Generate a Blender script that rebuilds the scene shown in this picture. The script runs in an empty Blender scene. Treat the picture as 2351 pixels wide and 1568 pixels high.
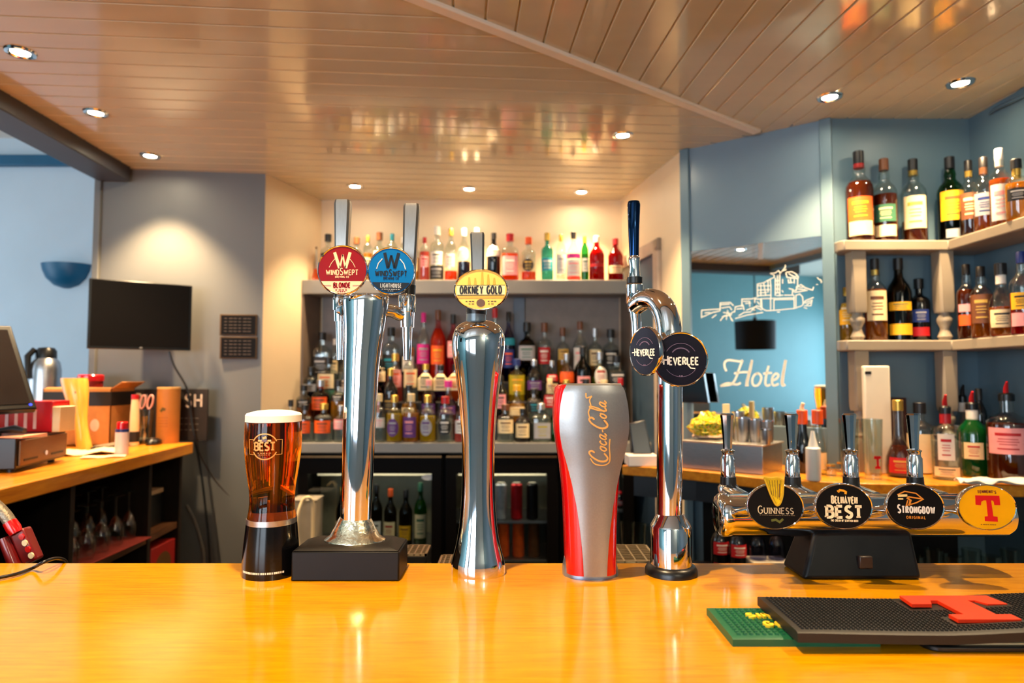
import bpy, bmesh, math, random
from mathutils import Vector, Matrix
random.seed(7)
S = bpy.context.scene
C = S.collection
PI = math.pi
def R(d): return d * PI / 180

# ------------------------------------------------------------------ camera, world, light, exposure
FPX, CX, CY, HOR = 1500.0, 1175.5, 784.0, 865.0
CAMZ = 1.465
TH = math.atan((HOR - CY) / FPX)
cam = bpy.data.cameras.new('camera')
cam.sensor_fit = 'HORIZONTAL'; cam.sensor_width = 36.0; cam.lens = FPX / 2351.0 * 36.0
cam.clip_start = 0.05; cam.clip_end = 100
cam.dof.use_dof = True; cam.dof.focus_distance = 1.2; cam.dof.aperture_fstop = 3.4
co = bpy.data.objects.new('camera', cam); C.objects.link(co)
co.location = (0, 0, CAMZ); co.rotation_euler = (PI / 2 + TH, 0, 0)
S.camera = co
S.view_settings.view_transform = 'Standard'; S.view_settings.look = 'None'
S.view_settings.exposure = 0.3; S.view_settings.gamma = 1.0
S.view_settings.use_curve_mapping = False
S.cycles.use_denoising = True
S.cycles.max_bounces = 10; S.cycles.diffuse_bounces = 4; S.cycles.glossy_bounces = 5
S.cycles.transmission_bounces = 8; S.cycles.transparent_max_bounces = 40
S.cycles.sample_clamp_indirect = 20.0; S.cycles.caustics_reflective = False; S.cycles.caustics_refractive = False
S.cycles.blur_glossy = 0.5

W = bpy.data.worlds.new('daylight'); S.world = W; W.use_nodes = True
bg = W.node_tree.nodes['Background']
bg.inputs[0].default_value = (0.55, 0.75, 1.0, 1); bg.inputs[1].default_value = 1.0

ROOM_Z = 3.0          # public room ceiling
CEIL = CAMZ + 1.12    # boarded ceiling over the bar
DAY = (0.78, 0.90, 1.0); WARM = (1.0, 0.70, 0.38)
def area_light(name, loc, rot, sx, sy, power, col):
    l = bpy.data.lights.new(name, 'AREA'); l.shape = 'RECTANGLE'; l.size = sx; l.size_y = sy
    l.energy = power; l.color = col
    o = bpy.data.objects.new(name, l); C.objects.link(o); o.location = loc; o.rotation_euler = rot
    return o
# daylight standing in the three windows of the public room
area_light('window_daylight', (-4.93, 2.85, 1.65), (0, R(-90), 0), 2.3, 1.8, 30, DAY)
area_light('window_daylight', (-4.0, -3.13, 1.65), (R(90), 0, 0), 1.4, 1.6, 58, DAY)
area_light('window_daylight', (-1.8, -3.13, 1.65), (R(90), 0, 0), 1.9, 1.6, 74, DAY)
SPOT_W = 52.0

# ------------------------------------------------------------------ picture -> place
def ray(u, v):
    x = (u - CX) / FPX; y = (CY - v) / FPX
    return Vector((x, math.cos(TH) - y * math.sin(TH), math.sin(TH) + y * math.cos(TH)))
def P(u, v, Y):
    d = ray(u, v); t = Y / d.y
    return Vector((d.x * t, Y, CAMZ + d.z * t))
def PZ(u, v, z):
    d = ray(u, v); t = (z - CAMZ) / d.z
    return Vector((d.x * t, d.y * t, z))
def PX(u, v, x):
    d = ray(u, v); t = x / d.x
    return Vector((x, d.y * t, CAMZ + d.z * t))
def PPL(u, v, p0, n):
    d = ray(u, v); o = Vector((0, 0, CAMZ)); t = (Vector(p0) - o).dot(n) / d.dot(n)
    return o + d * t
def px(n, Y): return n * Y / FPX

# ------------------------------------------------------------------ materials
def lin(c):
    def f(x):
        x /= 255.0
        return x / 12.92 if x <= 0.04045 else ((x + 0.055) / 1.055) ** 2.4
    return (f(c[0]), f(c[1]), f(c[2]), 1.0)
MATS = {}
def nodes(m):
    m.use_nodes = True
    return m.node_tree.nodes, m.node_tree.links, m.node_tree.nodes['Principled BSDF']
def mat(name, col, rough=0.5, metal=0.0, var=0.10, scale=18.0, bump=0.0, coat=0.0, emit=0.0, stretch=None, spec=0.5):
    if name in MATS: return MATS[name]
    m = bpy.data.materials.new(name); MATS[name] = m
    n, l, b = nodes(m)
    c = lin(col)
    tc = n.new('ShaderNodeTexCoord'); mp = n.new('ShaderNodeMapping'); nz = n.new('ShaderNodeTexNoise')
    l.new(tc.outputs['Object'], mp.inputs['Vector']); l.new(mp.outputs['Vector'], nz.inputs['Vector'])
    if stretch: mp.inputs['Scale'].default_value = stretch
    nz.inputs['Scale'].default_value = scale; nz.inputs['Detail'].default_value = 4
    rp = n.new('ShaderNodeValToRGB')
    rp.color_ramp.elements[0].position = 0.3; rp.color_ramp.elements[1].position = 0.7
    rp.color_ramp.elements[0].color = tuple(x * (1 - var) for x in c[:3]) + (1,)
    rp.color_ramp.elements[1].color = tuple(min(1, x * (1 + var * 0.5)) for x in c[:3]) + (1,)
    l.new(nz.outputs['Fac'], rp.inputs['Fac']); l.new(rp.outputs['Color'], b.inputs['Base Color'])
    b.inputs['Roughness'].default_value = rough; b.inputs['Metallic'].default_value = metal
    b.inputs['Specular IOR Level'].default_value = spec
    if coat: b.inputs['Coat Weight'].default_value = coat; b.inputs['Coat Roughness'].default_value = 0.06
    if bump:
        bp = n.new('ShaderNodeBump'); bp.inputs['Strength'].default_value = bump; bp.inputs['Distance'].default_value = 0.002
        l.new(nz.outputs['Fac'], bp.inputs['Height']); l.new(bp.outputs['Normal'], b.inputs['Normal'])
    if emit:
        b.inputs['Emission Color'].default_value = c; b.inputs['Emission Strength'].default_value = emit
    return m
def glass(name, tint, gloss=0.03, ior=1.45):
    """thin clear or coloured glass: see-through, with a mirror sheen that grows towards the edge"""
    if name in MATS: return MATS[name]
    m = bpy.data.materials.new(name); MATS[name] = m; n, l, b = nodes(m); n.remove(b)
    t = n.new('ShaderNodeBsdfTransparent'); g = n.new('ShaderNodeBsdfGlossy'); f = n.new('ShaderNodeFresnel'); mx = n.new('ShaderNodeMixShader')
    nz = n.new('ShaderNodeTexNoise'); nz.inputs['Scale'].default_value = 30
    rp = n.new('ShaderNodeValToRGB'); c = lin(tint)
    rp.color_ramp.elements[0].color = tuple(x * 0.93 for x in c[:3]) + (1,); rp.color_ramp.elements[1].color = c
    l.new(nz.outputs['Fac'], rp.inputs['Fac']); l.new(rp.outputs['Color'], t.inputs['Color'])
    g.inputs['Roughness'].default_value = gloss
    ge = n.new('ShaderNodeNewGeometry'); mi = n.new('ShaderNodeMath'); mi.operation = 'MULTIPLY_ADD'
    mi.inputs[1].default_value = 1.0 / ior - ior; mi.inputs[2].default_value = ior
    l.new(ge.outputs['Backfacing'], mi.inputs[0]); l.new(mi.outputs[0], f.inputs['IOR'])
    l.new(f.outputs[0], mx.inputs[0]); l.new(t.outputs[0], mx.inputs[1]); l.new(g.outputs[0], mx.inputs[2])
    l.new(mx.outputs[0], n['Material Output'].inputs[0])
    return m
def liquid(name, tint, body=0.35):
    if name in MATS: return MATS[name]
    m = bpy.data.materials.new(name); MATS[name] = m; n, l, b = nodes(m); n.remove(b)
    c = lin(tint)
    t = n.new('ShaderNodeBsdfTransparent'); t.inputs[0].default_value = c
    d = n.new('ShaderNodeBsdfDiffuse'); tr = n.new('ShaderNodeBsdfTranslucent'); tr.inputs[0].default_value = c
    nz = n.new('ShaderNodeTexNoise'); nz.inputs['Scale'].default_value = 12
    rp = n.new('ShaderNodeValToRGB'); rp.color_ramp.elements[0].color = tuple(x * 0.85 for x in c[:3]) + (1,); rp.color_ramp.elements[1].color = c
    l.new(nz.outputs['Fac'], rp.inputs['Fac']); l.new(rp.outputs['Color'], d.inputs[0])
    a = n.new('ShaderNodeMixShader'); a.inputs[0].default_value = 0.5; l.new(d.outputs[0], a.inputs[1]); l.new(tr.outputs[0], a.inputs[2])
    mx = n.new('ShaderNodeMixShader'); mx.inputs[0].default_value = body
    l.new(t.outputs[0], mx.inputs[1]); l.new(a.outputs[0], mx.inputs[2]); l.new(mx.outputs[0], n['Material Output'].inputs[0])
    return m
def wood(name, dark, mid, light, rough=0.28, coat=0.5, axis='x', scale=1.0):
    m = bpy.data.materials.new(name); MATS[name] = m; n, l, b = nodes(m)
    tc = n.new('ShaderNodeTexCoord'); mp = n.new('ShaderNodeMapping')
    st = {'x': (1.2, 14, 14), 'y': (14, 1.2, 14), 'z': (14, 14, 1.2)}[axis]
    mp.inputs['Scale'].default_value = tuple(s * scale for s in st)
    l.new(tc.outputs['Object'], mp.inputs['Vector'])
    n1 = n.new('ShaderNodeTexNoise'); n1.inputs['Scale'].default_value = 3.0; n1.inputs['Detail'].default_value = 8; n1.inputs['Roughness'].default_value = 0.62
    n2 = n.new('ShaderNodeTexNoise'); n2.inputs['Scale'].default_value = 22.0; n2.inputs['Detail'].default_value = 3
    n3 = n.new('ShaderNodeTexNoise'); n3.inputs['Scale'].default_value = 3.2; n3.inputs['Detail'].default_value = 2
    l.new(mp.outputs['Vector'], n1.inputs['Vector']); l.new(mp.outputs['Vector'], n2.inputs['Vector']); l.new(tc.outputs['Object'], n3.inputs['Vector'])
    a = n.new('ShaderNodeMath'); a.operation = 'MULTIPLY_ADD'; a.inputs[1].default_value = 0.22
    l.new(n2.outputs['Fac'], a.inputs[0]); l.new(n1.outputs['Fac'], a.inputs[2])
    a2 = n.new('ShaderNodeMath'); a2.operation = 'MULTIPLY_ADD'; a2.inputs[1].default_value = 0.35
    l.new(n3.outputs['Fac'], a2.inputs[0]); l.new(a.outputs[0], a2.inputs[2])
    rp = n.new('ShaderNodeValToRGB')
    e = rp.color_ramp.elements; e[0].position = 0.56; e[0].color = lin(dark); e[1].position = 1.0; e[1].color = lin(light)
    k = e.new(0.76); k.color = lin(mid)
    l.new(a2.outputs[0], rp.inputs['Fac']); l.new(rp.outputs['Color'], b.inputs['Base Color'])
    b.inputs['Roughness'].default_value = rough; b.inputs['Coat Weight'].default_value = coat; b.inputs['Coat Roughness'].default_value = 0.1; b.inputs['Specular IOR Level'].default_value = 0.35
    bp = n.new('ShaderNodeBump'); bp.inputs['Strength'].default_value = 0.06; bp.inputs['Distance'].default_value = 0.001
    l.new(a.outputs[0], bp.inputs['Height']); l.new(bp.outputs['Normal'], b.inputs['Normal'])
    return m

BAR_WOOD = wood('bar_top_oak', (192, 122, 2), (209, 140, 3), (222, 154, 6), 0.15, 0.4, scale=3.2)
SHELF_WOOD = wood('worktop_oak', (190, 105, 15), (215, 130, 22), (235, 155, 40), 0.35, 0.3, 'y')
EDGE_WOOD = wood('worktop_edge_oak', (150, 90, 40), (165, 105, 52), (185, 120, 60), 0.5, 0.1, 'x')
DARK_WOOD = wood('dark_carcass_wood', (22, 15, 11), (30, 20, 14), (38, 26, 18), 0.55, 0.0, 'z')
CHROME = mat('chrome', (225, 226, 228), 0.045, 1.0, var=0.02, scale=4)
CHROME_OLD = mat('pitted_chrome', (244, 226, 192), 0.2, 1.0, var=0.3, scale=150, bump=0.5)
HANDLE = mat('brushed_handle_metal', (140, 136, 131), 0.34, 1.0, var=0.06, scale=60, stretch=(8, 8, 1))
STEEL = mat('brushed_steel', (185, 185, 188), 0.32, 1.0, var=0.12, scale=40, stretch=(1, 1, 14))
SATIN = mat('satin_silver_plastic', (150, 148, 147), 0.30, 0.75, var=0.05, scale=300, bump=0.03)
SATIN_BLUE = mat('satin_base_metal', (150, 165, 185), 0.3, 0.8, var=0.05)
BLACK = mat('black_plastic', (14, 14, 15), 0.32, var=0.2)
BLACK_MATT = mat('black_matt', (13, 11, 11), 0.6, var=0.25, spec=.15)
RUBBER = mat('black_rubber', (20, 18, 17), 0.5, var=0.2)
GREEN_RUBBER = mat('green_rubber', (8, 92, 58), 0.45, var=0.15)
WHITE = mat('white_plastic', (226, 224, 220), 0.4, var=0.04)
CREAM = mat('cream_paper', (236, 214, 170), 0.7, var=0.06)
RED = mat('red_gloss', (196, 8, 14), 0.22, var=0.06, coat=0.4)
DRED = mat('badge_red', (126, 1, 6), 0.4, var=0.05, spec=0.12)
ORANGE = mat('orange_print', (250, 86, 12), 0.45, var=0.06)
CARD = mat('brown_card', (190, 128, 66), 0.8, var=0.1, scale=40)
GOLD = mat('gold_print', (226, 182, 40), 0.35, 0.3, var=0.12)
PRINT_W = mat('white_print', (244, 236, 218), 0.5, var=0.02)
PRINT_K = mat('black_print', (20, 17, 14), 0.5, var=0.1)
PALE_BLUE = mat('pale_blue_wall_paint', (188, 204, 214), 0.6, var=0.04, scale=3)
BLUE = mat('blue_wall_paint', (98, 124, 138), 0.42, var=0.05, scale=3)
TEAL = mat('teal_blue_paint', (4, 84, 118), 0.4, var=0.08, scale=6)
GREY_WALL = mat('grey_wall_paint', (108, 108, 106), 0.5, var=0.05, scale=3)
BEAM = mat('grey_beam_paint', (62, 64, 72), 0.45, var=0.08, scale=4)
CREAM_WALL = mat('cream_wall_paint', (236, 212, 176), 0.5, var=0.04, scale=4)
GREY_SHELF = mat('grey_shelf_paint', (134, 130, 124), 0.4, var=0.06, scale=8)
TAUPE = mat('taupe_shelf_paint', (152, 139, 121), 0.4, var=0.06, scale=8)
CEILM = mat('gloss_white_ceiling', (212, 199, 168), 0.12, var=0.05, scale=5, stretch=(0.4, 2, 1), coat=0.3)
TRIMW = mat('white_trim', (225, 214, 198), 0.3, var=0.03)
FLOORM = mat('dark_floor_tile', (48, 42, 38), 0.4, var=0.3, scale=6)
MIRROR = mat('mirror_silver', (222, 236, 240), 0.01, 1.0, var=0.01)
CLEAR = glass('clear_glass', (240, 246, 244), .05, 1.9)
PANE = glass('window_pane', (240, 248, 252))

# ------------------------------------------------------------------ mesh building
class MB:
    def __init__(s): s.v = []; s.f = []
    def add(s, v, f):
        o = len(s.v); s.v += [tuple(p) for p in v]; s.f += [tuple(i + o for i in q) for q in f]; return s
    def box(s, x0, x1, y0, y1, z0, z1):
        return s.add([(x0, y0, z0), (x1, y0, z0), (x1, y1, z0), (x0, y1, z0), (x0, y0, z1), (x1, y0, z1), (x1, y1, z1), (x0, y1, z1)],
                     [(0, 3, 2, 1), (4, 5, 6, 7), (0, 1, 5, 4), (1, 2, 6, 5), (2, 3, 7, 6), (3, 0, 4, 7)])
    def hexa(s, b, t):
        return s.add(list(b) + list(t), [(0, 3, 2, 1), (4, 5, 6, 7), (0, 1, 5, 4), (1, 2, 6, 5), (2, 3, 7, 6), (3, 0, 4, 7)])
    def prism(s, pts, z0, z1):
        n = len(pts); a = sum(pts[i][0] * pts[(i + 1) % n][1] - pts[(i + 1) % n][0] * pts[i][1] for i in range(n))
        if a < 0: pts = list(pts)[::-1]
        v = [(p[0], p[1], z0) for p in pts] + [(p[0], p[1], z1) for p in pts]
        f = [tuple(range(n))[::-1], tuple(range(n, 2 * n))] + [(i, (i + 1) % n, n + (i + 1) % n, n + i) for i in range(n)]
        return s.add(v, f)
    def slab(s, pts, d):
        """planar polygon of 3-D points, thickened by vector d"""
        n = len(pts); d = Vector(d)
        v = [Vector(p) for p in pts] + [Vector(p) + d for p in pts]
        return s.add(v, [tuple(range(n))[::-1], tuple(range(n, 2 * n))] + [(i, (i + 1) % n, n + (i + 1) % n, n + i) for i in range(n)])
    def loft(s, rings, cap=True, closed=True):
        n = len(rings[0]); v = [p for r in rings for p in r]; f = []
        for i in range(len(rings) - 1):
            for j in range(n if closed else n - 1):
                k = (j + 1) % n; f.append((i * n + j, i * n + k, (i + 1) * n + k, (i + 1) * n + j))
        if cap: f.append(tuple(range(n))[::-1]); f.append(tuple((len(rings) - 1) * n + j for j in range(n)))
        return s.add(v, f)
    def lathe(s, prof, c=(0, 0, 0), n=28, sx=1.0, sy=1.0, e=2.0, cap=True):
        rings = []
        for q in prof:
            r, z = q[0], q[1]; ox = q[2] if len(q) > 2 else 0.0
            ring = []
            for j in range(n):
                a = 2 * PI * j / n; ca, sa = math.cos(a), math.sin(a); k = 1.0
                if e != 2.0: k = (abs(ca) ** e + abs(sa) ** e) ** (-1.0 / e)
                ring.append((c[0] + ox + r * sx * k * ca, c[1] + r * sy * k * sa, c[2] + z))
            rings.append(ring)
        return s.loft(rings, cap)
    def tube(s, pts, r, n=10, cap=True):
        pts = [Vector(p) for p in pts]; rings = []; up = None
        for i, p in enumerate(pts):
            d = (pts[min(i + 1, len(pts) - 1)] - pts[max(i - 1, 0)]).normalized()
            if up is None:
                up = Vector((0, 0, 1)) if abs(d.z) < 0.9 else Vector((0, 1, 0))
            a = (up - d * up.dot(d)).normalized(); b = d.cross(a); up = a
            rr = r[i] if isinstance(r, (list, tuple)) else r
            rings.append([p + a * rr * math.cos(2 * PI * j / n) + b * rr * math.sin(2 * PI * j / n) for j in range(n)])
        return s.loft(rings, cap)
    def cyl(s, p0, p1, r0, r1=None, n=20):
        return s.tube([p0, p1], [r0, r0 if r1 is None else r1], n)
    def disc(s, c, ex, ey, nrm, rx, ry, d0, d1, n=40):
        """elliptical plate in the plane ex/ey, from depth d0 to d1 along nrm"""
        c = Vector(c); q = [ex * rx * math.cos(2 * PI * j / n) + ey * ry * math.sin(2 * PI * j / n) for j in range(n)]
        return s.loft([[c + nrm * d0 + k for k in q], [c + nrm * d1 + k for k in q]])
    def build(s, name, m, parent=None, smooth=True, bevel=0.0, seg=2, ang=38, at=None):
        if at is not None: s.v = [(p[0] - at[0], p[1] - at[1], p[2] - at[2]) for p in s.v]
        me = bpy.data.meshes.new(name); me.from_pydata(s.v, [], s.f); me.update()
        bm = bmesh.new(); bm.from_mesh(me); bmesh.ops.recalc_face_normals(bm, faces=bm.faces); bm.to_mesh(me); bm.free()
        if smooth:
            for p in me.polygons: p.use_smooth = True
            me.set_sharp_from_angle(angle=R(ang))
        me.materials.append(m)
        o = bpy.data.objects.new(name, me); C.objects.link(o)
        if parent is not None: o.parent = parent
        if bevel:
            b = o.modifiers.new('bevel', 'BEVEL'); b.width = bevel; b.segments = seg; b.limit_method = 'ANGLE'; b.angle_limit = R(40)
        return o

def spline(pts, k=6):
    out = []; n = len(pts)
    for i in range(n - 1):
        p0 = pts[max(i - 1, 0)]; p1 = pts[i]; p2 = pts[i + 1]; p3 = pts[min(i + 2, n - 1)]
        for j in range(k):
            t = j / k
            out.append(tuple(0.5 * (2 * b + (c - a) * t + (2 * a - 5 * b + 4 * c - d) * t * t + (3 * b - a - 3 * c + d) * t ** 3)
                             for a, b, c, d in zip(p0, p1, p2, p3)))
    out.append(tuple(pts[-1])); return out

def tag(o, label, cat, group=None, kind=None):
    o['label'] = label; o['category'] = cat
    if group: o['group'] = group
    if kind: o['kind'] = kind
    return o
def thing(name, loc, label, cat, rotz=0.0, group=None):
    o = bpy.data.objects.new(name, None); C.objects.link(o); o.empty_display_size = 0.05
    o.location = loc; o.rotation_euler = (0, 0, rotz)
    return tag(o, label, cat, group)
def dup(root, loc, rotz, label, group=None):
    r = root.copy(); C.objects.link(r); r.location = loc; r.rotation_euler = (0, 0, rotz); r['label'] = label
    if group: r['group'] = group
    for ch in list(root.children):
        c = ch.copy(); C.objects.link(c); c.parent = r
        for g in list(ch.children):
            d = g.copy(); C.objects.link(d); d.parent = c
    return r
def struct(name, mb, m, label, cat, **kw):
    return tag(mb.build(name, m, None, **kw), label, cat, None, 'structure')

# ------------------------------------------------------------------ stroke lettering
def arc(cx, cy, rx, ry, a0, a1, n=9):
    return [(cx + rx * math.cos(R(a0 + (a1 - a0) * i / (n - 1))), cy + ry * math.sin(R(a0 + (a1 - a0) * i / (n - 1)))) for i in range(n)]
G = {
 'A': (.72, [[(0, 0), (.36, 1), (.72, 0)], [(.13, .34), (.59, .34)]]),
 'B': (.6, [[(0, 0), (0, 1)], [(0, 1)] + arc(.3, .76, .24, .24, 90, -90) + [(0, .52)], [(0, .52)] + arc(.32, .26, .28, .26, 90, -90) + [(0, 0)]]),
 'C': (.64, [arc(.36, .5, .36, .5, 50, 310, 15)]),
 'D': (.64, [[(0, 0), (0, 1)], [(0, 1)] + arc(.24, .5, .4, .5, 90, -90, 11) + [(0, 0)]]),
 'E': (.54, [[(0, 0), (0, 1)], [(0, 1), (.54, 1)], [(0, .52), (.44, .52)], [(0, 0), (.54, 0)]]),
 'F': (.5, [[(0, 0), (0, 1)], [(0, 1), (.52, 1)], [(0, .52), (.42, .52)]]),
 'G': (.68, [arc(.36, .5, .36, .5, 50, 330, 15) + [(.68, .46), (.42, .46)]]),
 'H': (.64, [[(0, 0), (0, 1)], [(.64, 0), (.64, 1)], [(0, .52), (.64, .52)]]),
 'I': (.06, [[(.03, 0), (.03, 1)]]),
 'K': (.6, [[(0, 0), (0, 1)], [(.58, 1), (.02, .45)], [(.16, .58), (.6, 0)]]),
 'L': (.48, [[(0, 1), (0, 0)], [(0, 0), (.5, 0)]]),
 'M': (.8, [[(0, 0), (0, 1)], [(0, 1), (.4, .25), (.8, 1)], [(.8, 1), (.8, 0)]]),
 'N': (.7, [[(0, 0), (0, 1)], [(.02, 1), (.68, 0)], [(.7, 0), (.7, 1)]]),
 'O': (.72, [arc(.36, .5, .36, .5, 90, 450, 21)]),
 'P': (.56, [[(0, 0), (0, 1)], [(0, 1)] + arc(.28, .73, .27, .27, 90, -90) + [(0, .46)]]),
 'R': (.6, [[(0, 0), (0, 1)], [(0, 1)] + arc(.28, .74, .26, .26, 90, -90) + [(0, .48)], [(.26, .48), (.6, 0)]]),
 'S': (.56, [arc(.28, .74, .25, .26, 40, 200, 8) + [(.2, .56), (.36, .46)] + arc(.28, .26, .27, .26, 30, -150, 9)]),
 'T': (.62, [[(0, 1), (.62, 1)], [(.31, 1), (.31, 0)]]),
 'U': (.64, [[(0, 1), (0, .32)] + arc(.32, .32, .32, .32, 180, 360, 9) + [(.64, 1)]]),
 'V': (.68, [[(0, 1), (.34, 0), (.68, 1)]]),
 'W': (.98, [[(0, 1), (.26, 0)], [(.26, 0), (.49, .86)], [(.49, .86), (.72, 0)], [(.72, 0), (.98, 1)]]),
 'X': (.62, [[(0, 0), (.62, 1)], [(0, 1), (.62, 0)]]),
 'Y': (.64, [[(0, 1), (.32, .46), (.64, 1)], [(.32, .46), (.32, 0)]]),
 "'": (.08, [[(.05, 1), (.03, .78)]]), ' ': (.3, []), '-': (.4, [[(0, .45), (.4, .45)]]), '.': (.06, [[(.03, 0), (.03, .1)]]),
}
def ribbon(mb, pts, t, fn, d0, d1):
    """a flat stroke of width t along 2-D points; fn(x, y, d) gives the place, d the height above the surface"""
    n = len(pts); L = []; Rr = []
    closed = n > 3 and (pts[0][0] - pts[-1][0]) ** 2 + (pts[0][1] - pts[-1][1]) ** 2 < 1e-9
    for i in range(n):
        a = pts[i - 1] if i > 0 else (pts[-2] if closed else pts[0]); b = pts[i + 1] if i < n - 1 else (pts[1] if closed else pts[-1]); p = pts[i]
        d1v = Vector((p[0] - a[0], p[1] - a[1])); d2v = Vector((b[0] - p[0], b[1] - p[1]))
        if d1v.length < 1e-9: d1v = d2v
        if d2v.length < 1e-9: d2v = d1v
        d1v.normalize(); d2v.normalize(); m = d1v + d2v
        if m.length < 0.2: m = d1v
        m.normalize(); k = 1.0 / max(0.55, m.dot(d1v)); nx, ny = -m.y * k * t / 2, m.x * k * t / 2
        L.append((p[0] + nx, p[1] + ny)); Rr.append((p[0] - nx, p[1] - ny))
    rings = [[fn(*L[i], d0), fn(*L[i], d1), fn(*Rr[i], d1), fn(*Rr[i], d0)] for i in range(n)]
    mb.loft(rings, cap=True)
def text_width(s, h, ws, gap): return sum(G[c][0] * h * ws + gap for c in s) - gap
def text(mb, s, cx, y, h, t, fn, ws=1.0, gap=None, serif=0.0, d0=0.0, d1=0.0006, big=None, rise=None):
    """centred line of capitals; big: letters drawn taller; rise(x): lift of the baseline"""
    gap = h * 0.16 + t if gap is None else gap
    hs = [h * (big[1] if big and i in big[0] else 1.0) for i in range(len(s))]
    x = cx - (sum(G[c][0] * hh * ws + gap for c, hh in zip(s, hs)) - gap) / 2
    for c, hh in zip(s, hs):
        w, st = G[c]; up = rise(x + w * hh * ws / 2) if rise else 0.0
        for k in st:
            pts = [(x + q[0] * hh * ws, y + up + q[1] * hh) for q in k]
            ribbon(mb, pts, t, fn, d0, d1)
            if serif:
                for a, b in ((k[0], k[1]), (k[-1], k[-2])):
                    if abs(a[0] - b[0]) < abs(a[1] - b[1]) and (a[1] < 0.02 or a[1] > 0.98):
                        q = (x + a[0] * hh * ws, y + up + a[1] * hh + (serif * .35 if a[1] < .5 else -serif * .35))
                        ribbon(mb, [(q[0] - serif, q[1]), (q[0] + serif, q[1])], serif * .7, fn, d0, d1)
        x += w * hh * ws + gap
def dashes(mb, cx, y, w, t, fn, n=5, d0=0.0, d1=0.0005):
    x = cx - w / 2; u = w / n
    for i in range(n):
        k = 0.55 + 0.35 * ((i * 37) % 10) / 10
        ribbon(mb, [(x + i * u, y), (x + (i + k) * u, y)], t, fn, d0, d1)
def flat(c, ex, ey, n):
    c, ex, ey, n = Vector(c), Vector(ex), Vector(ey), Vector(n)
    return lambda x, y, d: c + ex * x + ey * y + n * d

# ================================================================== the room
XR = 1.985                                     # right-hand wall
NA = PZ(610, 399, CEIL)                        # end of the grey wall, where the bottle niche starts
NB = PZ(733, 455, CEIL); NC = PZ(1422, 465, CEIL); NBY = (NB.y + NC.y) / 2
MA = PZ(1563, 347, CEIL); MC = PZ(1909, 272, CEIL)
WY = PZ(2100, 273, CEIL).y
GL = PZ(300, 385, CEIL)
gx0 = P(228, 600, GL.y).x
ZT = 3.1
struct('floor', MB().box(-5.2, XR + .3, -3.4, 4.9, -0.06, 0.0), FLOORM, 'dark tiled floor of the bar and the public room', 'floor')
def wallpoly(name, pts, z0, z1, m, lab, th=0.1, side=1):
    """a wall along a polyline in plan, thickened away from the room"""
    mb = MB()
    for a, b in zip(pts, pts[1:]):
        a = Vector((a[0], a[1], 0)); b = Vector((b[0], b[1], 0)); d = (b - a).normalized(); nn = Vector((-d.y, d.x, 0)) * th * side
        q = [a, b, b + nn, a + nn]
        mb.prism([(k.x, k.y) for k in q], z0, z1)
    return struct(name, mb, m, lab, 'wall', smooth=False)
wallpoly('wall_grey', [(gx0, GL.y + .01), (NA.x, NA.y)], 0, CEIL + .02, GREY_WALL, 'grey painted wall behind the hanging monitor')
wallpoly('wall_niche_left', [(NA.x, NA.y), (NB.x, NBY)], 0, CEIL + .02, CREAM_WALL, 'cream side wall of the bottle niche next to the grey wall')
wallpoly('wall_niche_back', [(NB.x - .1, NBY), (NC.x + .1, NBY)], 0, CEIL + .02, CREAM_WALL, 'cream rear wall of the bottle niche')
wallpoly('wall_niche_right', [(NC.x, NBY), (MA.x, MA.y)], 0, CEIL + .02, CREAM_WALL, 'cream side wall of the bottle niche with the doorway')
wallpoly('wall_mirror', [(MA.x, MA.y), (MC.x, MC.y)], 0, CEIL + .02, BLUE, 'blue angled wall that carries the etched mirror')
wallpoly('wall_shelves', [(MC.x, MC.y), (XR + .1, WY)], 0, CEIL + .02, BLUE, 'blue wall behind the corner spirit shelves')
struct('wall_right', MB().box(XR, XR + .1, -3.2, WY + .1, 0, ZT), BLUE, 'long blue side wall beyond the corner shelves', 'wall', smooth=False)
# public room and the room beyond the hatch
def wall_with_hole(name, axis, at, a0, a1, h0, h1, z0, z1, m, lab):
    mb = MB()
    def bx(p, q, za, zb):
        if axis == 'x': mb.box(at - .1, at, p, q, za, zb)
        else: mb.box(p, q, at - .1, at, za, zb)
    last = a0
    for (p, q) in zip(h0, h1):
        bx(last, p, 0, ZT); bx(p, q, 0, z0); bx(p, q, z1, ZT); last = q
    bx(last, a1, 0, ZT)
    return struct(name, mb, m, lab, 'wall', smooth=False)
wall_with_hole('wall_left', 'x', -5.0, -3.2, 4.6, (1.7,), (4.0,), .7, 2.6, mat('sea_blue_wall_paint', (98, 146, 152), .5, var=.04, scale=3), 'blue outer wall of the public room with one window')
wall_with_hole('wall_rear', 'y', -3.2, -5.1, XR + .1, (-4.75, -2.8), (-3.25, -.8), .75, 2.5, PALE_BLUE, 'pale blue rear wall of the public room with two windows')
FARY = 4.35
struct('wall_far', MB().box(-5.1, gx0 + .25, FARY, FARY + .1, 0, ZT), PALE_BLUE, 'pale blue wall of the room seen through the hatch', 'wall', smooth=False)
struct('wall_hatch_side', MB().box(gx0, gx0 + .09, GL.y + .1, FARY, 0, ZT), PALE_BLUE, 'short pale wall between the grey wall and the far room', 'wall', smooth=False)
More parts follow.
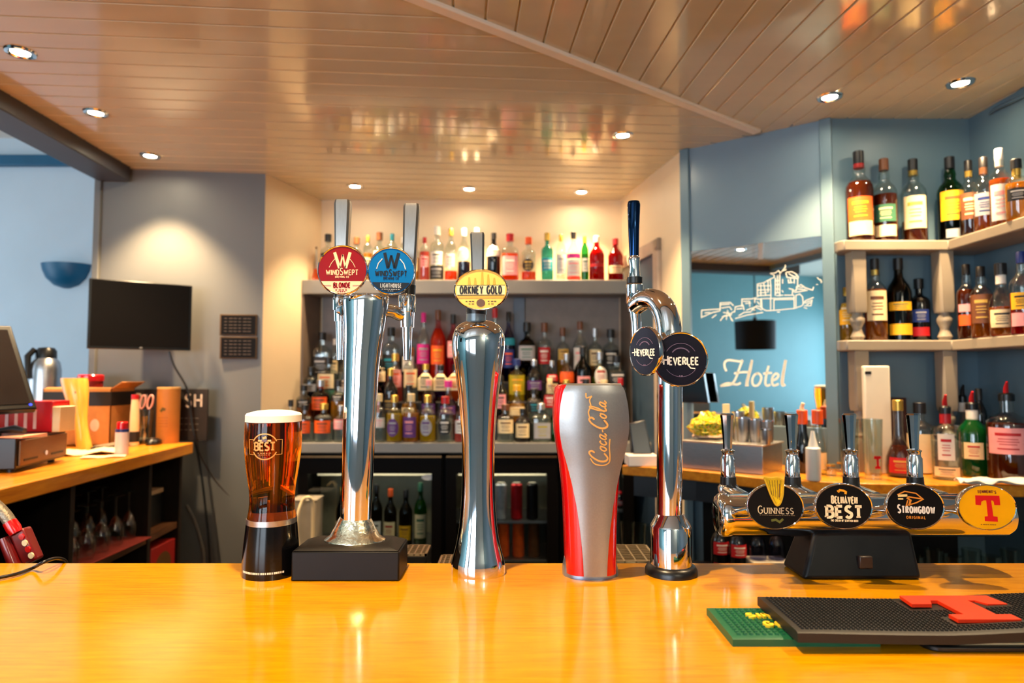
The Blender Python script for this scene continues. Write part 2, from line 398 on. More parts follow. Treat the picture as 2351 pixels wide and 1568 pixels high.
for i, (ax, p, q, z0, z1) in enumerate((('y', -4.75, -3.25, .75, 2.5), ('x', 1.7, 4.0, .7, 2.6), ('y', -2.8, -.8, .75, 2.5))):
    o = bpy.data.objects.new('window_%d' % (i + 1), None); C.objects.link(o)
    c = (-5.0, (p + q) / 2, (z0 + z1) / 2) if ax == 'x' else ((p + q) / 2, -3.2, (z0 + z1) / 2)
    o.location = c; tag(o, ('narrower window of the rear wall', 'tall window in the outer wall beyond the hatch', 'wider window of the rear wall')[i], 'window', None, 'structure')
    w, h = (q - p) / 2, (z1 - z0) / 2
    fr = MB(); gl = MB()
    def wb(mb, a, b, za, zb, t0, t1):
        if ax == 'x': mb.box(t0, t1, a, b, za, zb)
        else: mb.box(a, b, t0, t1, za, zb)
    for a, b, za, zb in ((-w, -w + .05, -h, h), (w - .05, w, -h, h), (-w, w, -h, -h + .05), (-w, w, h - .05, h), (-.02, .02, -h, h), (-w, w, -.02, .02)):
        wb(fr, a, b, za, zb, -.075, -.025)
    wb(gl, -w, w, -h, h, -.056, -.05)
    fr.build('window_frame', TRIMW, o, smooth=False); gl.build('window_pane', PANE, o, smooth=False)

# hatch: low wall with a ledge, opening above, grey beam under the ceiling
B0 = PZ(0, 205, CEIL); bdir = (GL - B0).normalized(); bn = Vector((-bdir.y, bdir.x, 0))
q0 = B0 - bdir * 2.3; q1 = Vector((GL.x, GL.y, CEIL)) - bdir * .002
mb = MB(); bt = CEIL + .35
for a, b in ((q0, q1),):
    for lo, hi, off0, off1 in ((CEIL - .075, bt, 0, .17),):
        mb.prism([tuple((a + bn * off0)[:2]), tuple((b + bn * off0)[:2]), tuple((b + bn * off1)[:2]), tuple((a + bn * off1)[:2])], lo, hi)
struct('beam_hatch', mb, BEAM, 'dark grey boxed beam over the hatch opening', 'beam', bevel=.006)
HL = -2.46
struct('wall_hatch', MB().box(HL - .12, HL, .9, GL.y + .0, 0, 1.245), GREY_WALL, 'low wall under the hatch opening behind the till counter', 'wall', smooth=False)
struct('trim_hatch_ledge', MB().box(HL - .24, HL + .02, .9, GL.y, 1.245, 1.275), TRIMW, 'pale ledge on top of the low hatch wall', 'ledge', bevel=.004)
struct('trim_jamb', MB().box(gx0 - .035, gx0, GL.y - .01, GL.y + .12, 0, CEIL), GREY_WALL, 'narrow grey upright trim closing the end of the grey wall', 'trim', bevel=.004)
# teal rail on the far wall
r0 = P(-60, 384, FARY); r1 = P(300, 360, FARY)
struct('trim_picture_rail', MB().box(-5.0, gx0 + .2, FARY - .05, FARY, r0.z, r1.z), TEAL, 'dark teal rail high on the far pale blue wall', 'rail', bevel=.006)
struct('ceiling_public', MB().box(-5.1, XR + .1, -3.3, .55, ZT - .02, ZT + .05).box(-5.1, q0.x + .03, .55, 4.5, ZT - .02, ZT + .05), TRIMW, 'white plain ceiling of the public room', 'ceiling', smooth=False)
struct('trim_fascia', MB().box(q0.x + .0, XR, .5, .56, CEIL - .05, ZT), BLUE, 'blue downstand where the boarded ceiling ends above the bar', 'fascia', smooth=False)

# boarded ceiling: two fields of grooved boards meeting at a white strip
T0 = PZ(975, 0, CEIL); T1 = PZ(1738, 300, CEIL)
td = (T1 - T0).normalized(); tn = Vector((-td.y, td.x, 0))
ang = math.atan2(0.08, 1.0)
def boards(direction, keep, name, lab):
    d = Vector((math.cos(direction), math.sin(direction), 0)); e = Vector((-d.y, d.x, 0)); w = 0.1; mb = MB()
    o = Vector((0, 2.2, 0))
    prof = [(0, .007), (.005, 0), (.03, -.00006), (.055, -.00008), (.08, -.00006), (.095, 0), (.1, .007)]
    for i in range(-46, 46):
        pts = [o + e * (i * w + a) + Vector((0, 0, CEIL + b)) for a, b in prof]
        mb.add([p - d * 5 for p in pts] + [p + d * 5 for p in pts], [(k, k + 1, k + 8, k + 7) for k in range(6)])
    me = bpy.data.meshes.new(name); me.from_pydata(mb.v, [], mb.f); bm = bmesh.new(); bm.from_mesh(me)
    bmesh.ops.remove_doubles(bm, verts=bm.verts, dist=1e-5)
    def cut(pt, nrm):
        bmesh.ops.bisect_plane(bm, geom=bm.verts[:] + bm.edges[:] + bm.faces[:], plane_co=pt, plane_no=nrm, clear_outer=True)
    cut(T0, tn * keep)
    cut((0, .5, 0), (0, -1, 0)); cut((XR, 0, 0), (1, 0, 0)); cut((0, NBY + .02, 0), (0, 1, 0)); cut(B0 + bn * .05, bn)
    bmesh.ops.recalc_face_normals(bm, faces=bm.faces)
    for f in bm.faces:
        if f.normal.z > 0: f.normal_flip()
    bm.to_mesh(me); bm.free()
    for p in me.polygons: p.use_smooth = True
    me.set_sharp_from_angle(angle=R(25))
    me.materials.append(CEILM); ob = bpy.data.objects.new(name, me); C.objects.link(ob)
    tag(ob, lab, 'ceiling', None, 'structure')
boards(ang, -1, 'ceiling_left', 'gloss cream ceiling boards running crosswise over the bottle niche')
boards(PI / 2 + math.atan(.083), 1, 'ceiling_right', 'gloss cream ceiling boards running towards the mirror wall')
struct('ceiling_void', MB().box(q0.x - .05, XR, .5, NBY + .1, CEIL + .03, CEIL + .06), TRIMW, 'plain board above the lined ceiling', 'ceiling', smooth=False)
a, b = T0 - td * 1.6, T1
struct('trim_ceiling_strip', MB().prism([tuple((a - tn * .02)[:2]), tuple((b - tn * .02)[:2]), tuple((b + tn * .02)[:2]), tuple((a + tn * .02)[:2])], CEIL - .014, CEIL + .002), mat('bright_white_strip', (245, 232, 212), .3, var=.03), 'white joint strip crossing the boarded ceiling at an angle', 'strip', bevel=.004)

# doorway in the niche side wall
wd = Vector((MA.x - NC.x, MA.y - NBY, 0)).normalized(); wnn = Vector((-wd.y, wd.x, 0))
if wnn.x > 0: wnn = -wnn
pw = Vector((NC.x, NBY, 0))
D1 = PPL(1518, 545, pw, wnn); D0 = PPL(1450, 600, pw, wnn)
def alongw(p): return (Vector((p.x, p.y, 0)) - pw).dot(wd)
d1 = alongw(D1); d0 = d1 - .72; dz = D1.z
mbf = MB(); mbd = MB()
def wbox(mb, a, b, t0, t1, z0, z1):
    q = [pw + wd * a + wnn * t0, pw + wd * b + wnn * t0, pw + wd * b + wnn * t1, pw + wd * a + wnn * t1]
    mb.prism([tuple(k[:2]) for k in q], z0, z1)
wbox(mbf, d1 - .075, d1, 0, .022, 0, dz); wbox(mbf, d0, d0 + .075, 0, .022, 0, dz); wbox(mbf, d0, d1, 0, .022, dz - .075, dz)
wbox(mbd, d0 + .075, d1 - .075, 0, .008, 0, dz - .075)
o = thing('door_1', (0, 0, 0), 'dark blue grey door in the cream side wall of the niche', 'door'); o['kind'] = 'structure'
mbd.build('door_leaf', mat('door_blue_grey', (62, 82, 100), .4), o, smooth=False); mbf.build('door_frame', mat('door_frame_taupe', (188, 166, 146), .45), o, bevel=.004)

# mirror wall: painted frame with a panel above the mirror
mdv = Vector((MC.x - MA.x, MC.y - MA.y, 0)); ML = mdv.length; mdv.normalize(); mn = Vector((mdv.y, -mdv.x, 0))
mp0 = Vector((MA.x, MA.y, 0))
def mpt(s, z, d=0.0): return mp0 + mdv * s + mn * d + Vector((0, 0, z))
def mbox(mb, a, b, t0, t1, z0, z1):
    mb.prism([tuple((mp0 + mdv * a + mn * t)[:2]) for a, t in ((a, t0), (b, t0), (b, t1), (a, t1))], z0, z1)
def MS(u, v):
    p = PPL(u, v, mp0, mn); return ((Vector((p.x, p.y, 0)) - mp0).dot(mdv), p.z)
s0 = MS(1587, 600)[0]; s1 = MS(1890, 600)[0]; zt = MS(1735, 307)[1]; zm = (MS(1588, 573)[1] + MS(1890, 546)[1]) / 2; zb = MS(1735, 975)[1]
mb = MB(); mbox(mb, 0, s0, 0, .02, 0, CEIL); mbox(mb, s1, ML, 0, .02, 0, CEIL); mbox(mb, s0, s1, 0, .02, zt, CEIL)
mbox(mb, s0, s1, 0, .02, 1.0, zb)
struct('trim_mirror_frame', mb, BLUE, 'blue painted flat frame round the mirror and its upper panel', 'frame', bevel=.004)
mb = MB(); mbox(mb, s0, s1, 0, .004, zm, zt)
struct('trim_panel', mb, mat('blue_panel_paint', (118, 142, 158), .3, var=.04, scale=4), 'flat blue painted panel between the mirror and the ceiling', 'panel', smooth=False)
o = thing('mirror', mpt((s0 + s1) / 2, zb), 'large wall mirror with a white etched castle and the word Hotel', 'mirror')
mb = MB(); mbox(mb, s0, s1, .001, .008, zb, zm - .002); mb.build('mirror_glass', MIRROR, o, smooth=False, at=o.location)
def mfn(x, y, d): return mpt(x, y, .008 + d) - Vector(o.location)
ETCH = mat('etched_white', (236, 236, 226), .6, var=.03, spec=.2)
def etch(name, strokes, t, conv, smooth):
    mb = MB()
    for k in strokes:
        pts = [MS(*conv(*q)) for q in k]
        if smooth and len(pts) > 2: pts = spline(pts, 5)
        ribbon(mb, pts, t, mfn, 0, .0006)
    return mb.build(name, ETCH, o, smooth=False)
cz = lambda x, y: (1540 + x / 3.4075, 520 + y / 3.4075)
etch('lettering', [
    [(440, 1132), (426, 1098), (428, 1062), (455, 1046), (500, 1050), (548, 1056), (568, 1046)],
    [(566, 1048), (545, 1100), (512, 1190), (480, 1232), (440, 1242), (392, 1248)], [(392, 1248), (450, 1226), (520, 1236), (552, 1222)],
    [(640, 1044), (622, 1120), (600, 1210), (594, 1250)], [(640, 1050), (628, 1120), (606, 1210), (606, 1250)], [(500, 1150), (560, 1140), (628, 1140)],
    [(690, 1150), (660, 1160), (642, 1200), (650, 1240), (680, 1244), (705, 1215), (712, 1175), (692, 1150), (670, 1152)],
    [(770, 1090), (752, 1160), (744, 1220), (756, 1246), (784, 1236)], [(728, 1152), (760, 1146), (796, 1146)],
    [(800, 1204), (832, 1190), (846, 1164), (826, 1150), (802, 1176), (796, 1216), (810, 1244), (848, 1230)],
    [(900, 1044), (886, 1120), (872, 1210), (880, 1244), (900, 1236)], [(906, 1044), (892, 1120), (880, 1210), (884, 1240)]], .0092, cz, True)
cc = lambda x, y: (1600 + x / 7.837, 590 + y / 7.837)
castle = [
    [(95, 960), (95, 1100)], [(95, 960), (240, 950), (420, 940)], [(110, 1080), (300, 1000), (430, 970)], [(150, 1010), (250, 1000)], [(280, 1100), (360, 1040)],
    [(430, 960), (430, 830), (610, 820), (670, 880)], [(430, 860), (600, 850)], [(450, 920), (600, 900), (640, 960)], [(480, 1000), (620, 1020), (680, 980)],
    [(430, 1150), (500, 1060), (560, 1050)], [(540, 1130), (560, 960), (640, 1150)], [(580, 1030), (660, 1160)], [(460, 1080), (640, 1040)],
    [(690, 1000), (700, 900), (840, 870), (860, 960)], [(720, 940), (830, 930)], [(700, 1110), (900, 1050), (1200, 1000)], [(760, 1060), (860, 1000), (980, 990)],
    [(820, 900), (820, 760), (1000, 755), (1080, 735)], [(840, 800), (960, 800), (960, 900)], [(880, 840), (980, 830)], [(900, 960), (1060, 900), (1180, 960)], [(1000, 940), (1060, 960)],
    [(1050, 830), (1050, 760), (1160, 760), (1160, 920)], [(1090, 800), (1140, 860)], [(980, 980), (1080, 880), (1180, 900)],
    [(1170, 740), (1180, 930), (1260, 970), (1480, 955), (1760, 930), (1900, 880)], [(1190, 750), (1330, 750), (1770, 740)], [(1335, 740), (1335, 950)], [(1395, 770), (1395, 945)], [(1395, 770), (1750, 765)],
    [(1755, 700), (1760, 930)], [(1790, 690), (1790, 920)], [(1790, 690), (1860, 670), (1910, 720), (1920, 860)],
    [(1100, 730), (1100, 490), (1210, 470), (1330, 400), (1335, 500)], [(1110, 520), (1330, 520)], [(1110, 600), (1320, 590)], [(1130, 650), (1270, 640)], [(1110, 700), (1330, 690)], [(1210, 470), (1250, 700)], [(1340, 500), (1340, 740)], [(1160, 500), (1160, 690)], [(1290, 430), (1290, 640)],
    [(1330, 400), (1400, 370), (1400, 330), (1330, 300), (1420, 290), (1480, 250), (1510, 300)], [(1420, 380), (1420, 700)], [(1500, 310), (1500, 710)],
    [(1430, 430), (1490, 430)], [(1430, 500), (1490, 500)], [(1430, 580), (1490, 580)], [(1420, 650), (1500, 650)], [(1460, 330), (1460, 640)], [(1440, 700), (1560, 690)],
    [(1510, 290), (1560, 240), (1600, 190), (1600, 150)], [(1560, 250), (1620, 230)], [(1610, 290), (1630, 370), (1720, 380), (1830, 390)], [(1610, 280), (1720, 270), (1790, 310), (1840, 380)], [(1660, 300), (1740, 350), (1800, 360)], [(1820, 390), (1820, 560)],
    [(1550, 400), (1550, 480)], [(1540, 600), (1560, 640)], [(1650, 400), (1660, 470), (1740, 460)], [(1690, 390), (1700, 460)], [(1760, 400), (1760, 480)],
    [(1660, 570), (1740, 590), (1720, 690)], [(1720, 620), (1800, 600), (1800, 540), (1880, 500), (1960, 560), (2090, 600), (2110, 540)], [(1820, 580), (1960, 590)], [(1760, 640), (1900, 620), (2000, 600)], [(1840, 540), (1920, 550)], [(1580, 690), (1760, 690)],
    [(1900, 880), (1960, 790), (2110, 730)], [(1950, 830), (2080, 780), (2060, 880), (1940, 880)], [(1980, 860), (2060, 820)], [(1930, 910), (1990, 930)], [(1450, 990), (1500, 995)]]
etch('castle_etching', castle, .0034, cc, False)
etch('bird_etching', [[(2150, 500), (2190, 500)], [(2170, 370), (2210, 410), (2260, 440)], [(2230, 400), (2250, 470)]], .0028, cc, False)

# pendant lamp of the public room (seen in the mirror)
c = MS(1735, 770); mc = mpt(c[0], c[1]); dv = ray(1735, 770).normalized(); rv = dv - mn * 2 * dv.dot(mn)
lp = mc + rv * 4.3
o = thing('pendant_lamp', (lp.x, lp.y, lp.z), 'black drum pendant lamp reflected in the etched mirror', 'lamp')
MB().lathe([(.205, -.15), (.21, .15)], n=40, cap=False).lathe([(.201, -.15), (.206, .15)], n=40, cap=False).build('shade', BLACK_MATT, o)
topz = (ZT - .02 if lp.y < .5 or lp.x < q0.x else CEIL) - lp.z
MB().cyl((0, 0, .1), (0, 0, topz), .006).build('cord', BLACK, o)
MB().cyl((0, 0, topz - .03), (0, 0, topz), .05).build('ceiling_rose', BLACK, o)
MB().cyl((0, 0, .12), (0, 0, .19), .022).lathe([(.02, .06), (.203, .14), (.203, .146), (.02, .066)], n=24).build('fitting', BLACK, o)

# ------------------------------------------------------------------ downlights
LENS = mat('lit_lamp_lens', (255, 236, 200), .3, emit=200.0, var=.0)
def downlight(proto, u, v, label, power):
    p = PZ(u, v, CEIL) if v is not None else Vector(u)
    if proto is None:
        o = thing('downlight', (p.x, p.y, CEIL), label, 'ceiling light', 0, 'recessed ceiling downlights')
        MB().lathe([(.027, .0), (.028, -.004), (.036, -.008), (.046, -.006), (.049, .0)], n=36, cap=False).build('trim_ring', CHROME, o)
        MB().lathe([(.0278, -.003), (.0278, -.0005)], n=32).build('lens', LENS, o)
    else:
        o = dup(proto, (p.x, p.y, CEIL), 0, label)
    l = bpy.data.lights.new('downlight_beam', 'SPOT'); l.energy = power; l.color = WARM; l.spot_size = R(92); l.spot_blend = .7; l.shadow_soft_size = .03
    lo = bpy.data.objects.new('downlight_beam', l); C.objects.link(lo); lo.parent = o; lo.location = (0, 0, -.02)
    return o
DL = [(47, 119, 'lit ceiling downlight nearest the counter above the till', 1), (220, 258, 'lit ceiling downlight in the middle of the row along the beam', 1), (345, 357, 'lit ceiling downlight nearest the grey wall', 2.1),
      (1430, 310, 'lit ceiling downlight in front of the niche beside the angled joint strip', .9), (815, 427, 'lit niche downlight nearest the grey wall', .5), (1077, 433, 'lit niche downlight above the middle of the upper shelf', .5),
      (1335, 440, 'lit niche downlight nearest the mirror wall', .5), (1905, 222, 'lit ceiling downlight above the mirror end of the corner shelves', 1.0), (2205, 190, 'lit ceiling downlight nearest the blue side wall', .9)]
DL += [((-1.25, 1.35, CEIL), None, 'lit downlight over the till end of the bar counter', .7), ((-.28, .92, CEIL), None, 'lit downlight over the middle of the bar counter', 1.5), ((1.15, 1.25, CEIL), None, 'lit downlight over the mat end of the bar counter', .7)]
pr = None
for u, v, lab, k in DL:
    d_ = downlight(pr, u, v, lab, SPOT_W * k); pr = pr or d_

# unseen globe lamp, added to throw a streak onto tower and bar top
o = thing('added_globe_lamp', (1.5, -2.6, 2.74), 'added unseen globe lamp for the bar top streak, near the rear windows', 'lamp')
MB().lathe([(.13 * math.sin(PI * i / 16), -.13 * math.cos(PI * i / 16)) for i in range(1, 16)], n=28).build('globe', mat('added_globe_glass', (255, 238, 206), .3, emit=70.0, var=.0), o)
MB().cyl((0, 0, .125), (0, 0, .17), .03).build('fitting', BLACK, o); MB().cyl((0, 0, .17), (0, 0, ZT - .021 - 2.74), .005).build('cord', BLACK, o)

# ------------------------------------------------------------------ the bar counter
BZ = 1.1
BACKY = PZ(1175, 1291, BZ).y
o = thing('bar_counter', (0, .9, 0), 'long orange oak bar counter in the foreground', 'bar counter')
MB().box(-2.3, XR - .01, .42, BACKY, BZ - .04, BZ).build('bar_top', BAR_WOOD, o, bevel=.006, seg=3, at=o.location)
MB().box(-2.2, XR - .02, .62, BACKY - .03, 0, BZ - .04).build('bar_front', DARK_WOOD, o, smooth=False, at=o.location)

FY = 1.238                                    # depth of the row of beer fonts on the bar
def fx(u, Y=FY): return P(u, 1100, Y).x
def fz(v, Y=FY): return P(CX, v, Y).z - BZ   # height above the bar top
def prof(rows, Y=FY, base=None):
    """picture rows (v, half width) -> lathe profile from the bar top upwards"""
    return [(px(h, Y), max(0.0, fz(v, Y))) for v, h in rows]
def badge_plate(parent, c, rx, ry, nrm, mface, rim, depth=.022, name='badge', cup=True, n=48):
    """round or oval lens: metal cup, printed face; returns the face object and its drawing plane"""
    nrm = Vector(nrm).normalized(); ey = Vector((0, 0, 1)) - nrm * nrm.z; ey.normalize(); ex = ey.cross(nrm)
    c = Vector(c)
    ring = MB().loft([[c + (ex * math.cos(2 * PI * j / n) * rx * k + ey * math.sin(2 * PI * j / n) * ry * k) + nrm * d for j in range(n)]
                      for k, d in ((.55, -depth * 1.5), (.9, -depth), (1.0, -depth * .4), (1.0, 0), (.965, .0025), (.93, .0008))])
    ring.build(name + '_rim', rim, parent)
    face = MB().disc(c, ex, ey, nrm, rx * .94, ry * .94, -.001, .0012, n).build(name + '_face', mface, parent)
    return face, flat(c + nrm * .0012, ex, ey, nrm), ex, ey, nrm, c

# ---- pint-shaped glass of ale
gx = fx(626); o = thing('beer_glass', (gx, FY, BZ), 'tall glass of amber ale with white head and black base beside the tower box', 'beer glass')
GP = [(1306, 62), (1290, 62), (1250, 59.5), (1212, 56), (1200, 55)]
UP = [(1198, 54), (1188, 53.5), (1170, 50), (1150, 48.5), (1135, 49), (1115, 51), (1090, 55), (1060, 59), (1035, 61.5), (1010, 62.5), (985, 62), (968, 61.5)]
bp_ = prof(GP); bp_[0] = (bp_[0][0] * .98, 0.0)
MB().lathe(bp_, n=48).build('base', mat('black_gloss_base', (6, 6, 8), .16, spec=.35), o)
MB().lathe([(px(54.6, FY), fz(1199)), (px(54.6, FY), fz(1186.5))], n=48).build('band', STEEL, o)
beer = bpy.data.materials.new('amber_ale'); nn_, ll_, bb_ = nodes(beer)
bb_.inputs['Transmission Weight'].default_value = 1.0; bb_.inputs['IOR'].default_value = 1.34; bb_.inputs['Roughness'].default_value = 0.0
nz_ = nn_.new('ShaderNodeTexNoise'); nz_.inputs['Scale'].default_value = 40; rp_ = nn_.new('ShaderNodeValToRGB')
rp_.color_ramp.elements[0].color = lin((192, 76, 7)); rp_.color_ramp.elements[1].color = lin((218, 104, 14))
ll_.new(nz_.outputs['Fac'], rp_.inputs['Fac']); ll_.new(rp_.outputs['Color'], bb_.inputs['Base Color'])
MB().lathe([(px(h, FY), fz(v)) for v, h in UP], n=56).build('ale', beer, o)
FOAM = mat('beer_foam', (246, 240, 228), .8, var=.04, scale=90, bump=.15)
MB().lathe([(px(61.4, FY), fz(967)), (px(61.2, FY), fz(952)), (px(58, FY), fz(948)), (px(40, FY), fz(943)), (px(15, FY), fz(941))], n=48).build('foam', FOAM, o)
def rad_at(p, z):
    for (r0_, z0_), (r1_, z1_) in zip(p, p[1:]):
        if min(z0_, z1_) <= z <= max(z0_, z1_): return r0_ + (r1_ - r0_) * ((z - z0_) / (z1_ - z0_) if z1_ != z0_ else 0)
    return p[-1][0] if z > p[-1][1] else p[0][0]
upz = [(px(h, FY), fz(v)) for v, h in UP]
def around(pr_, zc, yaw=0.0):
    def fn(x, y, d):
        r = rad_at(pr_, zc + y) + d; a = x / rad_at(pr_, zc) + yaw
        return Vector((r * math.sin(a), -r * math.cos(a), zc + y))
    return fn
k = px(1, FY)
mb = MB(); fn = around(upz, fz(1019), .05)
text(mb, 'BEST', 0, -8 * k, 17 * k, 3.6 * k, fn, .86, gap=3.2 * k, serif=3.0 * k, d0=.0003, d1=.001)
for sgn in (1, -1):
    ribbon(mb, [(x * k, y * k * sgn) for x, y in arc(0, 2, 27, 26, 158, 22, 15)], 2.6 * k, fn, .0003, .001)
for sgn in (1, -1):
    ribbon(mb, [(sgn * q[0] * k, q[1] * k) for q in ((24, 15), (37, 15), (37, -17), (24, -18))], 1.2 * k, fn, .0003, .001)
ribbon(mb, [(-14 * k, 13 * k), (14 * k, 13 * k)], 4 * k, fn, .0003, .001); ribbon(mb, [(-4 * k, 18 * k), (4 * k, 21 * k)], 5 * k, fn, .0003, .001)
dashes(mb, 0, -14 * k, 30 * k, 1.4 * k, fn); dashes(mb, 0, -18 * k, 26 * k, 1.2 * k, fn)
mb.build('lettering', mat('gold_glass_print', (214, 160, 84), .4, .2), o)
bpz = [(r, z) for r, z in bp_]
mb = MB(); fn = around(bpz, fz(1299), 0); dashes(mb, 0, 0, 100 * k, 4.2 * k, fn, 22, .0003, .001)
mb.build('base_lettering', PRINT_W, o)

# ---- tall tower with two round badges on a black box
bxc = P(807, 1290, 1.235); o = thing('ale_tower', (bxc.x, 1.235, BZ), 'tall chrome beer tower with red and blue round badges on a black box', 'beer tower')
L0 = o.location.copy()
def loc(u, v, Y): return P(u, v, Y) - L0
bw = px(122, 1.19)
zb1 = P(CX, 1266, 1.19).z - BZ
MB().box(-bw, bw, -.047, .047, 0, zb1).hexa([(-bw, -.047, zb1), (bw, -.047, zb1), (bw, .047, zb1), (-bw, .047, zb1)],
    [(-bw * .72, -.034, zb1 + .009), (bw * .72, -.034, zb1 + .009), (bw * .72, .036, zb1 + .009), (-bw * .72, .036, zb1 + .009)]).build('box_base', mat('black_box_paint', (13, 10, 8), .5, var=.25, spec=.25), o, bevel=.003)
Yc = 1.235; cu = 815
MB().lathe([(px(70, Yc), zb1 + .007), (px(69, Yc), zb1 + .011), (px(56, Yc), fz(1228, Yc)), (px(45, Yc), fz(1207, Yc)), (px(38, Yc), fz(1192, Yc)), (px(35, Yc), fz(1187, Yc))], ((P(cu, 1200, Yc) - L0).x, 0, 0), 40, 1, .62).build('cone_base', CHROME_OLD, o)
rows = [(1190, 783, 852), (1100, 785, 856), (1000, 787, 861), (900, 789.5, 867), (850, 790, 870), (800, 790.5, 876), (770, 791, 881), (740, 790, 886), (715, 789, 890), (695, 788, 893), (684, 788, 894), (679, 792, 890)]
mb = MB(); rings = []
for v, a, b in rows:
    cxp = (a + b) / 2; h = px((b - a) / 2, Yc); cc_ = loc(cxp, v, Yc)
    rings.append([(cc_.x + h * math.cos(2 * PI * j / 44), .72 * h * math.sin(2 * PI * j / 44), cc_.z) for j in range(44)])
mb.loft(rings).build('column', CHROME, o)
def tap(parent, u, vb, vt, vs, Yt, wb, wsp, nm='tap'):
    a = loc(u, vb, Yt); b = loc(u, vt, Yt); s_ = loc(u, vs, Yt)
    MB().tube([a, a + (b - a) * .45, a + (b - a) * .46, b - Vector((0, 0, .004)), b], [wb * .8, wb * .86, wb, wb, wb * .9], 24).build(nm + '_body', CHROME, parent)
    MB().tube([a, a + (s_ - a) * .3, s_], [wsp, wsp * .95, wsp * .72], 20).build('spout', CHROME, parent)
    return a, b
def handle(parent, u0, v0, w0, u1, v1, w1, Yh, dep=.62, L=None):
    a = P(u0, v0, Yh) - L; b = P(u1, v1, Yh) - L; rings = []
    for t in (0, .04, .5, .96, 1):
        p = a + (b - a) * t; w = px((w0 + (w1 - w0) * t) / 2, Yh) * (.9 if t in (0, 1) else 1); dd = w * dep; cst = .72
        rings.append([p + Vector((x * w, y * dd, 0)) for x, y in ((-1, -cst), (-cst, -1), (cst, -1), (1, -cst), (1, cst), (cst, 1), (-cst, 1), (-1, cst))])
    MB().loft(rings).build('tap_handle', HANDLE, parent, ang=20)
Yt = 1.275
tap(o, 780, 738, 682, 826, Yt, px(16, Yt), px(9.5, Yt))
a_, b_ = tap(o, 935, 752, 676, 826, Yt, px(20, Yt), px(12, Yt))
ar = [loc(880, 712, 1.245), loc(900, 714, 1.258), loc(918, 722, 1.27), loc(935, 722, Yt)]
MB().tube(spline([tuple(q) for q in ar], 4), px(15, Yt), 18).build('tap_arm', CHROME, o)
MB().cyl(loc(791, 712, 1.25), loc(780, 712, Yt), px(12, Yt)).build('tap_arm', CHROME, o)
MB().cyl(loc(936, 677, Yt), loc(937, 655, Yt), px(18, Yt)).build('tap_collar', BLACK, o)
MB().cyl(loc(780, 682, Yt), loc(781, 668, Yt), px(14, Yt)).build('tap_collar', BLACK, o)
handle(o, 783, 672, 24, 788, 461, 37, Yt, .8, L0); handle(o, 938, 660, 27, 946, 470, 37, Yt, .8, L0)
# badges
Yb = 1.192
f_, fn, ex, ey, nn0, c0 = badge_plate(o, loc(786, 620, Yb), px(58.5, Yb), px(58.5, Yb), (0, -1, 0), DRED, CHROME, .012, 'red_badge'); k = px(1, Yb)
def seg_plate(mb, fn, r, y0, d0, d1):
    a0 = math.degrees(math.asin(y0 / r)); pts = arc(0, 0, r, r, 180 - a0, 360 + a0, 25)
    mb.add([fn(x, y, d1) for x, y in pts], [tuple(range(25))]); return mb
seg_plate(MB(), fn, 54.6 * k, -26 * k, 0, .0005).build('badge_band', mat('badge_cream', (252, 190, 138), .35, var=.03), f_)
BCREAM = mat('badge_cream', (252, 190, 138))
mb = MB()
for pts, t in ((((-18, 41), (-6, 4)), 7), (((18, 41), (8, 4)), 7), (((-5, 5), (1, 36)), 3.6), (((7, 5), (1, 36)), 3.6)):
    ribbon(mb, [(x * k, y * k) for x, y in pts], t * k, fn, 0, .0006)
for s_ in (1, -1): ribbon(mb, [(x * k * s_, y * k) for x, y in ((17, 26), (25, 16), (30, 6))], 1.2 * k, fn, 0, .0006)
text(mb, 'WINDSWEPT', 0, -11.5 * k, 11.5 * k, 2.0 * k, fn, .74, gap=2.9 * k, big=((4,), 1.35))
text(mb, 'BREWING CO', 0, -18.5 * k, 4.2 * k, .9 * k, fn, .7, gap=1.5 * k)
mb.build('badge_lettering', BCREAM, f_)
mb = MB(); text(mb, 'BLONDE', 0, -41 * k, 11 * k, 2.6 * k, fn, .6, gap=2.7 * k, d0=.0004, d1=.0011)
dashes(mb, 0, -46.5 * k, 30 * k, 1.8 * k, fn, 4, .0004, .0011); dashes(mb, 0, -50.5 * k, 20 * k, 1.4 * k, fn, 4, .0004, .0011)
for s_ in (1, -1): ribbon(mb, [(s_ * 25 * k, -36 * k), (s_ * 45 * k, -36 * k)], .5 * k, fn, .0004, .0011)
mb.build('badge_lettering', DRED, f_)
Yb2 = 1.2
f_, fn, ex, ey, nn0, c0 = badge_plate(o, loc(898, 622, Yb2), px(54.5, Yb2), px(56, Yb2), (.12, -1, 0), mat('badge_blue', (2, 100, 166), .4, var=.04, spec=.12), CHROME, .012, 'blue_badge'); k = px(1, Yb2)
seg_plate(MB(), fn, 50.6 * k, -27 * k, 0, .0005).build('badge_band', mat('badge_navy', (12, 20, 34), .3), f_)
mb = MB(); NAVY = mat('badge_navy', (12, 20, 34))
for pts, t in ((((-15, 42), (-7, 6)), 7), (((17, 42), (8, 6)), 7), (((-7, 6), (0, 36)), 5), (((8, 6), (0, 36)), 5)):
    ribbon(mb, [(x * k, y * k) for x, y in pts], t * k, fn, 0, .0006)
text(mb, 'WINDSWEPT', 0, -12 * k, 11.5 * k, 2.3 * k, fn, .72, gap=2.9 * k, big=((4,), 1.3))
text(mb, 'BREWING CO', 0, -20 * k, 5 * k, 1.0 * k, fn, .7, gap=1.5 * k); mb.build('badge_lettering', NAVY, f_)
mb = MB()
for s_ in (1, -1): ribbon(mb, [(x * k * s_, y * k) for x, y in ((20, 28), (29, 17), (33, 4))], 2.2 * k, fn, 0, .0006)
text(mb, 'LIGHTHOUSE', 0, -39 * k, 9 * k, 1.3 * k, fn, .5, gap=2.4 * k, d0=.0004, d1=.0011)
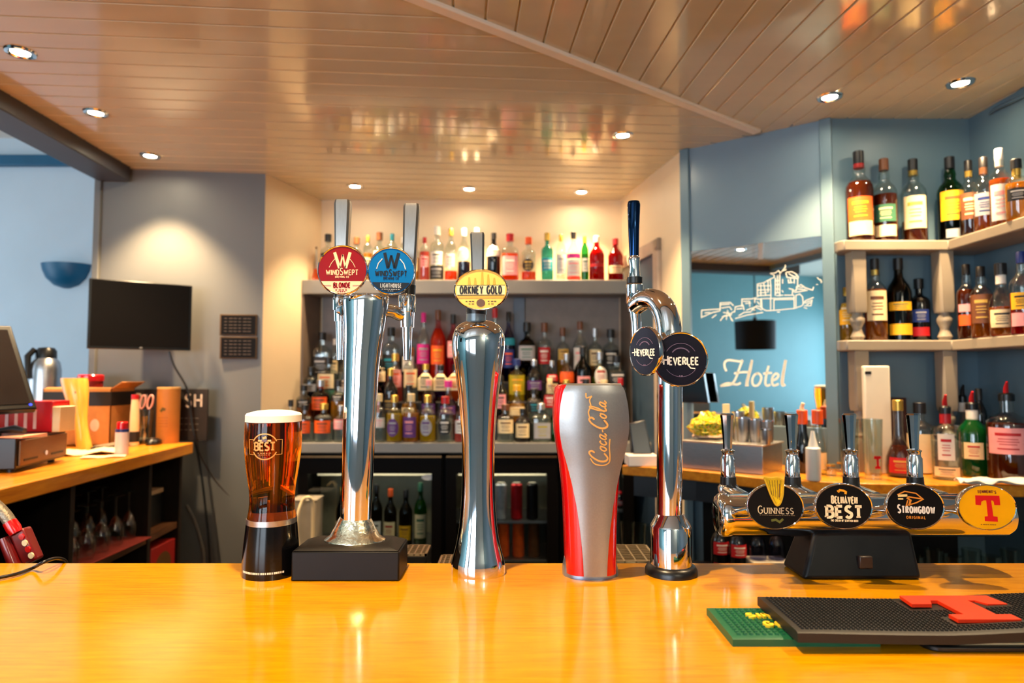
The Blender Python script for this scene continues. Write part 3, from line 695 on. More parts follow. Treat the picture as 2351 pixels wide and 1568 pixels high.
dashes(mb, 0, -43 * k, 42 * k, 1.2 * k, fn, 8, .0004, .0011); dashes(mb, 0, -47 * k, 14 * k, 1.0 * k, fn, 3, .0004, .0011)
mb.build('badge_lettering', mat('badge_silver_print', (190, 196, 200), .4), f_)

# ---- waisted chrome tower with an oval gold badge
o = thing('beer_tower', (fx(1098), FY, BZ), 'waisted chrome beer tower with an oval gold badge in the middle of the bar', 'beer tower')
L0 = o.location.copy(); lo_ = L0.copy()
rw = [(1304, 61.5), (1299, 62), (1292, 61), (1280, 58), (1262, 53), (1240, 48), (1210, 43.5), (1180, 40.5), (1140, 38), (1090, 36.8), (1040, 37), (1000, 38.5), (950, 42), (900, 47), (860, 52.5), (830, 57), (805, 60.5), (788, 61.5), (772, 60), (758, 55.5), (747, 47), (740, 36), (736.5, 24)]
pr_ = prof(rw); pr_[0] = (pr_[0][0], 0.0); pr_[1] = (pr_[1][0], .0035)
MB().lathe(pr_, n=56, sy=.82).build('column', CHROME, o)
MB().cyl(loc(1093, 742, FY), loc(1093, 718, FY), px(23, FY), n=24).build('neck', mat('grey_neck', (120, 132, 138), .35, .4), o)
MB().cyl(loc(1094, 722, FY), loc(1095, 690, FY), px(24, FY), n=24).build('tap_collar', BLACK, o)
handle(o, 1097, 640, 28, 1096, 535, 33, 1.25, .7, L0)
Yb = 1.19
f_, fn, ex, ey, nn0, c0 = badge_plate(o, loc(1104, 665, Yb), px(63.5, Yb), px(48, Yb), (-.05, -1, 0), mat('badge_gold', (246, 196, 92), .35, var=.06, scale=60, spec=.2), CHROME, .016, 'oval_badge'); k = px(1, Yb)
mb = MB(); mb.add([fn(x * k, y * k, .0005) for x, y in ((-56, 9), (56, 9), (56, -12), (-56, -12))], [(0, 1, 2, 3)]); mb.build('badge_band', mat('badge_pale', (252, 224, 158), .35), f_)
mb = MB()
for i, x in enumerate((-27, -13, 3, 17, 31)):
    hh = (20, 18, 33, 26, 18)[i]; mb.add([fn(a * k, b * k, .0006) for a, b in ((x - 3.4, 11), (x + 3.4, 11), (x + 1.6, 9 + hh), (x - 1.6, 9 + hh))], [(0, 1, 2, 3)])
mb.add([fn(a * k, b * k, .0005) for a, b in ((-56, -14), (56, -14), (53, -20), (-53, -20))], [(0, 1, 2, 3)])
mb.build('badge_artwork', mat('badge_deep_gold', (206, 156, 14), .35), f_)
mb = MB(); text(mb, 'ORKNEY GOLD', 0, -9.5 * k, 17 * k, 3.5 * k, fn, .5, gap=3.9 * k, d0=.0005, d1=.0012)
ribbon(mb, [(-56 * k, 10 * k), (56 * k, 10 * k)], .7 * k, fn, 0, .0008); ribbon(mb, [(-54 * k, -13 * k), (54 * k, -13 * k)], .7 * k, fn, 0, .0008)
dashes(mb, -24 * k, -27 * k, 22 * k, 1.6 * k, fn, 3); dashes(mb, 27 * k, -27 * k, 22 * k, 1.6 * k, fn, 3); dashes(mb, -21 * k, -33 * k, 14 * k, 1.6 * k, fn, 2); dashes(mb, 24 * k, -33 * k, 14 * k, 1.6 * k, fn, 2)
mb.build('badge_lettering', PRINT_K, f_)
MB().disc(c0 + ey * (-31 * k) + nn0 * .0013, ex, ey, nn0, 10 * k, 9 * k, 0, .0005, 24).build('badge_seal', mat('seal_brown', (92, 60, 20), .4), f_)

# ---- red and silver soft-drink tower shaped like a tumbler
o = thing('cola_tower', (fx(1353), FY, BZ), 'silver and red soft drink tower shaped like a curved tumbler', 'drinks tower'); L0 = o.location.copy(); k = px(1, FY)
out = [(1306, 57), (1280, 57), (1240, 58), (1200, 59), (1150, 61), (1100, 64.5), (1060, 69), (1020, 76), (990, 80.5), (960, 82.5), (930, 82), (905, 80), (890, 77), (883, 70)]
sil = [(1306, 25), (1280, 26), (1240, 29), (1200, 33), (1150, 40), (1100, 50), (1060, 60), (1020, 71), (990, 76), (960, 77), (930, 75), (905, 70), (890, 66), (883, 60)]
DEP = .052
rings = []
for v, h in out:
    z = fz(v); w = h * k; d = DEP * (.72 + .28 * h / 82)
    rings.append([(w * math.copysign(abs(math.cos(a)) ** .62, math.cos(a)), d * math.copysign(abs(math.sin(a)) ** .62, math.sin(a)), max(z, .004)) for a in [2 * PI * j / 48 for j in range(48)]])
MB().loft(rings).build('body', RED, o, ang=60)
def frontd(x, w, d): return -d * (1 - .20 * min(1.0, abs(x / w)) ** 2.2) * 1.04
rings = []; NS = 18
def sil_at(z):
    zs = [(fz(v), h) for v, h in sil]
    for (z0_, h0_), (z1_, h1_) in zip(zs, zs[1:]):
        if z0_ <= z <= z1_: return h0_ + (h1_ - h0_) * (z - z0_) / (z1_ - z0_)
    return zs[0][1] if z < zs[0][0] else zs[-1][1]
def out_at(z):
    zs = [(fz(v), h) for v, h in out]
    for (z0_, h0_), (z1_, h1_) in zip(zs, zs[1:]):
        if z0_ <= z <= z1_: return h0_ + (h1_ - h0_) * (z - z0_) / (z1_ - z0_)
    return zs[0][1] if z < zs[0][0] else zs[-1][1]
SX = 5 * k
def sface(x, z, d=0.0):
    w = out_at(z) * k; dd = DEP * (.72 + .28 * out_at(z) / 82)
    return Vector((x + SX, frontd(x, w, dd) - d, z))
v_ = [884 + (1305 - 884) * i / 40 for i in range(41)][::-1]
for v in v_:
    z = max(fz(v), .001); w = sil_at(z) * k
    row = [sface(w * (2 * j / NS - 1), z, .002) for j in range(NS + 1)]
    back = [Vector((w * (1 - 2 * j / NS) * .98 + SX, -.02 if j in (0, NS) else -.015, z)) for j in range(NS + 1)]
    rings.append(row + back)
MB().loft(rings).build('front_panel', SATIN, o, ang=50)
z1 = fz(883); cap = [[Vector((p.x, p.y, p.z)) for p in rings[-1][:NS + 1]] + [Vector((60 * k * (1 - 2 * j / NS) + SX, .034, z1 - .002)) for j in range(NS + 1)]]
ctr = [[q * 1.0 + Vector((0, .006, .0035)) if i <= NS else q + Vector((0, -.004, .0035)) for i, q in enumerate(cap[0])]]
MB().loft([cap[0], ctr[0]]).build('top_cap', SATIN, o, ang=60)
MB().lathe([(62 * k, 0), (62 * k, .012), (58 * k, fz(1279))], n=48, sy=.78, e=2.6).build('base_collar', SATIN_BLUE, o)
# script logo, reading upwards
zc = fz(984)
def cfn(x, y, d):     # x along the word (upwards), y across
    return sface(-y + 8 * k - SX * 0, zc + x, .002 + d)
mb = MB()
def script(strokes, ox, t, sc=1.0, sl=.25):
    for st in strokes:
        pts = spline(st, 4); ribbon(mb, [((ox + (x + y * sl) * sc) * k, (y * sc * 1.3 - 17) * k) for x, y in pts], t * k * 1.4, cfn, 0, .0016)
capC = [[(14, 20), (17, 25), (12, 29), (4, 24), (-2, 12), (0, 2), (8, -2), (17, 4)]]
lo = [[(6, 11), (1, 8), (0, 3), (4, 0), (8, 4), (8, 9), (6, 11), (10, 8)]]
lc = [[(7, 9), (5, 11), (1, 8), (0, 3), (4, 0), (9, 3)]]
la = [[(8, 10), (4, 11), (0, 6), (1, 1), (5, 2), (8, 8)], [(9, 11), (7, 4), (9, 0), (13, 3)]]
ll = [[(0, 3), (5, 14), (6, 26), (3, 27), (1, 14), (2, 2), (5, 0), (9, 3)]]
script(capC, -66, 2.6); script([[(-2, 27), (-12, 20), (-12, 6), (-4, -4), (8, -6), (30, -5), (48, -6)]], -64, 1.8)
for g_, x_ in ((lo, -44), (lc, -31), (la, -19)): script(g_, x_, 2.2)
script([[(0, 6), (5, 7)]], -4, 2.0)
script(capC, 6, 2.8); script([[(16, 28), (28, 30), (42, 26), (54, 28), (64, 24)], [(64, 24), (58, 33), (68, 34)]], 6, 2.0)
for g_, x_ in ((lo, 27), (ll, 41), (la, 52)): script(g_, x_, 2.3)
mb.build('lettering', mat('embossed_gold_script', (214, 160, 84), .4, 0), o)

# ---- swan-neck tower with two dark round badges
o = thing('lager_tower', (fx(1538), FY, BZ), 'chrome swan neck lager tower with two dark round badges', 'beer tower'); L0 = o.location.copy()
k = px(1, FY)
MB().lathe([(58 * k, 0), (58 * k, .008), (54 * k, .014), (48 * k, .017)], n=44).build('base_ring', BLACK, o)
MB().lathe([(46 * k, .015), (46 * k, fz(1207)), (44 * k, fz(1203)), (30.5 * k, fz(1180)), (29 * k, fz(1178))], n=44).build('base_collar', CHROME, o)
pth = [loc(1537, 1182, FY), loc(1537, 1000, FY), loc(1537, 850, FY), loc(1537, 780, FY), loc(1534, 742, 1.243), loc(1525, 712, 1.253), loc(1508, 692, 1.27), loc(1487, 687, 1.29), loc(1470, 694, 1.305), loc(1458, 704, 1.318)]
MB().tube(spline([tuple(q) for q in pth], 6), [28.5 * k] * 31 + [28 * k - 6 * k * i / 23 for i in range(24)], 30).build('neck_pipe', CHROME, o)
Yt = 1.325
MB().tube([loc(1457, 716, Yt), loc(1457, 700, Yt), loc(1457, 694, Yt), loc(1457, 655, Yt), loc(1457, 650, Yt)], [px(15, Yt), px(16, Yt), px(20, Yt), px(20, Yt), px(16, Yt)], 24).build('tap_body', CHROME, o)
MB().tube([loc(1457, 712, Yt), loc(1460, 740, Yt), loc(1461, 800, Yt)], [px(13, Yt), px(12, Yt), px(10, Yt)], 20).build('spout', CHROME, o)
MB().cyl(loc(1457, 651, Yt), loc(1457, 637, Yt), px(18, Yt), n=24).build('tap_collar', BLACK, o)
MB().tube([loc(1457, 637, Yt), loc(1457, 612, Yt), loc(1456, 600, Yt), loc(1456, 593, Yt), loc(1456, 588, Yt)], [px(14, Yt), px(12, Yt), px(13.5, Yt), px(13.5, Yt), px(11, Yt)], 20).build('handle_stem', CHROME, o)
MB().tube([loc(1456, 590, Yt), loc(1455, 530, Yt), loc(1455, 470, Yt), loc(1455, 463, Yt)], [px(11, Yt), px(13, Yt), px(15, Yt), px(13, Yt)], 24).build('tap_handle', mat('blue_black_handle', (20, 50, 88), .08, .9), o)
NB_ = mat('badge_midnight', (17, 14, 30), .3, var=.25, scale=30, spec=.2)
Yb = 1.178
for (u, v, rx, ry, nr, Yq, nm) in ((1563, 825, 62, 63.5, (-.06, -1, 0), Yb, 'front_badge'), (1481, 806, 52, 57, (-.86, -.52, 0), 1.20, 'side_badge')):
    f_, fn, ex, ey, nn0, c0 = badge_plate(o, loc(u, v, Yq), px(rx, Yq), px(ry, Yq), nr, NB_, CHROME, .014, nm); q = px(1, Yq) * rx / 62
    mb = MB(); text(mb, 'HEVERLEE', 0, -12 * q, 16 * q, 3.4 * q, fn, .72, gap=3.4 * q, big=((0,), 1.25))
    ribbon(mb, [(15 * q, -12 * q), (22 * q, -20 * q), (32 * q, -21 * q)], 2.6 * q, fn, 0, .0006); ribbon(mb, [(-50 * q, -3 * q), (-38 * q, -3 * q)], 3 * q, fn, 0, .0006)
    mb.build('badge_lettering', PRINT_W, f_)
    mb = MB(); ribbon(mb, [(x * q, y * q) for x, y in arc(0, 0, 37, 37, 150, 30, 15)], 1.2 * q, fn, 0, .0005); ribbon(mb, [(x * q, y * q) for x, y in arc(0, 0, 40, 40, 215, 325, 15)], 1.0 * q, fn, 0, .0005)
    ribbon(mb, [(x * q, y * q) for x, y in arc(0, 6, 22, 20, 150, 30, 9)], 2.4 * q, fn, 0, .0005); dashes(mb, 0, -38 * q, 9 * q, 3 * q, fn, 2)
    mb.build('badge_artwork', mat('badge_plum_print', (104, 84, 110), .4), f_)
    MB().cyl(c0 - nn0 * .02, Vector((0, 0, c0.z)), .011).build('badge_bracket', CHROME, o)

# ---- four-tap bar on a black pedestal
TY = 1.25
tx0, tx1 = P(1649, 1180, TY).x, P(2309, 1180, TY).x; tz = P(CX, 1182, TY).z; TR = px(47, TY)
o = thing('tap_bar', ((tx0 + tx1) / 2, TY, BZ), 'horizontal chrome bar with four taps and oval badges on a black pedestal', 'beer taps'); L0 = o.location.copy()
tzl = tz - BZ; hx = (tx1 - tx0) / 2
MB().tube([(-hx - .006, 0, tzl), (-hx - .005, 0, tzl), (-hx - .001, 0, tzl), (-hx + .005, 0, tzl), (-hx + .018, 0, tzl), (-hx + .02, 0, tzl), (hx - .012, 0, tzl), (hx - .003, 0, tzl), (hx, 0, tzl)], [TR * .3, TR * .6, TR * .92, TR * 1.03, TR * 1.03, TR, TR, TR * .9, TR * .7], 40).build('crossbar', CHROME, o)
q = lambda u, v, Y: P(u, v, Y) - L0
s0_, s1_ = q(1868, 1226, 1.22), q(2092, 1226, 1.22); b0_, b1_ = q(1846, 1300, 1.19), q(2122, 1300, 1.19)
z_t = tzl - TR * .6
MB().hexa([(b0_.x, -.055, 0), (b1_.x, -.055, 0), (b1_.x, .04, 0), (b0_.x, .04, 0)], [(s0_.x, -.033, z_t), (s1_.x, -.033, z_t), (s1_.x, .036, z_t), (s0_.x, .036, z_t)]).build('pedestal', mat('black_satin_pedestal', (11, 12, 15), .35, var=.2, spec=.25), o, bevel=.008, seg=4)
p_ = q(1996, 1278, 1.185)
MB().box(p_.x - .012, p_.x + .012, -.055, -.046, .02, .042).build('pedestal_plate', mat('dark_brown_plate', (44, 32, 28), .4), o, bevel=.002)
BLK = mat('lens_black', (12, 11, 11), .3, var=.2, spec=.2)
lens = [(1780, 1163, 'stout', BLK), (1937, 1163, 'bitter', BLK), (2101, 1163, 'cider', BLK), (2266, 1165, 'lager', mat('lens_yellow', (252, 176, 4), .35, var=.08, scale=25, spec=.2))]
CREAMP = mat('lens_cream_print', (250, 226, 178), .5)
YL = 1.158; HY = 1.36
hu = [1672, 1820, 1954, 2101]
for i, (u, v, nm, fm) in enumerate(lens):
    c = q(u, v, YL); h = q(hu[i], 1100, HY)
    MB().tube([(c.x, -.02, tzl), (c.x, c.y * .5, c.z), (c.x, c.y + .02, c.z)], [.017, .014, .02], 20).build('lens_arm', CHROME, o)
    f_, fn, ex, ey, nn0, c0 = badge_plate(o, c, px(63.5, YL), px(51.5, YL), (-.10, -1, .02), fm, CHROME, .018, nm + '_lens'); k = px(1, YL)
    mb = MB()
    if i == 0:
        text(mb, 'GUINNESS', 0, -15.5 * k, 13 * k, 1.9 * k, fn, .86, gap=3.6 * k, serif=1.7 * k, big=((0,), 1.28)); mb.build('badge_lettering', mat('stout_print', (206, 186, 148), .45), f_)
        mb = MB(); dashes(mb, 4 * k, -19 * k, 78 * k, 1.1 * k, fn, 16); mb.build('badge_small_print', mat('stout_small_print', (120, 100, 70), .5), f_)
        mb = MB(); ribbon(mb, [(x * k, y * k) for x, y in ((-10, -31), (0, -29), (8, -34), (16, -27))], 5 * k, fn, 0, .0005); mb.build('badge_signature', mat('signature_green', (88, 90, 20), .5), f_)
        hp = [(-27, 66), (-23, 65), (14, 64), (16, 58), (14, 30), (8, 10), (3, 4), (-4, 6), (-11, 22), (-17, 44)]
        GH = mat('harp_gold', (232, 190, 20), .4, .15, var=.15, scale=200, spec=.3)
        m2 = MB(); m2.slab([fn(x * k, y * k, .0015) for x, y in hp], nn0 * .003); hb = m2.build('harp', GH, f_)
        m2 = MB()
        for st, t in (([(-26, 66), (-18, 44), (-11, 24), (-2, 6), (4, 5)], 3.4), ([(4, 5), (9, 12), (14, 30), (16, 60)], 3.6), ([(-26, 66), (-10, 64), (4, 66), (16, 60)], 3.4)):
            ribbon(m2, [(x * k, y * k) for x, y in spline(st, 4)], t * k, fn, .004, .008)
        m2.build('harp_frame', GOLD, hb)
        m2 = MB()
        for j in range(5): ribbon(m2, [((-14 + 6 * j) * k, 60 * k), ((-9 + 4.2 * j) * k, (28 - 3 * j) * k)], .9 * k, fn, .004, .0052)
        ribbon(m2, [(9 * k, 52 * k), (7 * k, 22 * k)], 2.6 * k, fn, .004, .0052)
        m2.build('harp_strings', mat('harp_string_brown', (128, 90, 14), .5), hb)  # brown strings and one wider stroke on the harp
    elif i == 1:
        text(mb, 'BELHAVEN', 1 * k, 7 * k, 14.5 * k, 3.0 * k, fn, .44, gap=3.3 * k, serif=1.2 * k, big=((0,), 1.12), rise=lambda x: .6 * k)
        text(mb, 'BEST', 0, -24 * k, 25 * k, 6.4 * k, fn, .92, gap=7.5 * k, serif=4.6 * k)
        text(mb, 'THE CREAM OF SCOTTISH BEER', 0, -33 * k, 4.0 * k, .9 * k, fn, .55, gap=1.1 * k); mb.build('badge_lettering', CREAMP, f_)
        mb = MB(); ribbon(mb, [(x * k, y * k) for x, y in ((-12, 32), (-8, 37), (0, 36), (5, 33), (4, 28))], 4.6 * k, fn, 0, .0006); ribbon(mb, [(x * k, y * k) for x, y in ((-9, 33), (-14, 36))], 2.4 * k, fn, 0, .0006)
        mb.build('badge_lion', mat('lion_gold', (238, 160, 20), .4), f_)
    elif i == 2:
        text(mb, 'STRONGBOW', 1 * k, -14 * k, 14 * k, 3.0 * k, fn, .55, gap=3.7 * k, big=((0,), 1.25)); mb.build('badge_lettering', PRINT_W, f_)
        mb = MB(); text(mb, 'ORIGINAL', 0, -27 * k, 6 * k, 1.2 * k, fn, .8, gap=3 * k)
        ribbon(mb, [(x * k, y * k) for x, y in ((-38, 26), (-22, 34), (2, 30), (17, 17), (2, 9), (-20, 2), (-16, 14))], 2.6 * k, fn, 0, .0006)
        ribbon(mb, [(x * k, y * k) for x, y in ((-16, 22), (14, 18))], 3.0 * k, fn, 0, .0006); ribbon(mb, [(x * k, y * k) for x, y in ((-18, 20), (-10, 14), (-14, 2))], 4 * k, fn, 0, .0006)
        mb.build('badge_archer', mat('archer_amber', (226, 140, 40), .4), f_)
        mb = MB(); ribbon(mb, [(-37 * k, 24 * k), (-17 * k, 25 * k)], 5 * k, fn, .0002, .0009); ribbon(mb, [(-37 * k, 17 * k), (-26 * k, 17 * k)], 3 * k, fn, .0002, .0009); mb.build('badge_fletching', mat('fletching_cream', (250, 216, 140), .4), f_)
    else:
        T_ = [(-27, 27), (24, 27), (25, 6), (13, 6), (12, 13), (10, 16), (6, 16), (9, -19), (18, -20), (18, -31), (-9, -30), (-9, -20), (-2, -19), (-4, 16), (-10, 16), (-15, 13), (-16, 5), (-27, 6)]
        mb.slab([fn((x + 2) * k, y * k, .0001) for x, y in T_], nn0 * .0008); mb.build('badge_letter', mat('lens_red', (224, 6, 12), .35, var=.04), f_)
        mb = MB(); text(mb, "TENNENT'S", 0, 33 * k, 5.6 * k, 1.5 * k, fn, .75, gap=2.2 * k, rise=lambda x: -0.004 * (x / (30 * k)) ** 2 * .6)
        dashes(mb, 1 * k, -38 * k, 34 * k, 1.2 * k, fn, 7); mb.build('badge_lettering', mat('lens_brown_red', (120, 30, 10), .45), f_)
    # tap on the staff side: base, body, collar, tapered handle
    zt_ = lambda v: P(CX, v, HY).z - BZ
    hx_, hy_ = h.x, HY - TY
    MB().tube([(hx_ + .006, .03, tzl + TR * .5), (hx_, hy_ * .7, tzl + TR * .6), (hx_, hy_, tzl + TR * .55)], [.018, .018, .02], 18).build('tap_arm', CHROME, o)
    MB().lathe([(px(17, HY), zt_(1200)), (px(20, HY), zt_(1170)), (px(23, HY), zt_(1140)), (px(23, HY), zt_(1118)), (px(19, HY), zt_(1112))], (hx_, hy_, 0), 24).build('tap_body', CHROME, o)
    MB().lathe([(px(18, HY), zt_(1113)), (px(17, HY), zt_(1094))], (hx_, hy_, 0), 24).build('tap_collar', BLACK, o)
    MB().lathe([(px(16, HY), zt_(1095)), (px(16, HY), zt_(1052)), (px(13, HY), zt_(1047)), (px(13, HY), zt_(1038)), (px(16, HY), zt_(1034)), (px(9, HY), zt_(1030))], (hx_, hy_, 0), 24).build('tap_sleeve', CHROME, o)
    MB().lathe([(px(10, HY), zt_(1032)), (px(11.5, HY), zt_(1000)), (px(14.5, HY), zt_(965)), (px(16, HY), zt_(953)), (px(13, HY), zt_(949))], (hx_, hy_, 0), 10, 1, .75).build('tap_handle', CHROME, o, ang=20)

# ---- bar mats
def nub_mat(name, x0, x1, y0, y1, h, m, label, pitch, rad, skip, bend=None):
    o = thing(name, ((x0 + x1) / 2, (y0 + y1) / 2, BZ), label, 'bar mat'); w, d = (x1 - x0) / 2, (y1 - y0) / 2
    bz = bend or (lambda x, y: 0.0)
    mb = MB(); n = 24; t = []
    g = [[(-w + 2 * w * i / n, -d), (-w + 2 * w * i / n, d)] for i in range(n + 1)]
    bot = []; rings = []
    for a, b in g:
        za, zb_ = bz(*a), bz(*b)
        rings.append([(a[0], a[1], za), (b[0], b[1], zb_), (b[0], b[1], zb_ + h), (b[0], b[1] - .004, zb_ + h + .002), (a[0], a[1] + .004, za + h + .002), (a[0], a[1], za + h)])
    mb.loft(rings).build('sheet', m, o, ang=30)
    mb = MB(); nx = int((2 * w - .016) / pitch); ny = int((2 * d - .016) / pitch)
    for i in range(nx):
        for j in range(ny):
            x = -w + .008 + (i + .5) * (2 * w - .016) / nx; y = -d + .008 + (j + .5) * (2 * d - .016) / ny
            if skip(x, y): continue
            z = bz(x, y) + h + .0015; r = rad
            mb.add([(x - r, y - r, z), (x + r, y - r, z), (x + r, y + r, z), (x - r, y + r, z), (x - r * .7, y - r * .7, z + .0028), (x + r * .7, y - r * .7, z + .0028), (x + r * .7, y + r * .7, z + .0028), (x - r * .7, y + r * .7, z + .0028)],
                   [(4, 5, 6, 7), (0, 1, 5, 4), (1, 2, 6, 5), (2, 3, 7, 6), (3, 0, 4, 7)])
    mb.build('nub_pattern', m, o, smooth=False); return o
g0 = PZ(1622, 1393, BZ + .012); g1 = PZ(1706, 1464, BZ + .012)
o = nub_mat('bar_mat', g0.x, g0.x + .2, g1.y, g0.y, .0095, GREEN_RUBBER, 'green rubber bar mat lying partly under the black mat', .0085, .0026, lambda x, y: False)
w, d = .10, (g0.y - g1.y) / 2
mb = MB(); ob = o.location
def gfn(x, y, dd): return Vector((x, y, .0118 + dd))
a_ = PZ(1722, 1416, BZ + .013) - ob; b_ = PZ(1758, 1432, BZ + .013) - ob; hh = .0135
text(mb, 'SIN', a_.x + .014, a_.y - .006, hh, .0042, gfn, 1.25, gap=.0065, d0=0, d1=.004); text(mb, 'GO', b_.x + .01, b_.y - .012, hh, .0042, gfn, 1.1, gap=.0065, d0=0, d1=.004)
mb.build('lettering', mat('mat_yellow', (240, 200, 40), .5), o)
k0 = PZ(1741, 1372, BZ + .027); k1 = PZ(1861, 1453, BZ + .027)
bx0, bx1, by0, by1 = k0.x, k0.x + .62, k1.y, k0.y + .004
cxm = (bx0 + bx1) / 2; cym = (by0 + by1) / 2
tp = lambda u, v: PZ(u, v, BZ + .031)
ta, tb = tp(2165, 1370), tp(2285, 1425)
Tc = Vector((ta.x - cxm, 0, 0)); tw = .066; ty1 = ta.y - cym; ty0 = tb.y - cym
TT = [(-1, 1), (1, 1), (1.06, .62), (.62, .62), (.5, .78), (.34, .78), (.34, .2), (.66, .2), (.66, 0), (-.66, 0), (-.66, .2), (-.34, .2), (-.34, .78), (-.5, .78), (-.62, .62), (-1.06, .62)]
def inT(x, y):
    a, b = (x - Tc.x) / tw, (y - ty0) / (ty1 - ty0)
    return (abs(a) < 1.12 and .52 < b < 1.05) or (abs(a) < .44 and -.05 < b < 1.05) or (abs(a) < .75 and -.05 < b < .28)
bend = lambda x, y: .013 + .006 * min(1, max(0, (x + .1) / .2)) + .0015 * math.sin(x * 14)
o = nub_mat('bar_mat', bx0, bx1, by0, by1, .012, RUBBER, 'black rubber bar mat with a large raised red letter T', .0062, .0019, inT, bend)
mb = MB(); fz_ = lambda x, y: bend(x, y) + .0135
pts = [(Tc.x + a * tw, ty0 + b * (ty1 - ty0)) for a, b in TT]
mb.slab([Vector((x, y, fz_(Tc.x, 0))) for x, y in pts], (0, 0, .005)); mb.build('raised_letter', mat('mat_red', (236, 50, 8), .45), o)
# bill wallet under the front corner of the mat
w0 = PZ(2128, 1484, BZ + .006)
o = thing('bill_wallet', (w0.x + .16, w0.y + .075, BZ), 'flat black bill wallet with beige lining under the black bar mat', 'wallet')
def rrect(x0, x1, y0, y1, r, n=5):
    p = []
    for cx_, cy_, a0 in ((x1 - r, y1 - r, 0), (x0 + r, y1 - r, 90), (x0 + r, y0 + r, 180), (x1 - r, y0 + r, 270)):
        p += arc(cx_, cy_, r, r, a0, a0 + 90, n)
    return p
wf = PZ(2200, 1499, BZ).y - o.location.y
MB().prism(rrect(-.16, .16, wf, .07, .02), 0, .0075).build('cover', BLACK, o, bevel=.002)
MB().prism(rrect(-.12, .155, wf + .008, .06, .012), .0075, .0092).build('lining', mat('beige_card', (214, 186, 138), .6), o)

# ---- thin black cable lying on the till end of the bar
cb = [PZ(-60, 1338, BZ + .005), PZ(0, 1326, BZ + .005), PZ(40, 1317, BZ + .005), PZ(75, 1304, BZ + .005)] + [P(100, 1291, 1.24), P(128, 1282, 1.275), P(150, 1288, 1.315), P(152, 1310, 1.325), P(146, 1345, 1.33)]
o = tag(MB().tube(spline([tuple(p) for p in cb], 6), .0032, 10).build('cable', BLACK, None), 'black cable lying over the till end of the bar counter', 'cable')

# ---- post-mix dispenser gun hanging behind the bar
o = thing('soda_gun', tuple(P(40, 1230, 1.42)), 'red soda dispenser gun on a braided hose hanging behind the bar', 'soda gun'); L0 = o.location.copy(); q = lambda u, v, Y=1.42: P(u, v, Y) - L0
MB().tube(spline([tuple(q(-70, 1120)), tuple(q(-20, 1152)), tuple(q(10, 1180)), tuple(q(26, 1204))], 6), px(13, 1.42), 16).build('hose', mat('braided_grey_hose', (150, 140, 122), .4, .5, var=.5, scale=260, bump=.5), o)
MB().tube([q(22, 1198), q(32, 1214), q(38, 1224)], [px(14, 1.42), px(15, 1.42), px(13, 1.42)], 18).build('collar', RED, o)
e1 = q(36, 1220); e2 = q(72, 1292); dr = (e2 - e1).normalized(); sd = dr.cross(Vector((0, 1, 0))).normalized()
MB().slab([e1 - sd * .018, e1 + sd * .016, e2 + sd * .012, e2 - sd * .022], (0, .028, 0)).build('handle_body', mat('dark_red_gun', (120, 14, 14), .3, coat=.4), o, bevel=.006, seg=3)
for j in range(4):
    p = e1 + (e2 - e1) * (.22 + .2 * j) + sd * .008
    MB().disc(p, dr, sd, Vector((0, -1, 0)), .0065, .0055, 0, .004, 16).build('button', CREAM if j % 2 else RED, o)
MB().tube([e1 - sd * .028, e1 + (e2 - e1) * .95 - sd * .034], [.011, .013], 14).build('valve_tube', mat('dark_red_gun', (120, 14, 14)), o)
hz = MB(); hz.box(-.02, .02, BACKY - L0.y - .03 + .001, .0, -.09, -.075); hz.box(-.02, .02, BACKY - L0.y - .03 + .001, BACKY - L0.y - .022, -.12, -.068); hz.build('bracket', STEEL, o)

# ---- drip trays fixed behind the bar
def drip_tray(u0, u1, v0, v1, zt_, label):
    a = PZ(u0, v1, zt_); b = PZ(u1, v0, zt_); o = thing('drip_tray', ((a.x + b.x) / 2, (a.y + b.y) / 2, zt_), label, 'drip tray', 0, 'drip trays behind the bar')
    w, d = abs(b.x - a.x) / 2, abs(b.y - a.y) / 2
    MB().box(-w, w, -d, d, -.05, -.006).build('tray', BLACK_MATT, o, bevel=.003)
    mb = MB().box(-w, w, -d, -d + .006, -.006, .0).box(-w, w, d - .006, d, -.006, 0).box(-w, -w + .006, -d, d, -.006, 0).box(w - .006, w, -d, d, -.006, 0)
    n = max(3, int(2 * d / .016))
    for j in range(1, n): y = -d + 2 * d * j / n; mb.box(-w, w, y - .0018, y + .0018, -.005, -.001)
    for j in range(1, 4): x = -w + 2 * w * j / 4; mb.box(x - .002, x + .002, -d, d, -.005, -.0005)
    mb.build('grille', mat('tray_grille', (196, 176, 140), .3, .9), o, smooth=False)
    MB().box(-.03, .03, BACKY - .03 - o.location.y + .0005, -d + .01, -.045, -.03).build('bracket', STEEL, o)
drip_tray(922, 990, 1250, 1272, .98, 'black drip tray with a grille behind the black tower box')
drip_tray(1003, 1062, 1273, 1298, .98, 'black drip tray with a grille behind the waisted chrome tower')
drip_tray(1408, 1484, 1250, 1288, .98, 'black drip tray with a grille between the cola and swan neck towers')

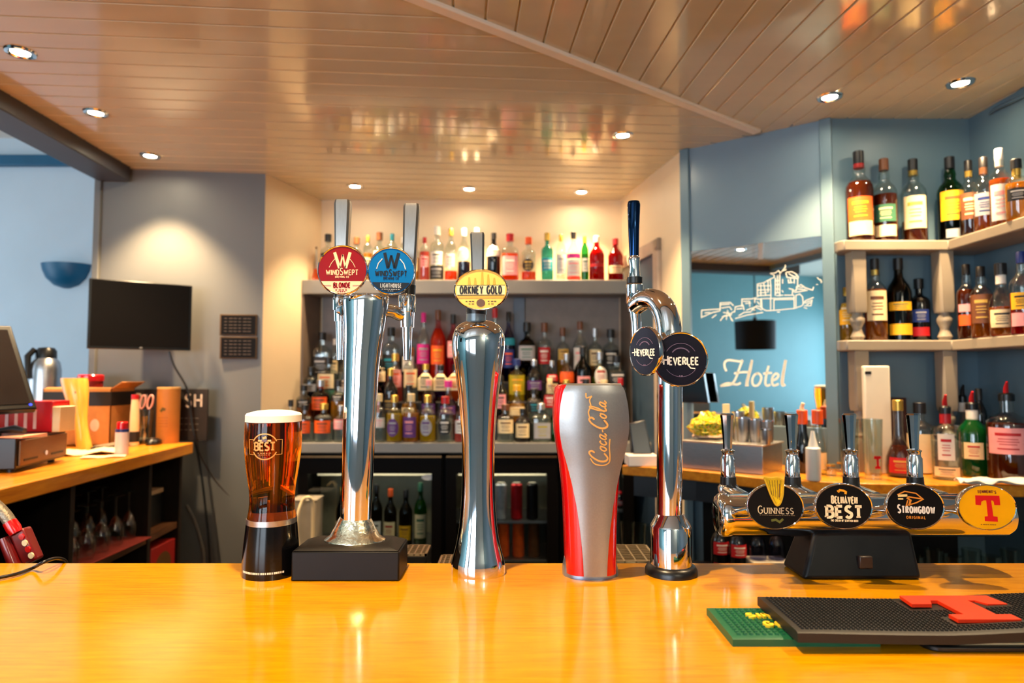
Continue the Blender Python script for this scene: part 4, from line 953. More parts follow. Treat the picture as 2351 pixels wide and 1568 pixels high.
# ================================================================== bottles
def curve_profile(kind, h, r):
    rn = max(.0105, r * .34)
    if kind == 'wine': return [(r * .9, 0), (r, .006), (r, h * .56), (r * .97, h * .6), (r * .8, h * .665), (r * .55, h * .72), (rn * 1.1, h * .77), (rn, h * .82), (rn, h * .93)]
    if kind == 'gin': return [(r * .92, 0), (r, .006), (r, h * .6), (r * .96, h * .645), (r * .78, h * .69), (r * .5, h * .715), (rn * 1.05, h * .74), (rn, h * .77), (rn, h * .9)]
    if kind == 'round': return [(r * .8, 0), (r * .93, h * .03), (r, h * .2), (r * .98, h * .38), (r * .85, h * .5), (r * .6, h * .58), (rn * 1.1, h * .65), (rn, h * .7), (rn, h * .9)]
    if kind == 'malt': return [(r * .92, 0), (r, .006), (r, h * .58), (r * .96, h * .62), (r * .78, h * .67), (r * .56, h * .705), (r * .44, h * .73), (r * .43, h * .76), (r * .46, h * .79), (rn * 1.05, h * .86), (rn, h * .94)]
    if kind == 'tall': return [(r * .92, 0), (r, .006), (r, h * .68), (r * .9, h * .74), (r * .6, h * .8), (rn, h * .85), (rn, h * .94)]
    if kind == 'cone': return [(r, 0), (r, .01), (r * .7, h * .3), (r * .45, h * .6), (r * .3, h * .85), (r * .22, h * .95)]
    if kind == 'decanter': return [(r * .7, 0), (r * .95, h * .03), (r, h * .14), (r * .92, h * .26), (r * .66, h * .38), (r * .42, h * .47), (rn, h * .55), (rn, h * .9)]
    return [(r * .95, 0), (r, .006), (r, h * .9)]
KE = {'sq': 5.0}
MCACHE = {}
def bottle_mesh(key, mk):
    return mk()
GLASSES = {}
def gl(n):
    t = {'clear': (243, 248, 246), 'green': (96, 176, 118), 'dgreen': (18, 58, 34), 'brown': (92, 46, 14), 'black': (22, 20, 20), 'blue': (40, 80, 170), 'teal': (120, 205, 200), 'red': (200, 20, 20), 'amber': (200, 120, 40), 'pink': (250, 170, 170), 'olive': (90, 96, 40)}[n]
    if n in ('black',): return mat('black_glass', (13, 12, 14), .08, var=.1, coat=.3)
    return glass(n + '_glass', t)
LQ = {'amber': (206, 112, 26), 'damber': (128, 46, 8), 'gold': (232, 172, 40), 'yellow': (236, 204, 20), 'orange': (255, 118, 24), 'pink': (255, 130, 116), 'magenta': (204, 24, 112), 'red': (206, 10, 16), 'green': (14, 140, 60), 'purple': (62, 12, 64), 'clear': (236, 240, 238), 'brown': (70, 22, 8), 'lgreen': (196, 214, 90), 'blue': (30, 60, 120)}
PAL = {'w': (240, 232, 220), 'c': (244, 218, 166), 'k': (20, 17, 18), 'o': (246, 92, 20), 'y': (244, 178, 20), 'r': (188, 16, 24), 'g': (54, 110, 80), 'p': (98, 50, 122), 'b': (24, 48, 120), 't': (20, 150, 170), 'm': (226, 40, 150), 's': (170, 168, 170), 'n': (110, 62, 30), 'pk': (250, 160, 160), 'gd': (206, 164, 70), 'ol': (176, 160, 20)}
CN = {'w': 'white', 'c': 'cream', 'k': 'black', 'o': 'orange', 'y': 'yellow', 'r': 'red', 'g': 'green', 'p': 'purple', 'b': 'blue', 't': 'teal', 'm': 'magenta', 's': 'silver', 'n': 'brown', 'pk': 'pink', 'gd': 'gold', 'ol': 'lime'}
def lm(k): return mat(CN[k] + '_label', PAL[k], .55, var=.08, scale=30)
def cm(k): return mat(CN[k] + '_cap', PAL[k], .4 if k not in ('gd', 's') else .25, .7 if k in ('gd', 's') else 0, var=.08)
def bottle(loc, h, r, kind, glassn, liq, lvl, cap, labels, label, group=None, rot=0.0, cat='bottle', pour=False, capsule=None, name='bottle'):
    o = thing(name, loc, label, cat, rot, group); pr0 = curve_profile(kind, h, r); e = 5.0 if kind == 'sq' else 2.0
    if kind == 'sq': pr0 = curve_profile('gin', h, r)
    n = 24
    MB().lathe(pr0, n=n, e=e).build('glass_body', gl(glassn), o)
    if liq and glassn != 'black':
        zt = h * lvl; inn = [(max(.004, a - .0025), max(z, .005)) for a, z in pr0 if z < zt]
        ra = rad_at(pr0, zt); inn.append((max(.004, ra - .0025), zt))
        MB().lathe(inn, n=n, e=e).build('liquid', liquid(liq + '_liquid', LQ[liq], {'clear': .14, 'gold': .4, 'yellow': .55, 'lgreen': .35}.get(liq, .5)), o)
    rn = pr0[-1][0]; ztop = pr0[-1][1]
    if kind == 'cone': MB().lathe([(rn * 1.1, ztop), (rn * 1.1, h)], n=16).build('stopper', cm(cap), o)
    elif pour:
        MB().lathe([(rn * 1.15, ztop - .012), (rn * 1.15, ztop + .012), (rn * .8, ztop + .018)], n=16).build('stopper', BLACK, o)
        MB().tube([(0, 0, ztop + .015), (0, -.004, ztop + .035), (.004, -.018, ztop + .06)], [.009, .008, .004], 12).build('pourer', cm(cap), o)
    else:
        c0 = min(ztop - .012, h * (.84 if kind in ('gin', 'sq', 'round') else .86)); wd = 1.35 if kind in ('gin', 'sq', 'round') else 1.14
        MB().lathe([(rn * wd, c0), (rn * wd, h - .002), (rn * wd * .9, h)], n=18).build('cap', cm(cap), o)
    if capsule: MB().lathe([(rn * 1.1, ztop - .05), (rn * 1.1, ztop - .008)], n=18).build('neck_band', cm(capsule), o)
    def surf(th, z, d):
        rr = rad_at(pr0, z) + d; ca, sa = abs(math.sin(th)), abs(math.cos(th)); k = 1.0 if e == 2 else (ca ** e + sa ** e) ** (-1 / e)
        return (rr * k * math.sin(th), -rr * k * math.cos(th), z)
    for L in labels:
        z0, z1, col, ha = L[0], L[1], L[2], L[3]; oval = len(L) > 5 and L[5] == 'oval'; m = 12; mb = MB()
        if oval:
            zc, hz_ = (z0 + z1) / 2 * h, (z1 - z0) / 2 * h
            ring = [surf(ha * math.cos(2 * PI * j / 24), zc + hz_ * math.sin(2 * PI * j / 24), .0009) for j in range(24)]
            r2 = [surf(ha * .5 * math.cos(2 * PI * j / 24), zc + hz_ * .5 * math.sin(2 * PI * j / 24), .0010) for j in range(24)]
            mb.add(ring + r2 + [surf(0, zc, .0011)], [(j, (j + 1) % 24, 24 + (j + 1) % 24, 24 + j) for j in range(24)] + [(24 + j, 24 + (j + 1) % 24, 48) for j in range(24)])
        else:
            q = [[surf(-ha + 2 * ha * j / m, (z0 + (z1 - z0) * i / 3) * h, .0009) for j in range(m + 1)] for i in range(4)]
            mb.loft(q, cap=False, closed=False)
        lo2 = mb.build('label', lm(col), o)
        pk = L[4] if len(L) > 4 else None
        if pk:
            mb = MB(); zz = (z0 + z1) / 2 * h; hh = (z1 - z0) * h
            for fz0, fz1, fa in ((.2, .31, .6), (.06, .09, .45), (-.04, -.01, .5), (-.14, -.11, .4), (-.32, -.27, .5)):
                q = [[surf(-ha * fa + 2 * ha * fa * j / 8, zz + hh * f, .0014) for j in range(9)] for f in (fz0, fz1)]
                mb.loft(q, cap=False, closed=False)
            mb.build('label_print', lm(pk), lo2)
    return o

# ------------------------------------------------------------------ niche furniture
SHZ = CAMZ + (HOR - 640) / FPX * 3.88
xl = lambda y: NA.x + (NB.x - NA.x) * (y - NA.y) / (NBY - NA.y)
xr = lambda y: NC.x + (MA.x - NC.x) * (NBY - y) / (NBY - MA.y)
def niche_board(y0, y1, z0, z1, ins=.002):
    return MB().prism([(xl(y0) + ins, y0), (xr(y0) - ins, y0), (xr(y1) - ins, y1), (xl(y1) + ins, y1)], z0, z1)
NF = P(1000, 640, 3.9).y
o = tag(niche_board(NF, NBY - .002, SHZ - .085, SHZ).build('niche_shelf', GREY_SHELF, None, bevel=.004), 'thick grey upper shelf across the bottle niche', 'shelf')
WTZ = CAMZ - (1015 - HOR) / FPX * 3.61
o = tag(niche_board(3.605, NBY - .002, WTZ - .056, WTZ).build('niche_worktop', GREY_SHELF, None, bevel=.004), 'grey worktop over the fridges in the bottle niche', 'worktop')
pp = P(1192, 760, NBY)
o = tag(MB().box(pp.x - .035, pp.x + .035, NBY - .034, NBY - .0155, WTZ + .001, SHZ - .086).build('upright_batten', mat('slate_blue_paint', (92, 106, 124), .45), None, bevel=.003), 'slate blue upright batten behind the tiered bottles', 'upright')
ROWY = [3.665, 3.772, 3.879, 3.985]; ROWZ = [WTZ, WTZ + .10, WTZ + .215, WTZ + .33]
for sgn, nm_, fn_ in ((1, 'brown side board at the grey wall end under the upper niche shelf', xl), (-1, 'brown side board at the doorway end under the upper niche shelf', xr)):
    tag(MB().prism([(fn_(3.905) + .002 * sgn, 3.905), (fn_(3.905) + .014 * sgn, 3.905), (fn_(NBY - .02) + .014 * sgn, NBY - .02), (fn_(NBY - .02) + .002 * sgn, NBY - .02)], WTZ + .0005, SHZ - .0855).build('side_board', mat('brown_grey_board', (112, 96, 84), .5), None, smooth=False), nm_, 'panel')
tag(MB().box(xl(NBY) + .02, xr(NBY) - .02, NBY - .015, NBY - .003, WTZ + .0005, SHZ - .0855).build('back_board', mat('grey_back_board', (124, 114, 110), .5), None, smooth=False), 'grey rear board behind the tiered bottles in the niche', 'panel')
for i in range(1, 4):
    y0 = ROWY[i] - .053; y1 = (ROWY[i + 1] - .0535) if i < 3 else NBY - .036
    tag(MB().box(xl(y1) + .03, xr(y1) - .06, y0, y1, WTZ + .0005, ROWZ[i] - .0005).build('display_step', mat('dark_brown_step', (36, 26, 20), .5), None, bevel=.003), ('lowest', '', 'middle', 'tallest')[i if i != 1 else 0] + ' dark step block under the ' + ('', 'second', 'third', 'rear')[i] + ' row of niche bottles', 'step')
ORD = ['first', 'second', 'third', 'fourth', 'fifth', 'sixth', 'seventh', 'eighth', 'ninth', 'tenth', 'eleventh', 'twelfth', 'thirteenth', 'fourteenth', 'fifteenth', 'sixteenth', 'seventeenth', 'eighteenth', 'nineteenth', 'twentieth', 'twenty-first', 'twenty-second', 'twenty-third', 'twenty-fourth']
GN = {'clear': 'clear', 'dgreen': 'dark green', 'black': 'black', 'green': 'green', 'brown': 'brown', 'blue': 'blue', 'teal': 'teal', 'red': 'red', 'amber': 'amber', 'pink': 'pink', 'olive': 'olive'}
LN = {'amber': 'amber', 'damber': 'dark amber', 'gold': 'gold', 'yellow': 'yellow', 'orange': 'orange', 'pink': 'pink', 'magenta': 'magenta', 'red': 'red', 'green': 'green', 'purple': 'dark purple', 'clear': 'clear', 'brown': 'dark brown', 'lgreen': 'pale green', 'blue': 'blue'}
def auto_label(gls, liq, cap, labels, tail):
    c = GN[gls] if gls != 'clear' or not liq else LN[liq]
    s = c + ' bottle, ' + CN[cap] + ' cap'
    if labels: s += ', ' + CN[labels[0][2]] + ' label'
    return s + ', ' + tail
def row(specs, Y, z, place, group):
    n = len(specs); specs = sorted(specs, key=lambda s: -s[0])
    rr = [min(px(sp[2] / 2, Y), .0515 if 'niche' in place else 1, NBY - .019 - Y if place.startswith('in the rear niche') else 1) for sp in specs]; xx = []
    for sp, r in zip(specs, rr):
        x = P(sp[0], 800, Y).x
        xx.append(min(max(x, xl(Y) + r + .032), xr(Y) - r - .032) if 'niche' in place else x)
    for it in range(120):
        for i in range(n - 1):
            g_ = (rr[i] + rr[i + 1]) * 1.02 - (xx[i] - xx[i + 1])
            if g_ > 0: xx[i] += g_ / 2; xx[i + 1] -= g_ / 2
        if 'niche' in place: xx = [min(max(x, xl(Y) + r + .032), xr(Y) - r - .032) for x, r in zip(xx, rr)]
    for i in range(n - 1):
        d = (xx[i] - xx[i + 1]) * .985
        if rr[i] + rr[i + 1] > d: k = d / (rr[i] + rr[i + 1]); rr[i] *= k; rr[i + 1] *= k
    rr = [r * .99 for r in rr]
    for i, sp in enumerate(specs):
        u, vt, wpx, kind, gls, liq, lvl, cap, labels = sp[:9]
        x = xx[i]; h = P(u, vt, Y).z - z; r = rr[i]
        bottle((x, Y, z), h, r, kind, gls, liq, lvl, cap, labels, auto_label(gls, liq, cap, labels, ORD[i] + ' from doorway ' + place), group, R(random.uniform(-8, 8)))
A, B_, D_ = 1.0, .8, 1.25
# upper shelf: u, top v, width, kind, glass, liquid, level, cap, labels (z0, z1, colour, half angle, print, shape)
row([
 (687, 567, 20, 'cone', 'clear', 'orange', .35, 'n', []),
 (715, 538, 34, 'gin', 'clear', 'pink', .42, 'k', [(.24, .58, 'k', 1.2, 's')]),
 (752, 540, 34, 'gin', 'clear', 'amber', .5, 'k', [(.24, .58, 'k', 1.2, 'gd')]),
 (790, 545, 30, 'gin', 'clear', 'gold', .5, 'n', [(.2, .5, 'w', .9, 'k')]),
 (815, 541, 22, 'tall', 'clear', 'gold', .6, 'gd', [(.2, .5, 'c', .9, 'n')]),
 (840, 534, 32, 'gin', 'clear', 'lgreen', .55, 'n', [(.3, .6, 'w', .9, 'gd')]),
 (868, 537, 26, 'tall', 'clear', 'clear', .6, 't', [(.25, .6, 'w', .9, 't')]),
 (892, 545, 24, 'wine', 'clear', 'gold', .6, 'w', [(.2, .5, 'w', .9, 'gd')]),
 (914, 541, 26, 'gin', 'clear', 'gold', .5, 'k', [(.2, .5, 'c', .9, 'k')]),
 (965, 545, 24, 'tall', 'clear', 'pink', .66, 'r', [(.3, .55, 'pk', .9, 'r')]),
 (990, 520, 33, 'gin', 'clear', 'clear', .5, 'w', [(.28, .52, 'w', .9, 'k'), (.02, .26, 'k', 1.3, 's')]),
 (1028, 525, 30, 'wine', 'clear', 'orange', .18, 'gd', [(.25, .5, 'w', .8, 'pk')]),
 (1059, 525, 30, 'wine', 'clear', 'purple', .36, 'w', [(.36, .62, 'w', 1.0, 's', 'oval')]),
 (1094, 524, 28, 'wine', 'clear', 'red', .4, 'w', [(.3, .55, 'w', .9, 'r')]),
 (1133, 535, 32, 'wine', 'black', None, 0, 'k', [(.5, .72, 'w', 1.2, 'gd')]),
 (1171, 537, 40, 'sq', 'clear', 'orange', .56, 'r', [(.1, .5, 'pk', .8, 'w')]),
 (1214, 545, 34, 'gin', 'clear', 'orange', .2, 'o', [(.2, .48, 'k', .85, 'gd', 'oval')]),
 (1257, 535, 28, 'gin', 'teal', 'clear', .5, 'gd', [(.2, .46, 't', 1.2, 'w')]),
 (1292, 539, 24, 'tall', 'clear', 'clear', .6, 'gd', [(.14, .56, 'w', 1.0, 's')]),
 (1318, 533, 33, 'wine', 'clear', 'pink', .1, 'k', [(.44, .54, 'm', 1.3), (.08, .42, 'w', 1.2, 'pk')]),
 (1345, 543, 18, 'tall', 'green', 'lgreen', .6, 'y', [(.2, .5, 'w', .9, 'g')]),
 (1367, 542, 36, 'wine', 'red', 'red', .62, 'w', [(.3, .36, 'r', 1.0)], ),
 (1415, 548, 36, 'wine', 'red', 'red', .62, 'r', [(.16, .34, 'c', 1.1, 'r')]),
], 3.95, SHZ, 'on the upper niche shelf', 'bottles on the upper niche shelf')
# front row on the worktop
row([
 (670, 918, 26, 'gin', 'clear', 'amber', .5, 'k', [(.2, .5, 'k', 1.0, 'w')]),
 (703, 928, 39, 'gin', 'clear', 'clear', .5, 'k', [(.24, .56, 'o', .9, 'n')]),
 (746, 926, 42, 'gin', 'clear', 'clear', .5, 'gd', [(.24, .56, 'o', 1.0, 'n'), (.6, .7, 'k', 1.1)]),
 (784, 930, 30, 'gin', 'clear', 'clear', .5, 's', [(.35, .62, 'pk', 1.0, 'w')]),
 (826, 915, 36, 'gin', 'clear', 'gold', .5, 'n', [(.2, .5, 'w', .9, 'k')]),
 (873, 904, 32, 'gin', 'clear', 'clear', .5, 'c', [(.3, .5, 'w', 1.0, 'pk')]),
 (908, 907, 37, 'gin', 'clear', 'yellow', .6, 'gd', [(.12, .5, 'p', .75, 's', 'oval')]),
 (944, 904, 37, 'gin', 'clear', 'gold', .6, 'c', [(.1, .52, 'p', .9, 'pk')]),
 (982, 907, 38, 'gin', 'clear', 'yellow', .55, 'gd', [(.14, .5, 's', .75, 'p', 'oval')]),
 (1023, 910, 40, 'gin', 'clear', 'clear', .5, 'r', [(.16, .52, 'k', .8, 'w', 'oval')]),
 (1060, 915, 32, 'gin', 'clear', 'pink', .5, 'w', [(.2, .5, 'w', .9, 'n')]),
 (1100, 912, 36, 'gin', 'clear', 'clear', .5, 'k', [(.2, .5, 'c', .9, 'k')]),
 (1161, 928, 40, 'gin', 'clear', 'clear', .5, 'n', [(.24, .6, 'c', 1.0, 'n')]),
 (1200, 938, 38, 'wine', 'black', None, 0, 'k', [(.14, .56, 'c', .9, 'n')]),
 (1243, 926, 42, 'sq', 'clear', 'clear', .5, 's', [(.1, .5, 's', .8, 'ol')]),
 (1278, 925, 30, 'gin', 'green', 'lgreen', .55, 'g', [(.2, .5, 'g', 1.0, 'w')]),
 (1322, 918, 36, 'gin', 'clear', 'gold', .5, 'k', [(.2, .5, 'w', .9, 'k')]),
 (1372, 916, 38, 'gin', 'clear', 'clear', .5, 's', [(.2, .5, 'c', .9, 'b')]),
 (1415, 920, 34, 'wine', 'brown', 'brown', .6, 'gd', [(.15, .45, 'c', .9, 'r')]),
], ROWY[0], ROWZ[0], 'in the front niche row', 'front row of bottles in the niche')
row([
 (700, 884, 34, 'gin', 'clear', 'amber', .5, 'k', [(.4, .6, 'k', 1.0, 'w')]),
 (738, 872, 40, 'gin', 'amber', 'damber', .5, 's', [(.3, .6, 'o', 1.0, 'n')]),
 (778, 872, 34, 'gin', 'clear', 'gold', .5, 'k', [(.5, .64, 'k', .9, 'w')]),
 (822, 866, 38, 'gin', 'clear', 'clear', .5, 'w', [(.3, .6, 'w', .9, 'k')]),
 (866, 858, 32, 'wine', 'brown', 'brown', .6, 'r', [(.2, .5, 'pk', .9, 'n')]),
 (895, 846, 34, 'wine', 'black', None, 0, 'gd', [(.2, .46, 'k', 1.0, 'gd')]),
 (940, 884, 36, 'round', 'clear', 'gold', .5, 'k', [(.2, .4, 'c', .9, 'n')]),
 (985, 872, 34, 'wine', 'clear', 'purple', .62, 'pk', [(.2, .44, 'p', 1.0, 's')]),
 (1030, 874, 40, 'round', 'clear', 'purple', .55, 'm', [(.2, .4, 'p', 1.0, 'pk')]),
 (1072, 878, 34, 'gin', 'clear', 'orange', .5, 'c', [(.2, .5, 'w', .9, 'o')]),
 (1120, 872, 34, 'gin', 'clear', 'pink', .5, 'k', [(.3, .5, 'w', .9, 'k')]),
 (1150, 862, 30, 'wine', 'black', None, 0, 'k', [(.3, .6, 'pk', .9, 'k')]),
 (1185, 884, 42, 'round', 'clear', 'gold', .5, 'y', [(.2, .42, 'c', 1.0, 'gd')]),
 (1226, 892, 36, 'gin', 'clear', 'clear', .5, 'k', [(.3, .6, 'k', 1.0, 't')]),
 (1262, 868, 32, 'wine', 'clear', 'clear', .5, 'c', [(.34, .62, 'r', 1.0, 'w')]),
 (1300, 872, 36, 'gin', 'clear', 'lgreen', .5, 'gd', [(.2, .5, 'w', .9, 'g')]),
 (1345, 870, 36, 'gin', 'clear', 'clear', .5, 'k', [(.2, .5, 's', .9, 'k')]),
 (1386, 872, 38, 'round', 'clear', 'gold', .5, 'c', [(.2, .4, 'w', .9, 'k')]),
 (1424, 868, 28, 'gin', 'clear', 'amber', .5, 'r', [(.3, .5, 'c', .9, 'r')]),
], ROWY[1], ROWZ[1], 'in the second niche row', 'second row of bottles in the niche')
row([
 (716, 842, 38, 'gin', 'black', None, 0, 'k', [(.3, .5, 's', .9, 'k')]),
 (748, 820, 42, 'sq', 'clear', 'clear', .5, 'k', [(.3, .62, 'c', .9, 'o'), (.06, .26, 'g', 1.1)]),
 (776, 786, 36, 'round', 'clear', 'clear', .5, 'n', [(.16, .36, 'w', 1.0, 'k')]),
 (824, 800, 36, 'gin', 'clear', 'clear', .5, 'k', [(.3, .6, 'w', .9, 'k')]),
 (866, 806, 40, 'sq', 'dgreen', 'brown', .5, 's', [(.4, .66, 'c', 1.0, 'k')]),
 (902, 812, 36, 'gin', 'clear', 'pink', .55, 'gd', [(.3, .66, 'pk', 1.0, 'o')]),
 (936, 798, 34, 'gin', 'clear', 'clear', .5, 'n', [(.26, .6, 'c', 1.0, 'o')]),
 (970, 836, 34, 'sq', 'clear', 'brown', .5, 'gd', [(.3, .76, 'c', 1.0, 'k')]),
 (1006, 838, 34, 'sq', 'clear', 'purple', .5, 'k', [(.3, .76, 'c', 1.0, 'k')]),
 (1040, 836, 32, 'sq', 'clear', 'orange', .5, 'k', [(.3, .76, 'c', 1.0, 'o')]),
 (1090, 822, 34, 'gin', 'clear', 'red', .5, 'k', [(.3, .6, 'w', .9, 'r')]),
 (1134, 826, 34, 'wine', 'dgreen', 'brown', .6, 's', [(.2, .5, 'w', .9, 'g')]),
 (1186, 824, 38, 'gin', 'clear', 'yellow', .62, 'b', [(.16, .62, 'ol', 1.2, 'y')]),
 (1226, 826, 36, 'wine', 'black', None, 0, 's', [(.28, .5, 'p', 1.1, 's')]),
 (1268, 828, 32, 'wine', 'clear', 'brown', .5, 's', [(.5, .66, 'r', .9, 'w'), (.2, .44, 'c', .9, 'r')]),
 (1306, 812, 34, 'wine', 'clear', 'orange', .6, 's', [(.4, .62, 'o', 1.2)]),
 (1338, 796, 40, 'wine', 'dgreen', 'brown', .6, 'k', [(.15, .46, 'pk', .8, 'k')]),
 (1374, 808, 36, 'gin', 'clear', 'lgreen', .5, 's', [(.3, .7, 'w', .9, 'r', 'oval')]),
 (1412, 816, 40, 'sq', 'clear', 'clear', .5, 'k', [(.3, .66, 'k', 1.0, 'w')]),
], ROWY[2], ROWZ[2], 'in the third niche row', 'third row of bottles in the niche')
row([
 (738, 763, 42, 'sq', 'clear', 'clear', .5, 'k', [(.12, .5, 'k', 1.0, 's')]),
 (764, 778, 20, 'tall', 'clear', 'clear', .6, 'w', [(.2, .5, 'c', .9, 'k')]),
 (806, 768, 34, 'gin', 'clear', 'clear', .5, 'k', [(.2, .5, 'w', .9, 'k')]),
 (848, 770, 34, 'gin', 'clear', 'amber', .5, 'n', [(.2, .5, 'c', .9, 'k')]),
 (898, 752, 38, 'sq', 'clear', 'blue', .5, 'k', [(.1, .5, 'k', 1.1, 't')]),
 (938, 760, 32, 'gin', 'clear', 'clear', .5, 'gd', [(.2, .5, 'w', .9, 'k')]),
 (974, 718, 30, 'wine', 'clear', 'magenta', .5, 'm', [(.26, .54, 'm', 1.2, 's')]),
 (1004, 712, 36, 'wine', 'pink', 'orange', .74, 'n', [(.24, .5, 'o', .9, 'y')]),
 (1040, 722, 32, 'wine', 'pink', 'magenta', .6, 'k', [(.36, .6, 'pk', .8, 'w')]),
 (1080, 730, 34, 'wine', 'clear', 'red', .6, 'n', [(.3, .5, 'w', .9, 'r')]),
 (1136, 706, 32, 'wine', 'clear', 'red', .5, 'r', [(.3, .5, 'pk', .9, 'r')]),
 (1168, 716, 30, 'wine', 'blue', 'blue', .5, 'k', [(.52, .62, 't', 1.2), (.2, .46, 'b', 1.0, 'o')]),
 (1210, 740, 38, 'sq', 'dgreen', 'brown', .4, 'k', [(.36, .6, 's', 1.0, 'g')]),
 (1250, 741, 34, 'gin', 'clear', 'clear', .4, 'n', [(.3, .58, 'r', .9, 'w')]),
 (1292, 752, 30, 'gin', 'clear', 'gold', .4, 'n', [(.4, .6, 'gd', .9, 'n')]),
 (1332, 738, 34, 'wine', 'clear', 'clear', .6, 'n', [(.2, .56, 'w', 1.0, 'pk')]),
 (1366, 754, 32, 'gin', 'clear', 'amber', .35, 's', [(.3, .6, 'c', .9, 'n')]),
 (1402, 756, 40, 'gin', 'clear', 'clear', .5, 'k', [(.3, .6, 'k', 1.0, 'w')]),
], ROWY[3], ROWZ[3], 'in the rear niche row', 'rear row of bottles in the niche')

# ------------------------------------------------------------------ fridges under the worktop
def can(loc, col, label, group, h=.2):
    o = thing('drink_can', loc, label, 'can', 0, group)
    MB().lathe([(.026, 0), (.033, .006), (.033, h - .008), (.026, h)], n=24).build('can_body', mat(CN[col] + '_can', PAL[col], .3, .5, var=.2, scale=40), o)
    MB().lathe([(.026, h), (.026, h + .0025), (.022, h + .001)], n=24).build('can_lid', CHROME, o)
FYF = 3.635
def fridge(x0, x1, label, sh):
    o = thing('bottle_fridge', ((x0 + x1) / 2, FYF, 0), label, 'fridge'); w = (x1 - x0) / 2; dp = NBY - FYF - .03; H = WTZ - .062
    MB().box(-w, w, .04, dp, .05, .1).box(-w, -w + .02, .04, dp, .1, H).box(w - .02, w, .04, dp, .1, H).box(-w, w, .04, dp, H - .02, H).box(-w, w, dp - .02, dp, .1, H).build('carcass', BLACK_MATT, o, smooth=False)
    fw, tb = .055, .17
    dr = MB().box(-w + .01, -w + .01 + fw, 0, .035, .1, H - .01).box(w - .01 - fw, w - .01, 0, .035, .1, H - .01).box(-w + .01 + fw, w - .01 - fw, 0, .035, .1, .16).box(-w + .01 + fw, w - .01 - fw, 0, .035, H - .11, H - .01).build('door', mat('dark_brown_door', (10, 7, 6), .5, spec=.06), o, smooth=False)
    MB().box(-w + .01 + fw, w - .01 - fw, .014, .02, .16, H - .11).build('door_pane', PANE, dr, smooth=False)
    MB().box(-w + .01, w - .01, -.008, .0, H - .022, H - .012).build('door_trim', mat('brass_trim', (150, 110, 70), .35, .8), dr, smooth=False)
    for z in sh: MB().box(-w + .021, w - .021, .06, dp - .027, z - .012, z).build('shelf', STEEL, o, smooth=False)
    MB().box(-w + .06, w - .06, .2, .23, H - .15, H - .022).build('light_strip', mat('fridge_light', (255, 232, 190), .4, emit=.35, var=0), o, smooth=False)
    MB().box(-w + .021, w - .021, dp - .026, dp - .0205, .11, H - .021).build('lining', mat('pale_fridge_lining', (150, 140, 112), .5), o, smooth=False)
    fl = bpy.data.lights.new('fridge_lamp', 'AREA'); fl.shape = 'RECTANGLE'; fl.size = w * 1.5; fl.size_y = .03; fl.energy = .9; fl.color = (1, .86, .62)
    fo = bpy.data.objects.new('fridge_lamp', fl); C.objects.link(fo); fo.parent = o; fo.location = (0, .1, H - .03); fo.rotation_euler = (R(25), 0, 0)
    return o
xa, xb, xc, xd = xl(3.9) + .075, P(1018, 1100, FYF).x, P(1283, 1100, FYF).x, xr(4.0) - .03
f1 = fridge(xa, xb, 'black glass door fridge with wine bottles behind the black tower box', (.515,))
f2 = fridge(xb + .006, xc, 'black glass door fridge with cans behind the waisted chrome tower', (.45, .66))
f3 = fridge(xc + .006, xd, 'black glass door fridge with green bottles behind the cola tower', (.42, .72))
cc = P(985, 1097, FYF - .004)
MB().disc((px(985 - CX, FYF) - f1.location.x, -.0005 + .014, cc.z), Vector((1, 0, 0)), Vector((0, 0, 1)), Vector((0, -1, 0)), .038, .016, 0, .0015).build('badge_oval', WHITE, f1)
FW = [(790, 1118, 30, 'wine', 'brown', 'brown', .7, 'gd', [(.12, .42, 'c', 1.0, 'k')]), (868, 1112, 32, 'wine', 'olive', 'gold', .7, 'k', [(.12, .4, 'w', 1.0, 'k')]), (900, 1122, 32, 'wine', 'olive', 'gold', .7, 'o', [(.1, .42, 'c', 1.0, 'r')]), (935, 1124, 34, 'wine', 'olive', 'gold', .7, 'k', [(.1, .36, 'y', 1.0, 'n')]), (968, 1108, 32, 'wine', 'green', 'lgreen', .7, 'g', [(.12, .5, 'c', 1.0, 'g')]), (830, 1118, 32, 'wine', 'dgreen', 'brown', .7, 'r', [(.12, .42, 'w', 1.0, 'r')])]
row([(u, vt, w * .92, k, g, l, lv, c, lb) for u, vt, w, k, g, l, lv, c, lb in FW], FYF + .13, .5155, 'in the wine fridge', 'wine bottles in the fridge')
for i, (u, v, z, col) in enumerate(((1150, 0, .6605, 's'), (1186, 0, .6605, 'r'), (1222, 0, .6605, 'k'), (1156, 0, .4505, 'o'), (1190, 0, .4505, 'o'), (1226, 0, .4505, 'n'), (1078, 0, .6605, 'r'), (1078, 0, .4505, 'o'))):
    can((P(u, 1180, FYF + .12).x, FYF + .12, z), col, CN[col] + ' drink can on the ' + ('upper' if z > .6 else 'lower') + ' fridge shelf, ' + ('nearest the cola tower side', 'in the middle', 'nearest the chrome tower', 'tucked behind the chrome tower')[{1222: 0, 1226: 0, 1186: 1, 1190: 1, 1150: 2, 1156: 2}.get(u, 3)], 'cans in the fridge', .2 if z > .6 else .19)
row([(1306, 1128, 26, 'tall', 'green', 'lgreen', .7, 'gd', [(.2, .5, 'w', 1.0, 'g')]), (1340, 1128, 26, 'tall', 'green', 'lgreen', .7, 'gd', [(.2, .5, 'g', 1.0, 'w')]), (1420, 1128, 26, 'tall', 'brown', 'brown', .7, 'r', [(.2, .5, 'r', 1.0, 'w')])], FYF + .13, .7205, 'in the fridge behind the cola tower', 'bottles in the fridge behind the cola tower')
